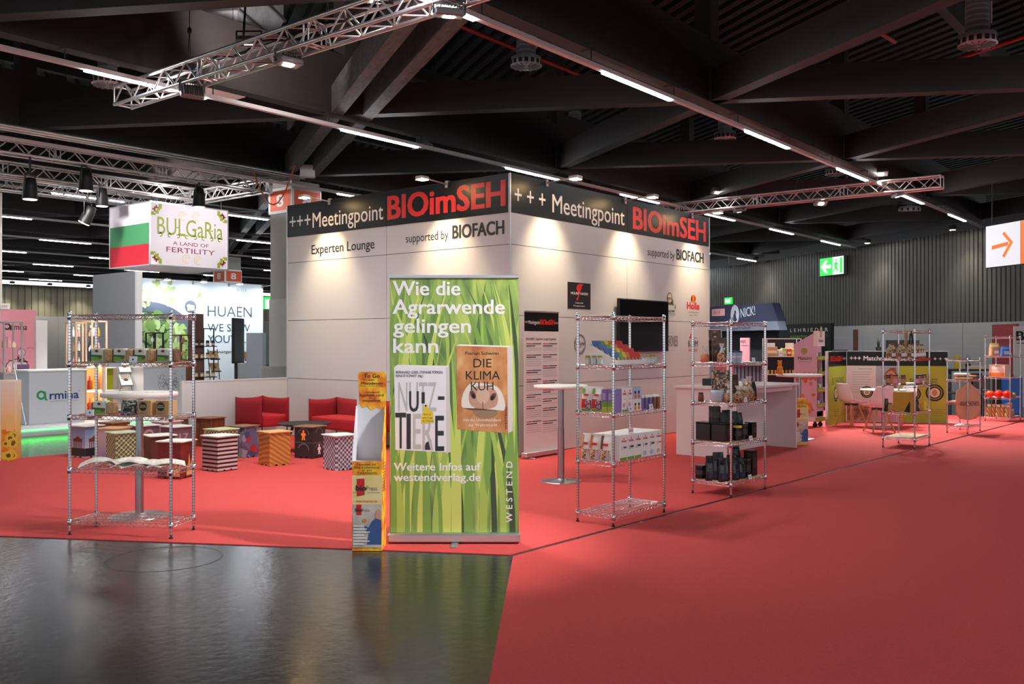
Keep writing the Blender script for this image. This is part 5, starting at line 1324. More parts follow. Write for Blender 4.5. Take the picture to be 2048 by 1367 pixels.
for tx, u0, u1, v in (('Mehr als', 846, 862, 830), ('eine Frage', 845, 865, 836.5), ('der Haltung', 845, 867, 843)): b.text(tx, bx(u0), bz(v), (u1 - u0) * MPX, 4 * MPX, INK, 0.00448)
b.build('printed_white_book', t)

# ================================================================== bioPress cardboard dispenser
fl, fr, bk = gp(704, 1102), gp(764, 1102), gp(777, 1091)
xd = (fr - fl).normalized()
t = thing('magazine_dispenser', 'narrow orange and white cardboard magazine dispenser beside the big banner', 'dispenser', (fl.x, fl.y, 0), math.atan2(xd.y, xd.x))
DW, DD = (fr - fl).length, 0.23
mp = 7.1 / FPX
AUT = pmat('autumn flower print', 'noise', [(0.3, (196, 60, 24)), (0.48, (236, 150, 30)), (0.62, (248, 206, 50)), (0.8, (226, 110, 30))], scale=9, rough=0.5, detail=3)
PALEY = pmat('pale yellow print', 'noise', [(0.3, (222, 196, 110)), (0.7, (232, 214, 158))], scale=6, rough=0.5)
CARDW = mat('white card inside', (208, 210, 218), 0.6)
def dz(v): return 1.6 + (V0 - v) * mp
zf = dz(922)
b = MB(); b.cbox(0, 0, 0.002, DW, DD, zf - 0.03, 0.002, AUT)
b.box(0, 0, zf - 0.03, DW, 0.004, zf, AUT); b.box(0, DD - 0.004, zf - 0.03, DW, DD, dz(800), CARDW)
for x0 in (0, DW - 0.004):
    b.M = Matrix(((0, 0, 1, x0), (1, 0, 0, 0), (0, 1, 0, 0), (0, 0, 0, 1)))
    b.prism([(0, zf - 0.03), (DD, zf - 0.03), (DD, dz(815)), (DD - 0.05, dz(815)), (0.0, zf + 0.03)], 0, 0.004, CARDW if x0 == 0 else AUT)
b.M = Matrix(); b.build('carton_body', t)
b = MB(TR(0.0, DD, 0)); hx = DW
b.poly([(0.02, dz(812)), (hx * .2, dz(820)), (hx * .35, dz(816)), (hx * .5, dz(824)), (hx * .7, dz(818)), (hx * .85, dz(824)), (hx, dz(815)), (hx + .005, dz(752)), (hx - .01, dz(745)), (0.02, dz(745)), (0.008, dz(752))], AUT, 0.006)
b.box(0.01, -0.005, dz(815), hx, -0.001, dz(746), CARDW)
for tx, x0, x1, v, h_ in (('To Go', .25, .78, 757, 8), ('zum', .40, .62, 763, 4), ('Mitnehmen', .15, .88, 771, 5.5), ('Take it - To Go for free', .1, .9, 775, 2.5), ('exchange your', .3, .8, 788, 3), ('business card', .12, .92, 795, 5), ('for a', .42, .6, 800, 3), ('magazine', .2, .8, 806, 4.5)):
    b.text(tx, hx * x0, dz(v), hx * (x1 - x0), h_ * mp, INK, 0.008, 0.012)
b.build('header_card', t)
b = MB(); b.box(0.008, 0.01, zf - 0.03, DW - 0.008, DD - 0.03, zf - 0.012, mat('magazine edge', (206, 196, 206), .5))
b.build('magazine_pile', t)
b = MB()
def q(fx, v): return (DW * fx, dz(v))
b.poly([q(.0, 1030), q(1, 1030), q(1, 950), q(0, 950)], PALEY, .002)
for tx, x0, x1, v, h_ in (('Tauschen Sie', .15, .8, 930, 4.5), ('Ihre Visitenkarte', .08, .92, 936, 4.5), ('in ein', .35, .65, 941.5, 4), ('Fachmagazin', .2, .82, 947, 4.5)): b.text(tx, DW * x0, dz(v), DW * (x1 - x0), h_ * mp, INK, .003, .01)
b.poly([q(.16, 992), q(.42, 989), q(.42, 956), q(.16, 957)], RED, .003); b.text('bio', DW * .14, dz(980), DW * .33, 10 * mp, INK, .004, .04); b.text('Press', DW * .48, dz(980), DW * .36, 9 * mp, INKG, .004); b.text('Fachmagazin für Naturprodukte', DW * .04, dz(985), DW * .9, 2.5 * mp, INKG, .004); b.text('www.biopress.de', DW * .12, dz(1003), DW * .72, 4 * mp, RED, .004, .01)
b.poly([q(.02, 1094), q(.98, 1094), q(.98, 1008), q(.02, 1008)], pmat('cover photo', 'noise', [(0.3, (160, 150, 150)), (0.7, (206, 196, 186))], scale=8, rough=.4), .003)
b.poly([q(.15, 1029), q(.32, 1029), q(.32, 1008), q(.15, 1008)], RED, .004); b.text('bio', DW * .12, dz(1022), DW * .22, 7 * mp, INK, .005, .03); b.text('Press', DW * .35, dz(1022), DW * .25, 6 * mp, INKG, .005)
b.poly([q(.5, 1088), q(.98, 1088), q(.98, 1040), q(.82, 1034), q(.66, 1042), q(.55, 1054), q(.42, 1050), q(.42, 1058), q(.56, 1066)], mat('print denim', (58, 84, 140), .5), .004)
b.poly([q(.8, 1036), q(.94, 1038), q(.96, 1022), q(.9, 1016), q(.82, 1020), q(.78, 1028)], mat('print skin', (206, 150, 120), .5), .005); b.disc(DW * .42, dz(1040), .018, .014, ORG, .005, 10)
for k in range(7): b.quad(DW * .05, dz(1052 + 6 * k), DW * (.4 + .1 * (k % 3)), dz(1050 + 6 * k), BW, .006)
b.build('front_print', t)
b = MB(frame((DW, 0, 0), (0, 1)))
for k in range(10): b.quad(.03, dz(930 + 6 * k), .18, dz(928 + 6 * k), BRN, .002)
b.build('side_print', t)

# ================================================================== programme roll-up near the booth wall
p0, p1 = at(1048, 12.66), at(1117, 13.27)
xd = (p1 - p0); PW = xd.length; xd.normalize()
t = thing('rollup_banner', 'slim white programme roll-up with black header standing at the booth wall', 'banner', (p0.x, p0.y, 0), math.atan2(xd.y, xd.x))
b = MB(); b.box(0, -0.002, 0.09, PW, 0.002, 2.03, mat('programme sheet', (218, 206, 204), .5)); b.build('banner_sheet', t)
b = MB(); b.cbox(-0.01, -0.05, 0.025, PW + 0.01, 0.05, 0.095, .01, ALU); b.build('cassette', t)
b = MB(); b.cbox(-0.004, -0.012, 2.02, PW + 0.004, 0.012, 2.045, .004, ALU); b.build('top_rail', t)
for x in (0.08, PW - 0.08):
    b = MB(); b.cbox(x - 0.02, -0.14, 0.006, x + 0.02, 0.1, 0.025, .004, ALU); b.build('foot', t)
b = MB(); b.quad(0.004, 1.76, PW - .004, 2.02, BAND, .003); b.text('+++Meetingpoint', PW * .02, 1.86, PW * .42, .05, TXTW, .005, .0); b.text('BIOimSEH', PW * .45, 1.855, PW * .42, .07, TXTR, .005, .03); b.text('+++', PW * .88, 1.86, PW * .1, .04, TXTW, .005)
b.text('BIOimSEH - Experten Lounge Programm', PW * .06, 1.64, PW * .86, .03, INK, .004, .012)
g = random.Random(3)
for c in (0, 1):
    z = 1.58
    while z > 0.45:
        x0 = PW * (.06 + .47 * c)
        b.quad(x0, z, x0 + PW * .16, z + .012, RED, .004); b.quad(x0 + PW * .17, z, x0 + PW * .42, z + .012, INK, .004); b.quad(x0, z - .03, x0 + PW * g.uniform(.2, .4), z - .018, INK, .004)
        for k in range(g.randint(1, 4)):
            z -= 0.028; b.quad(x0, z - .03, x0 + PW * .42, z - .024, mat('fine print', (176, 160, 160), .5), .004)
        z -= 0.1
b.build('programme_print', t)

# ================================================================== white counter with open shelf
CT = mat('counter white', (224, 212, 212), 0.4)
p0 = gp(1472, 919.5); pe = gp(1594, 895.5); xd = (pe - p0); CL = xd.length; xd.normalize()
t = thing('display_counter', 'long white open backed counter behind the black tin rack', 'counter', (p0.x, p0.y, 0.006), math.atan2(xd.y, xd.x))
CW, CHT = 0.94, 0.985
b = MB(); b.box(0, 0, 0, 0.035, CW, CHT - 0.04, CT); b.build('end_panel', t)
b = MB(); b.box(CL - 0.035, 0, 0, CL, CW, CHT - 0.04, CT); b.build('end_panel', t)
b = MB(); b.box(0.035, 0.50, 0, CL - 0.035, 0.53, CHT - 0.04, CT)
b.quad(0.36, 0.5, 0.5, 0.82, RED, -0.498); b.text('9', 0.58, 0.62, None, .09, TXTR, -.498); b.text('BI', 0.66, 0.5, None, .1, TXTR, -.498); b.text('S', .68, .37, None, .1, TXTR, -.498); b.build('back_panel', t)
b = MB(); b.box(0.035, 0.06, CHT - 0.11, CL - 0.035, 0.08, CHT - 0.04, CT); b.build('front_rail', t)
b = MB(); b.cbox(-0.03, -0.03, CHT - 0.04, CL + 0.03, CW + 0.03, CHT, .006, CT); b.build('countertop', t)
# ================================================================== Bulgaria stand (left)
t = thing('hanging_sign_cube', 'hanging white fabric cube sign reading Bulgaria with a flag side', 'sign', (10.05, 17.68, 3.2))
FABW = mat('sign fabric', (236, 226, 232), 0.7); BGR = mat('flag green', (70, 148, 96), 0.6); BRD_ = mat('flag red', (200, 26, 48), 0.6); OLV = mat('sign olive', (148, 166, 40), 0.6); MAR = mat('sign maroon', (150, 44, 60), 0.6); CREAM = mat('sign cream', (236, 214, 184), 0.6)
CX, CY, CZ = 1.84, 1.62, 1.3
b = MB(); b.box(0, 0, 0, CX, CY, CZ, FABW); b.build('fabric_body', t)
b = MB()
for x in (0, CX):
    for y in (0, CY): b.box(x - .012, y - .012, -.006, x + .012, y + .012, CZ + .006, ALU)
for z in (0, CZ):
    for y in (0, CY): b.box(0, y - .012, z - .012, CX, y + .012, z + .012, ALU)
    for x in (0, CX): b.box(x - .012, 0, z - .012, x + .012, CY, z + .012, ALU)
b.build('tube_frame', t)
b = MB(frame((0, CY, 0), (0, -1))); b.quad(.012, .012, CY - .012, CZ * .335, BRD_, .003); b.quad(.012, CZ * .335, CY - .012, CZ * .665, BGR, .003); b.build('flag_print', t)
b = MB()
# folk style lettering built from strokes and curls
def curl(x, z, r, sgn=1): b.ring(x, z, r, r - .022, OLV, .004, 12, PI * .1 if sgn > 0 else PI * .9, PI * (.1 + 1.6 * 1) if sgn > 0 else PI * (.9 - 1.6))
b.text('BULGaRia', CX * .09, CZ * .50, CX * .84, CZ * .27, OLV, .004, .0)
for k in range(8):
    x = CX * (.13 + .108 * k); curl(x, CZ * .49, .045, 1 if k % 2 else -1)
    if k % 2 == 0: b.quad(x - .035, CZ * .62, x + .035, CZ * .635, OLV, .005)
b.text('A LAND OF', CX * .28, CZ * .345, CX * .46, .075, MAR, .004); b.text('FERTILITY', CX * .2, CZ * .225, CX * .62, .105, MAR, .004)
for (x, z) in ((.4, .82), (.58, .84), (.45, .13), (.6, .12)): b.ring(CX * x, CZ * z, .1, .075, CREAM, .003, 18, .3, 5.4); b.ring(CX * x, CZ * z, .05, .03, CREAM, .003, 14, 0, 4.5)
for (sx, sz) in ((0, 0), (1, 0), (0, 1), (1, 1)):
    x0 = .02 if sx == 0 else CX - .02; z0 = .03 if sz == 0 else CZ - .03; ex = 1 if sx == 0 else -1; ez = 1 if sz == 0 else -1; u = .035
    def sq(i, j, m_, l=.004):
        xa, xb = sorted((x0 + ex * i * u, x0 + ex * (i + 1) * u)); za, zb_ = sorted((z0 + ez * j * u, z0 + ez * (j + 1) * u)); b.quad(xa, za, xb, zb_, m_, l)
    for i, j in ((0, 5), (0, 6), (1, 6), (2, 6), (3, 5), (4, 5), (4, 4), (5, 3), (5, 2), (6, 2), (6, 1), (6, 0), (5, 0), (1, 5), (5, 1), (4, 3), (3, 4)): sq(i, j, OLV)
    for i, j in ((2, 2), (2, 4), (4, 2), (1, 3), (3, 1)): sq(i, j, MAR if (i + j) % 2 == 0 else BLACK)
    sq(3, 3, YEL); sq(2, 3, BLACK); sq(3, 2, BLACK)
b.build('front_print', t)
for x in (.1, CX - .1):
    for y in (.1, CY - .1):
        o = MB(); o.tube((x, y, CZ), (x, y, 1.66), .005, HANG, 5); o.build('hanger', t)

PZ = 0.12
LEDG = mat('green led strip', (90, 255, 110), .4, emit=(70, 255, 90), strength=2.4)
DECKM = mat('stand deck', (176, 176, 180), .5)
t = thing('stand_platform', 'low grey stand platform edged with a green light strip', 'platform', (2.0, 16.4, 0))
b = MB(); b.box(0, 0, .0, 9.9, 5.2, PZ, DECKM); b.build('deck', t)
b = MB(); b.box(0, -.012, PZ - .035, 9.9, -.001, PZ - .008, LEDG); b.build('light_strip', t)
def block(name, label, cat, u0, u1, Y, z0, z1, dep, m, draw=None, parts=None, group=None):
    """upright block whose front face lies in the plane Y between two photo columns"""
    x0, x1 = onX(u0, Y)[0], onX(u1, Y)[0]
    t = thing(name, label, cat, (x0, Y, z0), 0, group)
    b = MB(); b.cbox(0, 0, 0, x1 - x0, dep, z1 - z0, .006, m); b.build('body', t)
    if draw:
        b = MB(); draw(b, x1 - x0, z1 - z0); b.build('print', t)
    return t, x1 - x0
PINKW = mat('pink wall print', (226, 150, 164), .5); ARG = mat('logo green', (40, 140, 90), .5); ARN = mat('logo navy', (34, 56, 110), .5)
def lotus(b, cx, cz, s):
    b.ring(cx, cz, s, s * .93, INK, .003, 24, 0.2, 5.6, .8); b.disc(cx, cz, s * .93, s * .74, mat('drawing white', (226, 196, 200), .5), .002)
    b.disc(cx + s * .35, cz + s * 1.35, s * .32, s * .36, mat('drawing white', (226, 196, 200), .5), .003); b.ring(cx + s * .35, cz + s * 1.35, s * .36, s * .32, INK, .004, 18)
    b.poly([(cx + s * .2, cz + s * 1.65), (cx + s * .5, cz + s * 1.65), (cx + s * .42, cz + s * 2.0)], INK, .004)
    for k in range(5):
        a = .4 + .5 * k; b.poly([(cx, cz + s * .5), (cx + s * 1.1 * math.cos(a), cz + s * .4 + s * .7 * math.sin(a) - .2 * s), (cx + s * .8 * math.cos(a + .15), cz + s * .4 + s * .9 * math.sin(a + .15) - .2 * s)], INK, .0035)
    b.ring(cx + s * 1.1, cz + s * 1.6, s * .3, s * .26, INK, .003, 14, .5, 2.8, .6)
    for k in range(4): b.ring(cx - s * .3 + s * .3 * k, cz - s * 1.2, s * .4, s * .36, INK, .003, 14, .3, 2.9)
def d_pink(b, w_, h):
    k = w_ / 135.0                                            # u from -60 to 75
    b.ring(k * 74, h - .36, .075, .04, INK, .003, 20); b.quad(k * 74 + .055, h - .44, k * 74 + .08, h - .33, INK, .0035); b.text('rmina', k * 83, h - .43, k * 33, .13, INK, .003, .012)
    lotus(b, k * 95, .95, .24)
block('pink_wall', 'pink stand wall with dark lettering and flower drawing at far left', 'stand wall', -60, 72, 20.4, PZ, 2.3, .08, PINKW, d_pink)
block('white_pillar', 'plain white pillar right of the pink stand wall', 'pillar panel', 72, 95, 20.3, PZ, 2.08, .25, PAPER)
CGR = mat('counter grey white', (196, 198, 204), .45)
def d_arm(b, w_, h):
    b.ring(w_ * .21, h * .55, .085, .045, ARG, .003, 24); b.poly([(w_ * .26, h * .62), (w_ * .29, h * .62), (w_ * .30, h * .48), (w_ * .34, h * .45), (w_ * .27, h * .45)], ARG, .0035); b.text('rmina', w_ * .36, h * .465, w_ * .52, .15, ARN, .003, .02); b.quad(w_ * .36, h * .42, w_ * .86, h * .425, INKG, .003); b.ring(w_ * .89, h * .61, .016, .011, INKG, .003, 10)
t, w_ = block('reception_counter', 'white counter with green and navy lettering on the lit platform', 'counter', 58, 170, 17.3, PZ, PZ + .95, .6, CGR, d_arm)
b = MB(); b.cbox(-.03, -.03, .95, w_ + .03, .63, .985, .006, WHITE); b.build('countertop', t)
def d_tree(b, w_, h):
    g = random.Random(8); cx = w_ * .62
    for k in range(46):
        x, z = cx + g.gauss(0, .14), h * .66 + g.gauss(0, .09); b.ring(x, z, .05, .043, INKG, .003, 9, g.uniform(0, 3), g.uniform(3.6, 5.5))
    b.poly([(cx - .02, h * .1), (cx + .02, h * .1), (cx + .012, h * .6), (cx - .012, h * .6)], INKG, .003)
t, w_ = block('reception_counter', 'grey counter with a line drawing of a tree behind the low partition', 'counter', 287, 372, 17.3, PZ, PZ + .98, .6, CGR, d_tree)
b = MB(); b.cbox(-.03, -.03, .98, w_ + .03, .63, 1.015, .006, WHITE); b.build('countertop', t)
xg = onX(287, 17.3)[0]
for i in range(4):
    jar('%s little white bottle on the grey tree counter' % ORD[i], type('q', (), {'o': Vector((xg, 17.3, 0)), 'a': 0.0, 'zs': [PZ + 1.015]})(), .06 + .07 * i, .12, 0, .025, .12, PAPER, INK, 'bottles on the grey counter', 'bottle')
SNK = pmat('assorted packets', 'voronoi', [(0.2, (90, 60, 40)), (0.5, (176, 150, 110)), (0.8, (214, 206, 190))], scale=14, rough=.5)
for i, (u, w2, m_) in enumerate(((318, .28, SNK), (348, .34, BRN))):
    b = MB(); b.cbox(0, 0, 0, w2, .25, .1, .01, m_); tag(b.build('snack_tray', loc=(onX(u, 17.4)[0], 17.4, PZ + 1.015)), '%s tray of packets on the grey tree counter' % ('left' if i == 0 else 'right hand'), 'tray', 'trays on the grey counter')
# glass showcases
GL = mat('showcase glass', (235, 240, 240), .05, trans=1.0, alpha=0.25); OAK = mat('pale oak frame', (206, 168, 140), .5)
GLOW = mat('warm display lamp', (255, 220, 170), .4, emit=(255, 205, 140), strength=14)
def showcase(label, u0, u1, Y, z0, z1, fm, lit=True, n=2, seed=1, short=''):
    x0, x1 = onX(u0, Y)[0], onX(u1, Y)[0]; w_ = x1 - x0; D = .4; g = random.Random(seed)
    PB = PZ if x1 < 11.8 else 0.0
    t = thing('glass_showcase', label, 'showcase', (x0, Y, PB), 0, 'glass showcases on the Bulgaria stand')
    b = MB()
    for x in (0, w_):
        for y in (0, D): b.box(x - .015, y - .015, 0, x + .015, y + .015, z1 - PZ, fm)
    for z in (z0 - PZ, z1 - PZ):
        for y in (0, D): b.box(0, y - .015, z - .015, w_, y + .015, z + .015, fm)
        for x in (0, w_): b.box(x - .015, 0, z - .015, x + .015, D, z + .015, fm)
    b.build('frame', t)
    b = MB(); b.box(0, 0, 0, w_, D, z0 - PZ - .02, fm if not lit else OAK); b.build('plinth', t)
    for k in range(1, n + 1):
        z = z0 - PZ + (z1 - z0) * k / (n + 1); b = MB(); b.box(.015, .015, z - .004, w_ - .015, D - .015, z + .004, GL); b.build('glass_shelf', t)
    if lit:
        b = MB()
        for k in range(4): b.ball((w_ * g.uniform(.2, .8), D * .5, z1 - PZ - .05 - .06 * k), .018, .018, .018, GLOW, 8, 6)
        b.build('lamp', t)
    for k in range(n + 1):
        for j in range(3):
            z = z0 + (z1 - z0) * k / (n + 1) + (.006 if k else .0)
            b = MB(); r = w_ * .11; hh = g.uniform(.1, .2); b.lathe([(r, 0), (r, hh * .6), (r * .4, hh * .8), (r * .4, hh)], g.choice((CREAM, GOLD, PINKP, KRAFT, PAPER)), 10)
            tag(b.build('exhibit_bottle', loc=(x0 + w_ * (.22 + .28 * j), Y + D * .5, z + .0)), '%s exhibit on the %s tier of the %s' % (ORD[j], ('lowest', 'second', 'third', 'fourth')[k], short), 'bottle', 'exhibits: ' + label)
showcase('glass showcase with warm lamps behind the left rack, nearer the white counter', 152, 172, 18.3, 1.15, 2.0, OAK, True, 2, 2, 'warm showcase by the lettered counter')
showcase('glass showcase with warm lamps left of the grey wall', 184, 213, 18.9, 1.1, 2.05, OAK, True, 2, 4, 'warm showcase by the grey wall')
showcase('narrow glass showcase at the far left edge before the pink wall', 8, 44, 19.2, 1.0, 2.0, ALU, False, 1, 6, 'glass case before the pink wall')
showcase('dark framed glass case before the seed mural', 310, 326, 20.2, 1.3, 1.95, BLACK, False, 1, 7, 'black framed case before the seed mural')
showcase('dark framed glass case right of the narrow one before the seed mural', 361, 381, 20.0, 1.3, 1.9, mat('walnut frame', (110, 74, 52), .5), False, 1, 8, 'walnut framed case before the seed mural')
# lit bottle display and lime cubby
t = thing('bottle_display', 'lit oak shelf of oil bottles right of the white lettered counter', 'shelf', (onX(171, 17.6)[0], 17.6, PZ))
x0, x1 = onX(171, 17.6)[0], onX(207, 17.6)[0]; w_ = x1 - x0
b = MB(); b.box(0, .3, 0, w_, .32, 1.05, OAK); b.box(0, 0, 0, .03, .3, 1.05, OAK); b.box(w_ - .03, 0, 0, w_, .3, 1.05, OAK); b.build('cabinet', t)
for z in (.12, .55, 1.03):
    b = MB(); b.box(.03, 0, z, w_ - .03, .3, z + .02, WHITE); b.build('shelf', t)
b = MB(); b.box(.05, .02, 1.005, w_ - .05, .06, 1.028, GLOW); b.build('lamp', t); b = MB(); b.box(.05, .02, .53, w_ - .05, .06, .548, GLOW); b.build('lamp', t)
for i in range(8):
    r, c = divmod(i, 4); b = MB(); b.lathe([(.032, 0), (.032, .15), (.012, .2), (.012, .26)], mat('oil yellow', (214, 176, 60), .2) if c > 1 else mat('oil red', (170, 60, 40), .3), 10)
    tag(b.build('oil_bottle', loc=(x0 + .07 + (w_ - .14) * c / 3, 17.72, PZ + (.572 if r else .142))), '%s oil bottle on the %s board of the lit oak shelf' % (ORD[c], 'upper' if r else 'lower'), 'bottle', 'oil bottles')
LIME = mat('lime panel', (176, 176, 30), .5)
t = thing('shelf_cabinet', 'white shelf cabinet with lime back left of the leaflet stand', 'cabinet', (onX(211, 18.0)[0], 18.0, PZ))
w_ = onX(262, 18.0)[0] - onX(211, 18.0)[0]
b = MB(); b.box(0, .35, 0, w_, .37, 1.0, WHITE); b.box(0, 0, 0, .03, .35, 1.0, WHITE); b.box(w_ - .03, 0, 0, w_, .35, 1.0, WHITE); b.build('cabinet_body', t)
b = MB(); b.box(.03, .335, .2, w_ * .62, .348, .95, LIME); b.build('back_panel', t)
for z in (.1, .5, .97):
    b = MB(); b.box(.03, 0, z, w_ - .03, .34, z + .03, WHITE); b.build('shelf', t)
spot('cabinet_fill', (onX(235, 17.6)[0], 17.3, 2.2), (onX(235, 18)[0], 18.2, .5), 25, (1, .85, .6), 70, .6, .05)  # added warm fill for the lime cabinet, no lamp there
def leaflet_stand(label, u0, u1, Y, z0, z1, fm, sheets, pm_, lean=.25, group=None):
    x0, x1 = onX(u0, Y)[0], onX(u1, Y)[0]; w_ = x1 - x0
    PB = PZ if x1 < 11.8 else 0.0
    t = thing('leaflet_stand', label, 'leaflet stand', (x0, Y, PB), 0, group)
    b = MB()
    for x in (0, w_): b.tube((x, 0, 0), (x, lean, z1 - PZ), .012, fm, 6)
    b.box(-.02, -.15, 0, w_ + .02, .15, .012, fm); b.build('frame', t)
    for k in range(sheets):
        q = (k + .5) / sheets; z = z0 - PZ + (z1 - z0) * q
        o = MB(TR(w_ / 2, lean * (z / (z1 - PZ)) - .03, z) @ Matrix.Rotation(-.5, 4, 'X')); o.box(-w_ * .46, -.01, -.12, w_ * .46, .004, .13, pm_); o.disc(0, 0, .05, .03, BRN, .0125, 12); o.box(-w_ * .5, -.04, -.14, w_ * .5, .006, -.125, fm); o.build('tray', t)
leaflet_stand('leaflet stand with two pale pictured sheets beside the lime cabinet', 246, 270, 17.55, .72, 1.25, GREY, 2, PAPER)
block('beige_panel', 'plain beige panel between leaflet stand and grey counter', 'panel', 271, 287, 17.9, PZ, 1.12, .3, CREAM)
# purple sign, water bottles, sunflower display
block('purple_banner', 'small dark purple hanging panel left of the white lettered counter', 'banner', 36, 59, 17.9, PZ + .62, 1.08 + PZ, .04, mat('purple cloth', (84, 54, 88), .7))
b = MB(); b.tube((onX(42, 17.2)[0], 17.5, PZ + 1.1), (onX(52, 17.2)[0], 17.2, PZ), .014, ALU, 8); tag(b.build('support_pole'), 'thin slanted metal pole left of the white lettered counter', 'pole')
for i in range(3):
    p = at(33 + 3.2 * i, 17.6 + .1 * (i % 2), PZ); b = MB(); b.lathe([(.035, 0), (.036, .2), (.014, .25), (.014, .29)], mat('water blue', (96, 132, 176), .15), 10)
    tag(b.build('water_bottle', loc=p), '%s blue water bottle on the platform by the slanted pole' % ORD[i], 'bottle', 'blue water bottles')
SUNF = pmat('sunflower print', 'voronoi', [(0.25, (226, 120, 20)), (0.55, (244, 180, 40)), (0.85, (190, 90, 24))], scale=14, rough=.5)
SUNG = pmat('sunrise print', 'grad', [(0.0, (236, 140, 40)), (0.45, (246, 190, 110)), (1.0, (244, 222, 206))], direction='Z', stretch=(1, 1, .95), rough=.5)
p0, p1 = gp(-40, 924), gp(31, 921.5); xd = (p1 - p0); w_ = xd.length; a_ = math.atan2(xd.y, xd.x)
t = thing('promotion_counter', 'sunflower printed promotion counter cut by the left edge', 'counter', (p0.x, p0.y, .0065), a_)
b = MB(); b.cbox(0, 0, 0, w_, .4, 1.08, .005, SUNG); b.build('counter_body', t)
b = MB(); k = w_ / 71
b.quad(0, 0, 41 * k, 1.08, PAPER, .002); b.quad(43 * k, .0, w_ - .004, .42, SUNF, .002); b.quad(52 * k, .4, w_ - .02, .62, mat('sunrise pale', (244, 196, 120), .5), .0025)
g = random.Random(4)
for i in range(14):
    x, z = g.uniform(46, 69) * k, g.uniform(.04, .4); r = g.uniform(.025, .05)
    for j in range(8): b.disc(x + r * math.cos(j * .785), z + r * math.sin(j * .785), r * .45, r * .45, YEL, .003 + i * .0002, 7)
    b.disc(x, z, r * .6, r * .6, BRN, .0032 + i * .0002, 10)
b.build('print', t)
block('stand_divider', 'tall white stand panel cut by the left edge above the pink wall', 'panel', -70, 4.5, 19.6, 2.32, 4.6, .06, WHITE)
b = MB(); q = onX(2, 19.66)[0]; b.box(0, 0, 0, .06, .06, 2.32 - .0, ALU); tag(b.build('panel_post', loc=(onX(-8, 19.7)[0], 19.65, PZ)), 'post carrying the tall white panel at the left edge', 'post')
b = MB(); b.box(0, 0, 0, .2, .02, .12, PAPER); b.text('107', .05, .03, .1, .05, INK, .003); tag(b.build('stand_plate', loc=(onX(0, 20.35)[0], 20.36, 2.3)), 'small stand number plate on top of the pink wall', 'sign')

# ================================================================== pumpkin seed wall and its stand
HY = 25.55
MUR = mat('mural white', (232, 236, 240), .5); SEEDS = [mat('seed pale', (170, 192, 118), .5), mat('seed mid', (130, 160, 84), .5), mat('seed deep', (98, 132, 70), .5), mat('seed light', (190, 206, 146), .5)]
BOWL = mat('bowl slate', (86, 92, 108), .5); HINK = mat('mural grey ink', (62, 78, 92), .5); SEEDG = mat('seed shadow', (58, 82, 54), .5)
hx0, hx1 = 12.9, onX(526, HY)[0]
t = thing('mural_wall', 'bright white stand wall with a big pumpkin seed picture', 'stand wall', (hx0, HY, 0))
b = MB(); b.box(0, 0, 0, hx1 - hx0, .1, 3.5, MUR); b.build('wall_panel', t)
def hp(u, v):
    X, d = onX(u, HY); return (X - hx0, zz(v, d))
b = MB()
b.poly([hp(290 + 118 * math.cos(a), 720 + 118 * math.sin(a)) for a in [-PI + PI * k / 40 * 1.0 for k in range(41)]] , BOWL, .003)
b.poly([hp(290 + 106 * math.cos(a), 728 + 106 * math.sin(a)) for a in [-PI + PI * k / 40 for k in range(41)]], SEEDG, .0035)
g = random.Random(21); n = 0
def seed(u, v, r, a, m_, lay):
    c = hp(u, v); e = hp(u + 1, v - 1); kx, kz = abs(e[0] - c[0]), abs(e[1] - c[1]); pts = []
    for i in range(10):
        q = 2 * PI * i / 10; x, y = r * math.cos(q) * (1 + .12 * math.cos(q)), r * .58 * math.sin(q); pts.append((c[0] + kx * (x * math.cos(a) - y * math.sin(a)), c[1] + kz * (x * math.sin(a) + y * math.cos(a))))
    b.poly(pts, m_, lay)
while n < 250:
    u, v = g.uniform(270, 394), g.uniform(614, 770)
    if (u - 290) ** 2 + (v - 730) ** 2 > 108 ** 2: continue
    a = g.uniform(0, PI); r = g.uniform(7, 10.5); l = .004 + n * .00006
    seed(u, v, r, a, g.choice(SEEDS), l); n += 1
for i in range(34):
    u, v = g.uniform(275, 350), g.uniform(562, 612); seed(u, v, g.uniform(4, 8), g.uniform(0, PI), SEEDS[g.choice((0, 3, 3))], .006 + i * .0001)
c = hp(381, 613); s = abs(hp(392, 613)[0] - c[0]); b.disc(c[0], c[1], s * 1.05, s * 1.05, BOWL, .004, 24); b.disc(c[0] + s * .6, c[1] - s * .6, s * 1.3, s * .7, CREAM, .0038, 18)
for i in range(9): seed(376 + 11 * g.random(), 612 + 6 * g.random(), 5, g.uniform(0, PI), SEEDS[3], .012 + i * .0001)
seed(398, 591, 6, 1.2, SEEDS[1], .006)
def ht(tx, u0, u1, v0, v1, m_=HINK, bold=0.0):
    p, q_ = hp(u0, v0), hp(u1, v0); z = hp(u0, v1)[1]; b.text(tx, p[0], p[1], q_[0] - p[0], z - p[1], m_, .006, bold)
ht('HUAEN', 415, 503.5, 632, 611); ht('WE SOW', 415, 500, 662, 647); ht('YOUTH.', 415, 491, 685, 670); ht('huaenorganic.com', 417, 490, 706, 700.5, HINK, .02); ht('8-213', 474, 492, 582, 577, mat('fine print', (176, 160, 160), .5))
b.build('print', t)
COLD = mat('cold lamp', (235, 250, 255), .4, emit=(225, 245, 255), strength=120)
for u, lab in ((294, 'leftmost cold arm lamp on the pumpkin seed wall'), (368, 'cold arm lamp on the seed wall over the falling seeds'), (441, 'cold arm lamp on the seed wall above the grey lettering'), (509, 'cold arm lamp at the right end of the seed wall')):
    arm_lamp((onX(u, HY)[0] + .3, HY - .002, 3.44), (-.0, -1), lab, (.86, .96, 1.0), EXPO, 1.3, 'cold arm lamps on the seed wall', COLD, .6, 120)
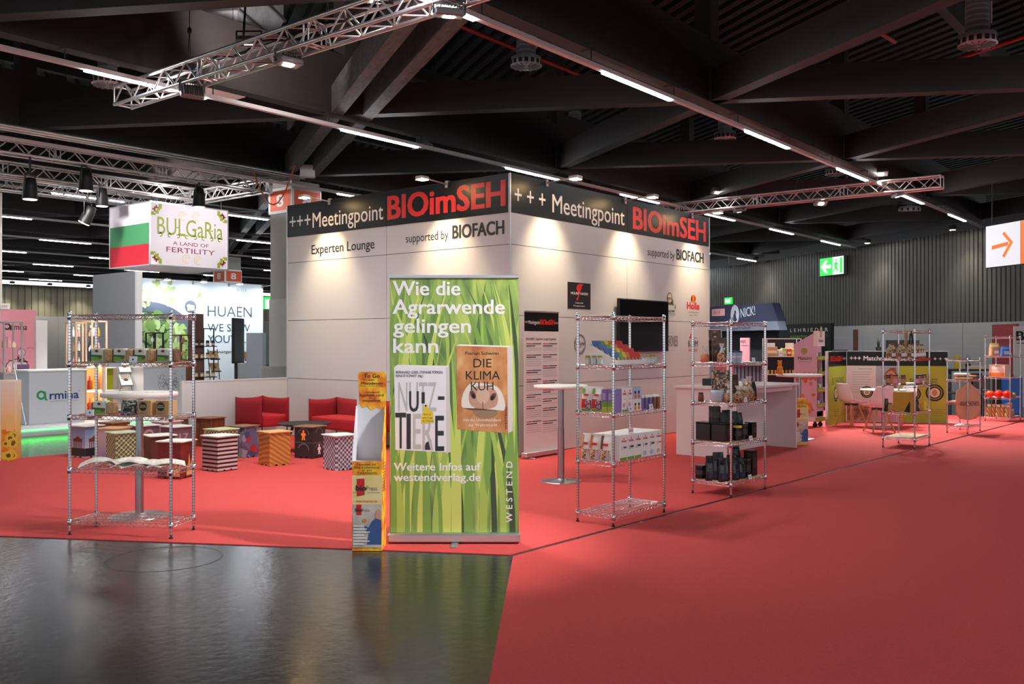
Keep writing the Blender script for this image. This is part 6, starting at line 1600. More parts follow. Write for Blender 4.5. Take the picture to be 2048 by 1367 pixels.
for i, u in enumerate((345, 414, 480)):
    arm_lamp((onX(u, HY + .1)[0], HY + .102, 3.46), (0.25, 1), '%s arm lamp seen rising behind the seed wall' % ORD[i], (.9, .97, 1), 10, 1.2, 'lamps behind the seed wall', mat('pale lamp', (220, 240, 255), .4, emit=(220, 240, 255), strength=12), .6)
t = thing('side_wall', 'tall grey side wall left of the pumpkin seed wall', 'stand wall', (12.8, 23.26, 0))
b = MB(); b.box(0, 0, 0, .08, 2.28, 3.5, mat('side wall grey', (150, 150, 152), .6)); b.build('wall_panel', t)
b = MB(); b.box(0, -.12, 0, .14, -.002, 3.5, PAPER); b.build('end_post', t)
tt = thing('screen_stand', 'dark upright screen on a pole before the seed wall lettering', 'screen', at(476, 22.6, 0.0), .62)
b = MB(); b.cbox(-.36, -.03, 1.1, .36, .03, 2.2, .008, BLACK); b.build('screen_body', tt)
b = MB(); b.box(-.33, -.034, 1.13, .33, -.03, 2.17, mat('screen slate', (66, 78, 80), .2)); b.build('glass', tt)
b = MB(); b.tube((0, .05, 0), (0, .05, 1.7), .04, DARK, 10); b.box(-.3, -.2, 0, .3, .25, .02, DARK); b.build('stand_pole', tt)
leaflet_stand('black leaflet stand with tilted trays left of the screen', 424, 443, 21.6, .9, 1.55, BLACK, 2, KRAFT, .2, 'black leaflet stands'); leaflet_stand('black leaflet stand with tilted trays right of the screen', 493, 513, 21.6, .9, 1.5, BLACK, 2, KRAFT, .2, 'black leaflet stands')
def block_at(name, label, cat, u, d, w_, dp, z0, z1, m, rz=None, group=None):
    t = thing(name, label, cat, at(u, d, z0), -.9 if rz is None else rz, group); b = MB(); b.cbox(-w_ / 2, 0, 0, w_ / 2, dp, z1 - z0, .006, m); b.build('body', t); return t
block_at('white_plinth', 'white block plinth right of the dark screen', 'plinth', 483, 24.4, .35, .3, 0, 1.05, PAPER)
block_at('white_cabinet', 'tall plain white cabinet before the right end of the seed wall', 'cabinet', 509, 23.5, .42, .3, 0, 1.85, mat('cabinet cool white', (206, 214, 224), .5))
block_at('grey_cabinet', 'grey cabinet behind the right end of the low partition', 'cabinet', 552, 19.2, .62, .4, 0, 1.1, mat('cabinet grey', (150, 146, 146), .5))
t = thing('product_shelf', 'tall dark shelf tower of jars right of the glass cases', 'shelf', (onX(390, 20.0)[0], 20.0, 0))
w_ = onX(428, 20)[0] - onX(390, 20)[0]
b = MB(); b.box(0, 0, 0, w_ * .45, .3, 2.3, mat('brown grey card', (110, 78, 70), .6)); b.build('tower_body', t)
b = MB()
for x in (w_ * .46, w_): b.box(x - .012, 0, 0, x + .012, .02, 1.95, BLACK)
b.box(w_ * .46, 0, 1.93, w_, .02, 1.955, BLACK); b.build('frame', t)
for z in (.75, 1.2, 1.5):
    b = MB(); b.box(-.02, -.06, z, w_ + .05, .28, z + .02, BLACK); b.build('shelf', t)
for i in range(12):
    r, c = divmod(i, 4); b = MB(); b.lathe([(.04, 0), (.04, .09), (.036, .11)], DARK if r == 2 else KRAFT, 10); b.lathe([(.041, .02), (.041, .07)], CREAM, 10, cap=False); b.lathe([(.038, .11), (.038, .135)], BLACK, 10)
    tag(b.build('spread_jar', loc=(onX(390, 20)[0] + .03 + w_ * c / 3.4, 19.99, (.772, 1.222, 1.522)[r])), '%s jar on the %s board of the dark shelf tower' % (ORD[c], ('low', 'middle', 'top')[r]), 'jar', 'jars on the dark tower')
# small exit sign past the seed wall
EXG = mat('exit green', (40, 200, 70), .4, emit=(30, 210, 70), strength=.42); EXW = mat('exit white', (245, 255, 245), .4, emit=(235, 255, 235), strength=.34)
t = thing('exit_sign', 'tiny glowing green exit sign right of the seed wall', 'exit sign', at(531, 38, zz(618, 38)), -.9)
b = MB(); b.box(-.22, -.03, 0, .22, .03, .5, EXG); b.build('body', t); b = MB(); b.quad(0, .02, .2, .4, EXW, .033); b.build('print', t)

def wall_frame_(u):
    r = ray(u); A = WR0 - Vector((.83, -.56, 0)) * .7; den = r.x * WRD.y - r.y * WRD.x; s_ = (A.x * WRD.y - A.y * WRD.x) / den
    return Vector((r.x * s_, r.y * s_, 0)), s_
# wash lamps at the far left hall wall and an added fill for the grey side wall
for i, u in enumerate((20, 95, 172)):
    X = onX(u, 56.3)[0]
    t = thing('wall_washer', '%s ceiling lamp washing the far olive wall at left' % ORD[i], 'ceiling lamp', (X, 56.0, 5.0), 0, 'wall washers')
    b = MB(); b.lathe([(.12, 0), (.14, .1), (.1, .14)], DARK, 12); b.tube((0, 0, .1), (0, 0, 2.6), .01, HANG); b.build('lamp_head', t)
    b = MB(); b.lathe([(.1, -.004), (.1, -.001)], FL_LENS, 12); b.build('lens', t)
    spot('wash_beam', (X, 56.0, 4.96), (X, 57.0, 2.2), 150, (1, .93, .78), 85, .9, .1)
spot('side_wall_fill', (10.4, 20.3, 4.6), (12.8, 24.3, 2.2), 120, (1, .98, .96), 75, .8, .1)  # added spot to brighten the grey side wall, no fixture
for i, (u, tz) in enumerate(((1512, 2.5), (1735, 2.5), (1905, 2.5))):
    p, d = wall_frame_(u)
    t = thing('wall_washer', '%s ceiling lamp washing the right corrugated wall' % ORD[i], 'ceiling lamp', (p.x, p.y, 4.95), 0, 'wall washers')
    b = MB(); b.lathe([(.1, 0), (.12, .1), (.08, .14)], DARK, 12); b.tube((0, 0, .1), (0, 0, 2.6), .01, HANG); b.build('lamp_head', t)
    b = MB(); b.lathe([(.08, -.004), (.08, -.001)], FL_LENS, 12); b.build('lens', t)
    spot('wash_beam', (p.x, p.y, 4.92), (p.x + .5, p.y - .3, 2.2), 60, (1, .95, .84), 90, .9, .1)

# ================================================================== right hand side
# wall mounted escape sign and hanging arrow box
def wall_pt(t_): return WR0 + WRD * t_
def wall_frame(u, z):
    r = ray(u); A = WR0; den = r.x * WRD.y - r.y * WRD.x; s = (A.x * WRD.y - A.y * WRD.x) / den
    return Vector((r.x * s, r.y * s, z)), s
wa = math.atan2(-WRD.y, -WRD.x)
p0, d0 = wall_frame(1648.5, 0); p1, d1 = wall_frame(1697.5, 0)
wl = (p1 - p0).length; nrm = Vector((math.cos(wa + -PI / 2), math.sin(wa - PI / 2), 0))
z0, z1 = zz(553.5, d0), zz(517, d0)
t = thing('exit_sign', 'large lit green and white escape route sign on the corrugated wall', 'exit sign', (p0.x + nrm.x * .2, p0.y + nrm.y * .2, z0), wa)
b = MB(); b.box(0, 0, 0, wl, .12, z1 - z0, mat('sign case', (80, 90, 80), .5)); b.box(wl * .2, .12, .2, wl * .8, .2, .4, DARK); b.build('case', t)
b = MB(); H_ = z1 - z0; b.quad(.02, .02, wl * .54, H_ - .02, EXG, .003); b.quad(wl * .54, .02, wl - .02, H_ - .02, EXW, .003)
b.poly([(wl * .05, H_ * .5), (wl * .24, H_ * .84), (wl * .36, H_ * .84), (wl * .24, H_ * .6), (wl * .48, H_ * .6), (wl * .48, H_ * .4), (wl * .24, H_ * .4), (wl * .36, H_ * .16), (wl * .24, H_ * .16)], EXW, .006)
b.quad(wl * .84, H_ * .1, wl * .94, H_ * .9, EXG, .006); b.disc(wl * .69, H_ * .78, .04, .05, EXG, .006, 12)
b.poly([(wl * .66, H_ * .7), (wl * .73, H_ * .68), (wl * .79, H_ * .55), (wl * .73, H_ * .56), (wl * .72, H_ * .42), (wl * .77, H_ * .28), (wl * .74, H_ * .14), (wl * .71, H_ * .27), (wl * .66, H_ * .36), (wl * .6, H_ * .2), (wl * .57, H_ * .24), (wl * .64, H_ * .46), (wl * .62, H_ * .58), (wl * .58, H_ * .5), (wl * .57, H_ * .55)], EXG, .006)
b.build('print', t)
t = thing('exit_sign', 'small glowing green exit sign above the dark blue stand roof', 'exit sign', at(1457, 36.0, zz(608, 36)), wa)
b = MB(); b.box(-.26, -.03, 0, .26, .03, .26, EXG); b.build('body', t); b = MB(); b.quad(-.18, .06, .18, .1, EXW, .033); b.quad(-.18, .1, -.1, .2, EXW, .033); b.quad(.08, .1, .18, .2, EXW, .033); b.quad(-.1, .12, .1, .17, EXW, .033); b.build('print', t)
b = MB(); b.tube((0, 0, .26), (0, 0, 3.2), .012, HANG); b.build('hanger', t)
p0, p1 = at(1972, 21.0), at(2041, 19.95); xd = p1 - p0; wl = xd.length
t = thing('arrow_sign', 'lit white hanging sign with an orange right arrow', 'sign', (p0.x, p0.y, 3.3), math.atan2(xd.y, xd.x))
SGW = mat('lit sign white', (200, 205, 210), .4, emit=(235, 242, 250), strength=.2); SGO = mat('lit sign orange', (240, 120, 20), .4, emit=(238, 110, 10), strength=.2)
H_ = .93
b = MB(); b.cbox(-.01, 0, -.01, wl + .55, .16, H_ + .01, .004, mat('sign case dark', (70, 70, 72), .5)); b.build('case', t)
b = MB(); b.quad(.0, .0, wl, H_, SGW, .003); b.build('lit_face', t)
b = MB(); b.quad(wl + .01, 0, wl + .54, H_, SGO, .003); b.build('orange_face', t)
b = MB()
def arr(px, py): return (wl * px, H_ * py)
b.poly([arr(.18, .42), arr(.66, .47), arr(.66, .56), arr(.18, .51)], SGO, .006); b.poly([arr(.49, .76), arr(.55, .81), arr(.80, .53), arr(.70, .53)], SGO, .0065); b.poly([arr(.49, .24), arr(.55, .19), arr(.80, .53), arr(.70, .53)], SGO, .0067); b.build('arrow_print', t)
b = MB()
for x in (.1, wl + .3): b.tube((x, .08, H_), (x, .08, 4.25), .012, HANG)
b.build('hanger', t)

# dark blue stand with slanted roof
NB = mat('stand navy', (26, 31, 58), .6); NG = mat('stand slate', (84, 92, 108), .6); NL = mat('stand pale print', (150, 160, 172), .6)
p0, p1 = at(1400, 27.04), at(1543.6, 23.9); xd = p1 - p0; wl = xd.length; na = math.atan2(xd.y, xd.x)
t = thing('stand_roof', 'dark blue slanted stand roof with pale lettering behind the booth', 'stand roof', (p0.x, p0.y, 0), na)
def np_(u, v):                         # column,row on the roof's front plane -> local x,z
    A = p0; r = ray(u); den = r.x * xd.y - r.y * xd.x; s = (A.x * xd.y - A.y * xd.x) / den
    return ((Vector((r.x * s, r.y * s, 0)) - Vector((A.x, A.y, 0))).length, zz(v, s))
NW = Matrix(((1, 0, 0, 0), (0, 0, -1, 0), (0, 1, 0, 0), (0, 0, 0, 1)))
x1, zt = np_(1543.6, 605.4); x2, zm = np_(1556.8, 641.5); x3, zl = np_(1561.9, 659.5)
b = MB(NW); b.prism([(0, zm), (x2, zm), (x1, zt), (0, zt)], -.25, 0, NB); b.build('upper_fascia', t)
b = MB(NW); b.prism([(0, zl), (x3, zl), (x2, zm - .004), (0, zm - .004)], -.2, .04, NG); b.build('lower_fascia', t)
b = MB(); q = np_(1470, 629); b.disc(q[0], q[1], .2, .27, NL, .006, 28); b.disc(q[0] + .02, q[1] + .06, .04, .06, NB, .009, 12); b.poly([(q[0] - .05, q[1] + .02), (q[0] + .03, q[1] + .05), (q[0] + .09, q[1] - .16), (q[0] + .0, q[1] - .2), (q[0] - .08, q[1] - .1)], NB, .009); b.ring(q[0], q[1] - .03, .15, .12, NB, .009, 16, 3.4, 5.6)
q0, q1 = np_(1482, 635), np_(1511, 629); b.text('NICK!', q0[0], q0[1], q1[0] - q0[0], .24, NL, .006, .01, .10)
q0, q1 = np_(1424, 632), np_(1450, 632); b.quad(q0[0], q0[1] + .0, q1[0], q0[1] + .2, PINKP, .006); b.text('B-113', q0[0] + .14, q0[1] + .06, .26, .08, INK, .009)
q0, q1 = np_(1457, 652), np_(1502, 652); b.text('SWEDISH FOODS', q0[0], q0[1], q1[0] - q0[0], .06, NB, .05); q0, q1 = np_(1462, 658), np_(1504, 658); b.text('CULTURE', q0[0], q0[1], q1[0] - q0[0], .05, NB, .05)
b.build('lettering', t)
b = MB(); b.box(.0, .5, 0, x2 - .7, .56, zm, mat('stand dark wall', (24, 26, 36), .7)); b.build('back_wall', t)
ct = at(1502, 22.0)
t = thing('stand_counter', 'slatted grey blue counter front below the dark blue roof', 'counter', (ct.x, ct.y, 0.0065), na)
b = MB(); b.box(-1.25, 0, 0, .85, .5, 1.05, mat('slat gap', (40, 46, 56), .6)); b.build('counter_body', t)
b = MB()
for k in range(14): b.box(-1.24 + .15 * k, -.03, 0, -1.24 + .15 * k + .1, 0, 1.05, NG)
b.build('slat_front', t)
b = MB(); b.cbox(-1.3, -.06, 1.05, .9, .55, 1.1, .005, mat('stand dark top', (60, 58, 60), .5)); b.build('countertop', t)
t = thing('standing_poster', 'pale pink poster panel standing behind the sweets rack', 'poster', at(1490, 22.3, 1.1), na)
b = MB(); b.box(-.2, 0, 0, .16, .03, .62, PINKP); b.text('NICK\u0027S', -.17, .5, .2, .06, INK, .003, .02); b.quad(-.17, .43, .12, .44, INK, .003); b.build('panel', t)
block_at('salmon_block', 'salmon lit block behind the sweets rack, left of the slatted counter', 'block', 1437, 20.5, .3, .3, 0, 1.13, mat('salmon panel', (226, 120, 124), .5), na)
block_at('grey_case', 'dark grey machine case behind the black counter front', 'machine', 1447, 13.2, .34, .25, 0.992, 1.09, DARK, 0.0)
# LEHRIEDER sign wall
t = thing('caterer_sign', 'black stand wall with spaced white letters left of the pink display', 'sign', at(1540, 27.5, 0), na)
p1 = at(1661.5, 24.6); wl = (p1 - at(1540, 27.5)).length; na2 = math.atan2(p1.y - at(1540, 27.5).y, p1.x - at(1540, 27.5).x); t.rotation_euler = (0, 0, na2)
zt = zz(647, 25.5); b = MB(); b.box(0, 0, 0, wl, .1, zt, mat('stand black', (20, 22, 20), .6)); b.build('wall_panel', t)
b = MB(); b.text('L E H R I E D E R', wl * .36, zt - .22, wl * .6, .1, TXTW, .004, .02); b.text('catering', wl * .36, zt - .38, wl * .28, .09, mat('sign leaf green', (110, 170, 60), .5), .004, .01); b.text('S E R V I C E', wl * .68, zt - .36, wl * .28, .07, INKG, .004); b.build('lettering', t)
# white shelf unit with magazines and packs
c = at(1568, 19.5); sa = math.atan2(RT.y, RT.x)
t = thing('display_shelf', 'white framed shelf of packets between slatted counter and pink display', 'shelf', (c.x, c.y, 0), sa)
SW, SZ = .37, zz(676, 19.5)
b = MB()
for x in (-SW, SW - .02): b.box(x, 0, 0, x + .02, .02, SZ, WHITE); b.box(x, .3, 0, x + .02, .32, SZ, WHITE)
b.box(-SW, 0, SZ - .02, SW, .02, SZ, WHITE); b.build('frame', t)
b = MB(); b.box(-SW, .32, 0, SW, .34, SZ, mat('stand dark wall', (24, 26, 36), .7)); b.build('back_panel', t)
for v in (712, 748, 800):
    b = MB(); z = zz(v, 19.5); b.box(-SW, 0, z - .015, SW, .32, z, WHITE); b.build('shelf', t)
b = MB(); b.box(SW - .06, -.02, 0, SW, .0, zz(702, 19.5), CT); b.build('side_panel', t)
for i, (x, w2, h2, m_) in enumerate(((-.34, .22, .2, KRAFT), (-.1, .12, .14, PAPER), (-.02, .1, .17, mat('pack lime', (176, 190, 70), .4)), (.08, .1, .16, RED), (.18, .12, .15, YEL))):
    b = MB(sa and Matrix()); b.cbox(0, 0, 0, w2, .14, h2, .006, m_); b.quad(.015, h2 * .3, w2 - .015, h2 * .6, CREAM, .001); p = c + Vector((math.cos(sa), math.sin(sa), 0)) * x; q = Vector((-math.sin(sa), math.cos(sa), 0)) * .06
    tag(b.build('snack_packet', loc=(p.x + q.x, p.y + q.y, zz(712, 19.5) + .001), rz=sa), '%s packet from the left on the white framed shelf' % ORD[i], 'food pack', 'packets on the white framed shelf')
for i, x in enumerate((-.2, .2)):
    b = MB(); b.box(-.09, 0, 0, .09, .01, .28, PAPER); b.disc(0, .12, .06, .045, (BRN, NAVY)[i], .001, 14); p = c + Vector((math.cos(sa), math.sin(sa), 0)) * x; q = Vector((-math.sin(sa), math.cos(sa), 0)) * .28
    tag(b.build('brochure', loc=(p.x + q.x, p.y + q.y, zz(712, 19.5) + .001), rz=sa), ('brochure with a brown picture', 'brochure with a dark blue picture')[i] + ' at the back of the white framed shelf', 'brochure', 'brochures')
for i in range(9):
    p = c + Vector((math.cos(sa), math.sin(sa), 0)) * (-.3 + .075 * i); q = Vector((-math.sin(sa), math.cos(sa), 0)) * .1; b = MB(); b.lathe([(.022, 0), (.022, .07), (.02, .085)], (KRAFT, YEL, ORG)[i % 3], 10)
    tag(b.build('spice_jar', loc=(p.x + q.x, p.y + q.y, zz(748, 19.5) + .001)), '%s little jar from the left on the lower white shelf' % ORD[i], 'jar', 'little jars on the lower white shelf')
# orange bear shaped bottle on the far bar table
p = at(1559.5, 15.2, 1.081)
t = thing('bear_bottle', 'amber bear shaped bottle on the tall table behind the counter', 'bottle', p, sa)
AMB = mat('amber', (214, 128, 24), .2)
b = MB(); b.loft([[(r * math.cos(k * PI / 6), r * .8 * math.sin(k * PI / 6), z) for k in range(12)] for r, z in ((.03, 0), (.042, .02), (.047, .07), (.04, .12), (.028, .145), (.036, .17), (.034, .205), (.02, .228))], AMB)
b.ball((-.028, 0, .222), .013, .012, .014, AMB, 10, 6); b.ball((.028, 0, .222), .013, .012, .014, AMB, 10, 6)
for s in (-1, 1): b.ball((s * .036, -.02, .1), .014, .016, .03, AMB, 10, 6); b.ball((s * .024, -.03, .016), .018, .022, .018, AMB, 10, 6)
b.ball((0, -.03, .178), .014, .012, .01, AMB, 8, 6); b.build('bear_body', t)
b = MB(); b.quad(-.022, .05, .022, .09, ORG, .042); b.build('label_patch', t)
# pink slanted display on castors
c = at(1633.5, 17.35)
t = thing('product_display', 'pink cardboard floor display with olive shelf lips on castors', 'display stand', (c.x, c.y, .006), 0)
PKC = mat('pink card', (206, 170, 186), .55); OLC = mat('olive card', (150, 150, 50), .55)
DX, DY = .36, .44; dzz = lambda v: zz(v, 17.35) - .006
top, sl = dzz(662.5), dzz(688)
YM = Matrix(((0, 0, 1, 0), (1, 0, 0, 0), (0, 1, 0, 0), (0, 0, 0, 1)))
b = MB(YM); b.prism([(0, dzz(841)), (DY, dzz(841)), (DY, sl), (0, top)], 0, .012, PKC); b.prism([(0, dzz(841)), (DY, dzz(841)), (DY, sl), (0.06, top)], DX - .012, DX, PKC); b.M = Matrix(); b.box(.012, DY - .012, dzz(841), DX - .012, DY, sl, PKC); b.build('side_walls', t)
b = MB(); b.box(-.01, -.012, dzz(692), DX + .02, .06, top + .01, mat('pale card', (226, 208, 204), .55)); b.disc(DX * .5, top + .0, .055, .11, OLC, .014, 20); b.disc(DX * .5, top + .0, .04, .08, mat('pale card', (226, 208, 204), .55), .016, 20); b.disc(DX * .5, top, .025, .05, OLC, .018, 14); b.text('Natumi', DX * .18, top - .2, DX * .66, .06, INK, .014, .01); b.build('header_card', t)
for i, v in enumerate((720, 751, 784, 815)):
    z = dzz(v); b = MB(); b.box(.012, .0, z, DX - .012, DY - .012, z + .008, PKC); b.box(-.01, -.02, z, DX + .02, -.005, z + .075, OLC); b.quad(.05, z + .03, DX - .1, z + .04, CREAM, .022); b.build('shelf', t)
    for j in range(4):
        b = MB(); b.cbox(0, 0, 0, .07, .12, .12 + .02 * (j % 2), .008, (SNK, PAPER, PURP, SNK)[(i + j) % 4]); tag(b.build('snack_packet', loc=(c.x + .025 + .08 * j, c.y + .04, z + .0145)), '%s packet on the %s tier of the pink display' % (ORD[j], ('top', 'second', 'third', 'lowest')[i]), 'food pack', 'packets in the pink display')
b = MB(); b.box(-.01, -.02, dzz(843), DX + .02, DY + .01, dzz(835), OLC); b.quad(.04, dzz(833), DX - .03, dzz(823), mat('slate print', (84, 100, 124), .5), -.01); b.box(.012, 0.01, dzz(835), DX - .012, .02, dzz(816), PKC); b.build('base_tray', t)
for x in (.05, DX - .05):
    for y in (.05, DY - .05):
        b = MB(TR(x, y, 0) @ Matrix.Rotation(PI / 2, 4, 'Y')); b.lathe([(.045, -.012), (.045, .012)], BLACK, 14, TR(-.045, 0, 0)); b.M = TR(x, y, 0); b.box(-.02, -.02, .05, .02, .02, dzz(843), BLACK); b.build('castor', t)
b = MB(frame((0, DY, 0), (0, -1))); g = random.Random(9)
zc = dzz(702); b.ring(DY * .45, zc, .06, .04, OLC, .003, 18); b.disc(DY * .45, zc, .03, .03, OLC, .003, 12); b.text('Natumi', DY * .18, zc - .16, DY * .6, .06, INK, .003, .01); b.quad(DY * .2, zc - .2, DY * .75, zc - .195, INKG, .003)
for k in range(26):
    z = g.uniform(.25, .98); b.disc(g.uniform(.04, DY - .04), z, g.uniform(.02, .045), g.uniform(.02, .045), g.choice((ORG, PEACH, mat('peel orange', (206, 104, 50), .5), PINKP, mat('plum print', (150, 60, 80), .5))), .003 + .0003 * k, 10)
for k in range(14): b.disc(.03 + .03 * k, .96 + .03 * math.sin(k * 2.3), .03, .05, mat('peel orange', (206, 104, 50), .5), .012 + .0003 * k, 10)
b.quad(.02, .12, DY - .02, .2, mat('pale card', (226, 208, 204), .55), .012); b.build('side_print', t)
# second bioPress dispenser behind the counter end
src = [o for o in bpy.data.objects if o.name == 'magazine_dispenser'][0]
d2 = thing('magazine_dispenser', 'orange magazine dispenser half hidden behind the counter end', 'dispenser', at(1588, 14.4, .0065), sa + .1)
b = MB(); b.cbox(0, 0, 0, DW, DD, .72, .002, AUT); b.build('carton_body', d2)
for ch in list(src.children):
    if ch.name.startswith(('front_print', 'side_print')): copy_tree(ch, d2)
# Matchmaking partition
CM_ = gp(1693.5, 842, .006); EM = gp(1896, 846, .006)
LIMEP = mat('lime print', (170, 180, 46), .5); CRP = mat('cream poster', (222, 204, 194), .5); PHB = pmat('bread photo', 'noise', [(0.3, (110, 60, 40)), (0.55, (176, 112, 76)), (0.8, (216, 180, 150))], scale=7, rough=.5)
def dial(b, x, z, r, m=BLACK, in_=LIMEP):
    b.disc(x, z, r, r, m, .003, 24); b.ring(x, z, r * .8, r * .72, in_, .004, 24); b.disc(x, z, r * .56, r * .56, CREAM, .004, 20); b.disc(x, z, r * .3, r * .4, KRAFT, .005, 12)
def panel_wall(p0, p1, label, parts, H=1.43):
    xd = p1 - p0; L = xd.length
    t = thing('partition_wall', label, 'partition', (p0.x, p0.y, .006), math.atan2(xd.y, xd.x), 'matchmaking partition')
    b = MB(); b.box(0, 0, 0, L, .06, H, ALU); b.build('wall_panel', t)
    b = MB()
    for f_ in parts: f_(b, L, H)
    b.build('print', t); return t
def hd(b, L, H): b.quad(0.005, H - .3, L - .005, H - .012, BAND, .002)
xm = CM_.lerp(EM, .505)
def pm1(b, L, H):
    b.quad(.005, .005, L * .58, H - .3, CRP, .002); b.quad(L * .58, H * .42, L - .005, H - .3, pmat('grey backdrop print', 'noise', [(.3, (150, 146, 144)), (.7, (190, 184, 182))], scale=2), .002)
    b.poly([(L * .74, H * .36), (L * .70, H * .55), (L * .74, H * .68), (L * .86, H * .76), (L * .99, H * .77), (L * .99, H * .36)], PHB, .004); b.ring(L * .9, H * .52, .19, .13, BRN, .006, 16, .6, 4.4, 1.4); b.ring(L * 1.0 - .12, H * .58, .11, .08, PEACH, .007, 16, .6, 4.0, 1.8)
    b.quad(.005, .02, L * .45, H * .24, PHB, .004); b.quad(L * .45, .02, L - .01, H * .3, PINKP, .004); dial(b, L * .4, H * .42, .12)
    b.text('+++ Matchmaking', L * .06, H - .19, L * .98, .085, TXTW, .005, .03); b.text('Experten Lounge', L * .25, H - .37, L * .25, .02, INK, .004)
    for k in range(9): b.quad(L * .1, H - .43 - .05 * k, L * (.5 - .03 * (k % 3)), H - .425 - .05 * k, INKG, .004)
def pm2(b, L, H):
    b.quad(.005, .005, L - .005, H - .3, LIMEP, .002); b.text('+ + +', L * .72, H - .19, L * .26, .07, TXTW, .005, .02); b.text('BIO BREADNESS', L * .25, H * .52, L * .55, .14, GREEND, .004, .0)
    dial(b, L * .32, H * .4, .14); dial(b, L * .74, H * .42, .17)
    for k in range(4): b.quad(L * .68, H * (.19 - .03 * k), L * (.95 - .05 * (k % 2)), H * (.195 - .03 * k), GREEND, .004)
def pm0(b, L, H):
    b.quad(.005, .005, L - .005, H - .3, LIMEP, .002); b.text('BIOimSEH', L * .1, H - .2, L * .6, .1, TXTR, .005, .03); b.text('+++', L * .78, H - .19, L * .2, .07, TXTW, .005, .02); b.text('BIO BREADNESS', L * .18, H * .54, L * .68, .14, GREEND, .004)
    dial(b, L * .4, H * .42, .16); dial(b, L * .8, H * .43, .16)
    for k in range(4): b.quad(L * .3, H * (.2 - .03 * k), L * .56, H * (.205 - .03 * k), GREEND, .004); b.quad(L * .68, H * (.2 - .03 * k), L * .92, H * (.205 - .03 * k), GREEND, .004)
panel_wall(CM_, xm, 'partition with Matchmaking header and bread picture behind the white chairs', (hd, pm1)); panel_wall(xm, EM, 'lime green partition at the right behind the bread rack', (hd, pm2))
panel_wall(CM_ + Vector((-1.3, -.1, 0)), CM_ + Vector((-.02, 0, 0)), 'lime green partition right of the pink floor display', (hd, pm0))
# shell chairs and round table
SHELL = mat('chair shell white', (232, 222, 220), .4); LEGW = pmat('beech leg', 'noise', [(0.3, (176, 122, 82)), (0.7, (206, 156, 112))], scale=4, rough=.5, stretch=(6, 6, 1))
def chair(p, rz, label):
    t = thing('shell_chair', label, 'chair', p, rz, 'white shell chairs')
    b = MB(); prof = [(.23, .44, .19, .0), (.2, .455, .215, .01), (.1, .435, .225, .05), (-.05, .43, .225, .07), (-.15, .45, .22, .09), (-.19, .52, .215, .07), (-.215, .62, .205, .05), (-.235, .72, .19, .035), (-.25, .80, .17, .02), (-.255, .825, .15, .01)]
    vs = []
    for (y, z, hw, lift) in prof:
        for k in range(11):
            q = -1 + k / 5; e = abs(q) ** 3; up = lift * e
            back = y < -.16
            vs.append((hw * q, y + (up * .9 if back else 0), z + (0 if back else up)))
    fs = [(j * 11 + k, j * 11 + k + 1, j * 11 + 12 + k, j * 11 + 11 + k) for j in range(len(prof) - 1) for k in range(10)]
    b.add(vs, fs, SHELL, True); o = b.build('shell', t); s = o.modifiers.new('thick', 'SOLIDIFY'); s.thickness = .016; s.offset = 0
    u = o.modifiers.new('round', 'SUBSURF'); u.levels = 1; u.render_levels = 1
    b = MB(); b.cbox(-.17, -.14, .452, .17, .18, .475, .01, SHELL); b.build('seat_pad', t)
    b = MB(); b.box(-.1, -.1, .395, .1, .1, .425, BLACK); b.build('mount_frame', t)
    for sx in (-1, 1):
        for sy in (-1, 1):
            b = MB(); b.tube((sx * .08, sy * .08, .415), (sx * .2, sy * .2, .0), .022, LEGW, 10, .014); b.build('leg', t)
def facing(a): return TH + a - PI / 2   # local +y points along view azimuth a
chair(at(1758, 16.55, .0065), facing(0.05), 'white shell chair with its back to the viewer')
chair(at(1703, 17.75, .0065), facing(-1.2), 'white shell chair at the left of the round table in profile')
chair(at(1803, 17.8, .0065), facing(1.9) , 'white shell chair right of the round table facing the viewer')
p = at(1766, 17.6, .0065)
t = thing('round_table', 'white round table between the white shell chairs', 'table', p)
b = MB(); b.lathe([(.28, 0), (.28, .008), (.04, .02)], STEEL, 32); b.lathe([(.03, .02), (.03, .685)], STEEL, 16); b.build('pedestal', t)
b = MB(); b.lathe([(.40, .685), (.41, .69), (.41, .705), (.4, .71)], TOPW, 48); b.build('tabletop', t)
# things on the counter behind the partition
block_at('white_sideboard', 'long white counter behind the matchmaking partition', 'counter', 1775, 20.8, 2.4, .5, 0.0065, 1.36, mat('sideboard grey', (170, 168, 168), .5), sa)
block_at('monitor', 'black monitor box standing behind the Matchmaking header', 'monitor', 1797, 20.9, .46, .15, 1.361, 1.66, BLACK, sa); block_at('speaker_box', 'dark speaker case right of the monitor behind the partition', 'speaker', 1828, 20.95, .26, .2, 1.361, 1.66, DARK, sa)
block_at('blue_folder', 'flat blue folder under the plant behind the partition', 'folder', 1757, 20.9, .5, .3, 1.361, 1.40, mat('folder blue', (52, 76, 122), .5), sa)
block_at('flip_board', 'pale board leaning on the wall behind the partition', 'board', 1694, 26.0, .9, .04, .6, 1.75, mat('pale board', (196, 196, 200), .5), sa); block_at('brown_board', 'narrow brown board standing upright behind the partition', 'board', 1712, 24.5, .12, .05, 0, 1.95, BRN, sa)
b = MB()
for k in range(16):
    a = k * 2.4; b.poly([(-.02, 0), (.02, 0), (.14 * math.cos(a) + .0, .16 + .06 * math.sin(k))], mat('leaf dark', (40, 66, 40), .6), .02 * math.sin(a))
b2 = MB(); b2.lathe([(.05, 0), (.07, .1)], DARK, 12)
t = thing('potted_plant', 'small potted plant behind the Matchmaking header', 'plant', at(1757, 21.0, 1.402)); b2.build('pot', t); o = b.build('foliage', t); o.location = (0, 0, .1)
block_at('black_lamp', 'low black angled object on the counter behind the partition', 'device', 1682, 20.9, .32, .1, 1.361, 1.44, BLACK, sa)
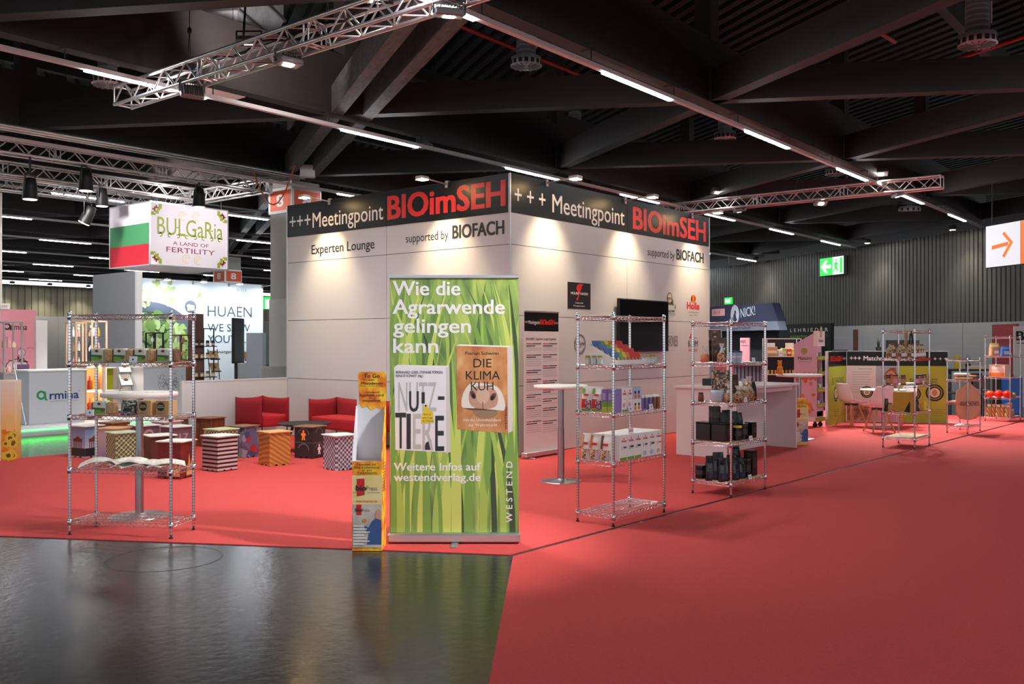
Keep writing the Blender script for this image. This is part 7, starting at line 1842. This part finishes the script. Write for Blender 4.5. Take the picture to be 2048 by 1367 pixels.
# far right: red panel, white panel, dark chairs and table, plant, blue bin
wz = lambda u: wall_frame(u, 0)
p, d = wz(2008); zt = zz(648, d * .93)
t = thing('red_panel', 'tall red panel standing at the far right wall', 'banner', at(1984, 24.6), wa)
b = MB(); L = (at(2033, 23.4) - at(1984, 24.6)).length; b.box(0, 0, .0, L, .06, zz(648, 24), mat('panel red', (170, 20, 30), .5)); b.build('panel', t); t.rotation_euler = (0, 0, math.atan2(at(2033, 23.4).y - at(1984, 24.6).y, at(2033, 23.4).x - at(1984, 24.6).x)); t.location.z = .0
t = thing('lettered_banner', 'white panel with bold black letters cut by the right edge', 'banner', at(2029, 22.9), sa + .1)
b = MB(); b.box(0, 0, 0, .9, .05, zz(652, 22.9), WHITE); b.text('Bro', .05, zz(680, 22.9), .6, .22, INK, .004, .04); b.quad(.05, zz(685, 22.9) - .02, .6, zz(685, 22.9), INK, .004); b.build('panel', t)
DKC = mat('dark chair', (34, 36, 38), .5)
def dchair(u, d, rz, label):
    t = thing('dark_chair', label, 'chair', at(u, d), rz, 'dark chairs at the far right')
    b = MB(); b.cbox(-.21, -.21, .44, .21, .21, .48, .012, DKC); b.build('seat', t)
    b = MB(); b.cbox(-.2, .18, .58, .2, .21, .88, .012, DKC); b.box(-.2, .19, .44, -.17, .21, .6, DKC); b.box(.17, .19, .44, .2, .21, .6, DKC); b.build('backrest', t)
    for sx in (-1, 1):
        for sy in (-1, 1):
            b = MB(); b.tube((sx * .19, sy * .19, .45), (sx * .22, sy * .22, 0), .014, DKC, 8); b.build('leg', t)
dchair(1912, 21.0, .6, 'dark chair behind the left posts of the low rack'); dchair(1968, 21.6, -.4, 'dark chair between the low rack and the far right rack'); dchair(1974, 20.6, 1.2, 'nearer dark chair just right of the low rack'); 
t = thing('dark_table', 'dark high table behind the low rack', 'table', at(1945, 22.2), sa)
b = MB(); b.cbox(-.75, -.3, .93, .75, .3, .97, .006, DKC); b.build('tabletop', t)
for x in (-.65, .65):
    b = MB(); b.box(x - .03, -.25, 0, x + .03, .25, .93, DKC); b.build('leg', t)
b = MB(); b2 = MB(); b2.lathe([(.05, 0), (.07, .12)], DARK, 12)
for k in range(18):
    a = k * 2.4; b.poly([(-.025, 0), (.025, 0), (.16 * math.cos(a), .18 + .08 * math.sin(k))], mat('leaf dark', (40, 66, 40), .6), .03 * math.sin(a))
t = thing('potted_plant', 'potted plant on the dark table behind the low rack', 'plant', at(1936, 22.1, .971)); b2.build('pot', t); o = b.build('foliage', t); o.location = (0, 0, .12)
block_at('yellow_box', 'yellow box on the dark table behind the low rack', 'box', 1917, 22.1, .14, .1, .971, 1.3, YEL, sa); block_at('grey_tray', 'pale tray on the dark table behind the low rack', 'tray', 1953, 22.0, .4, .2, .971, 1.05, CREAM, sa)
block_at('blue_bin', 'blue bin behind the right posts of the far right rack', 'bin', 2031, 20.8, .32, .3, 0, .82, mat('bin blue', (40, 84, 150), .4), sa)
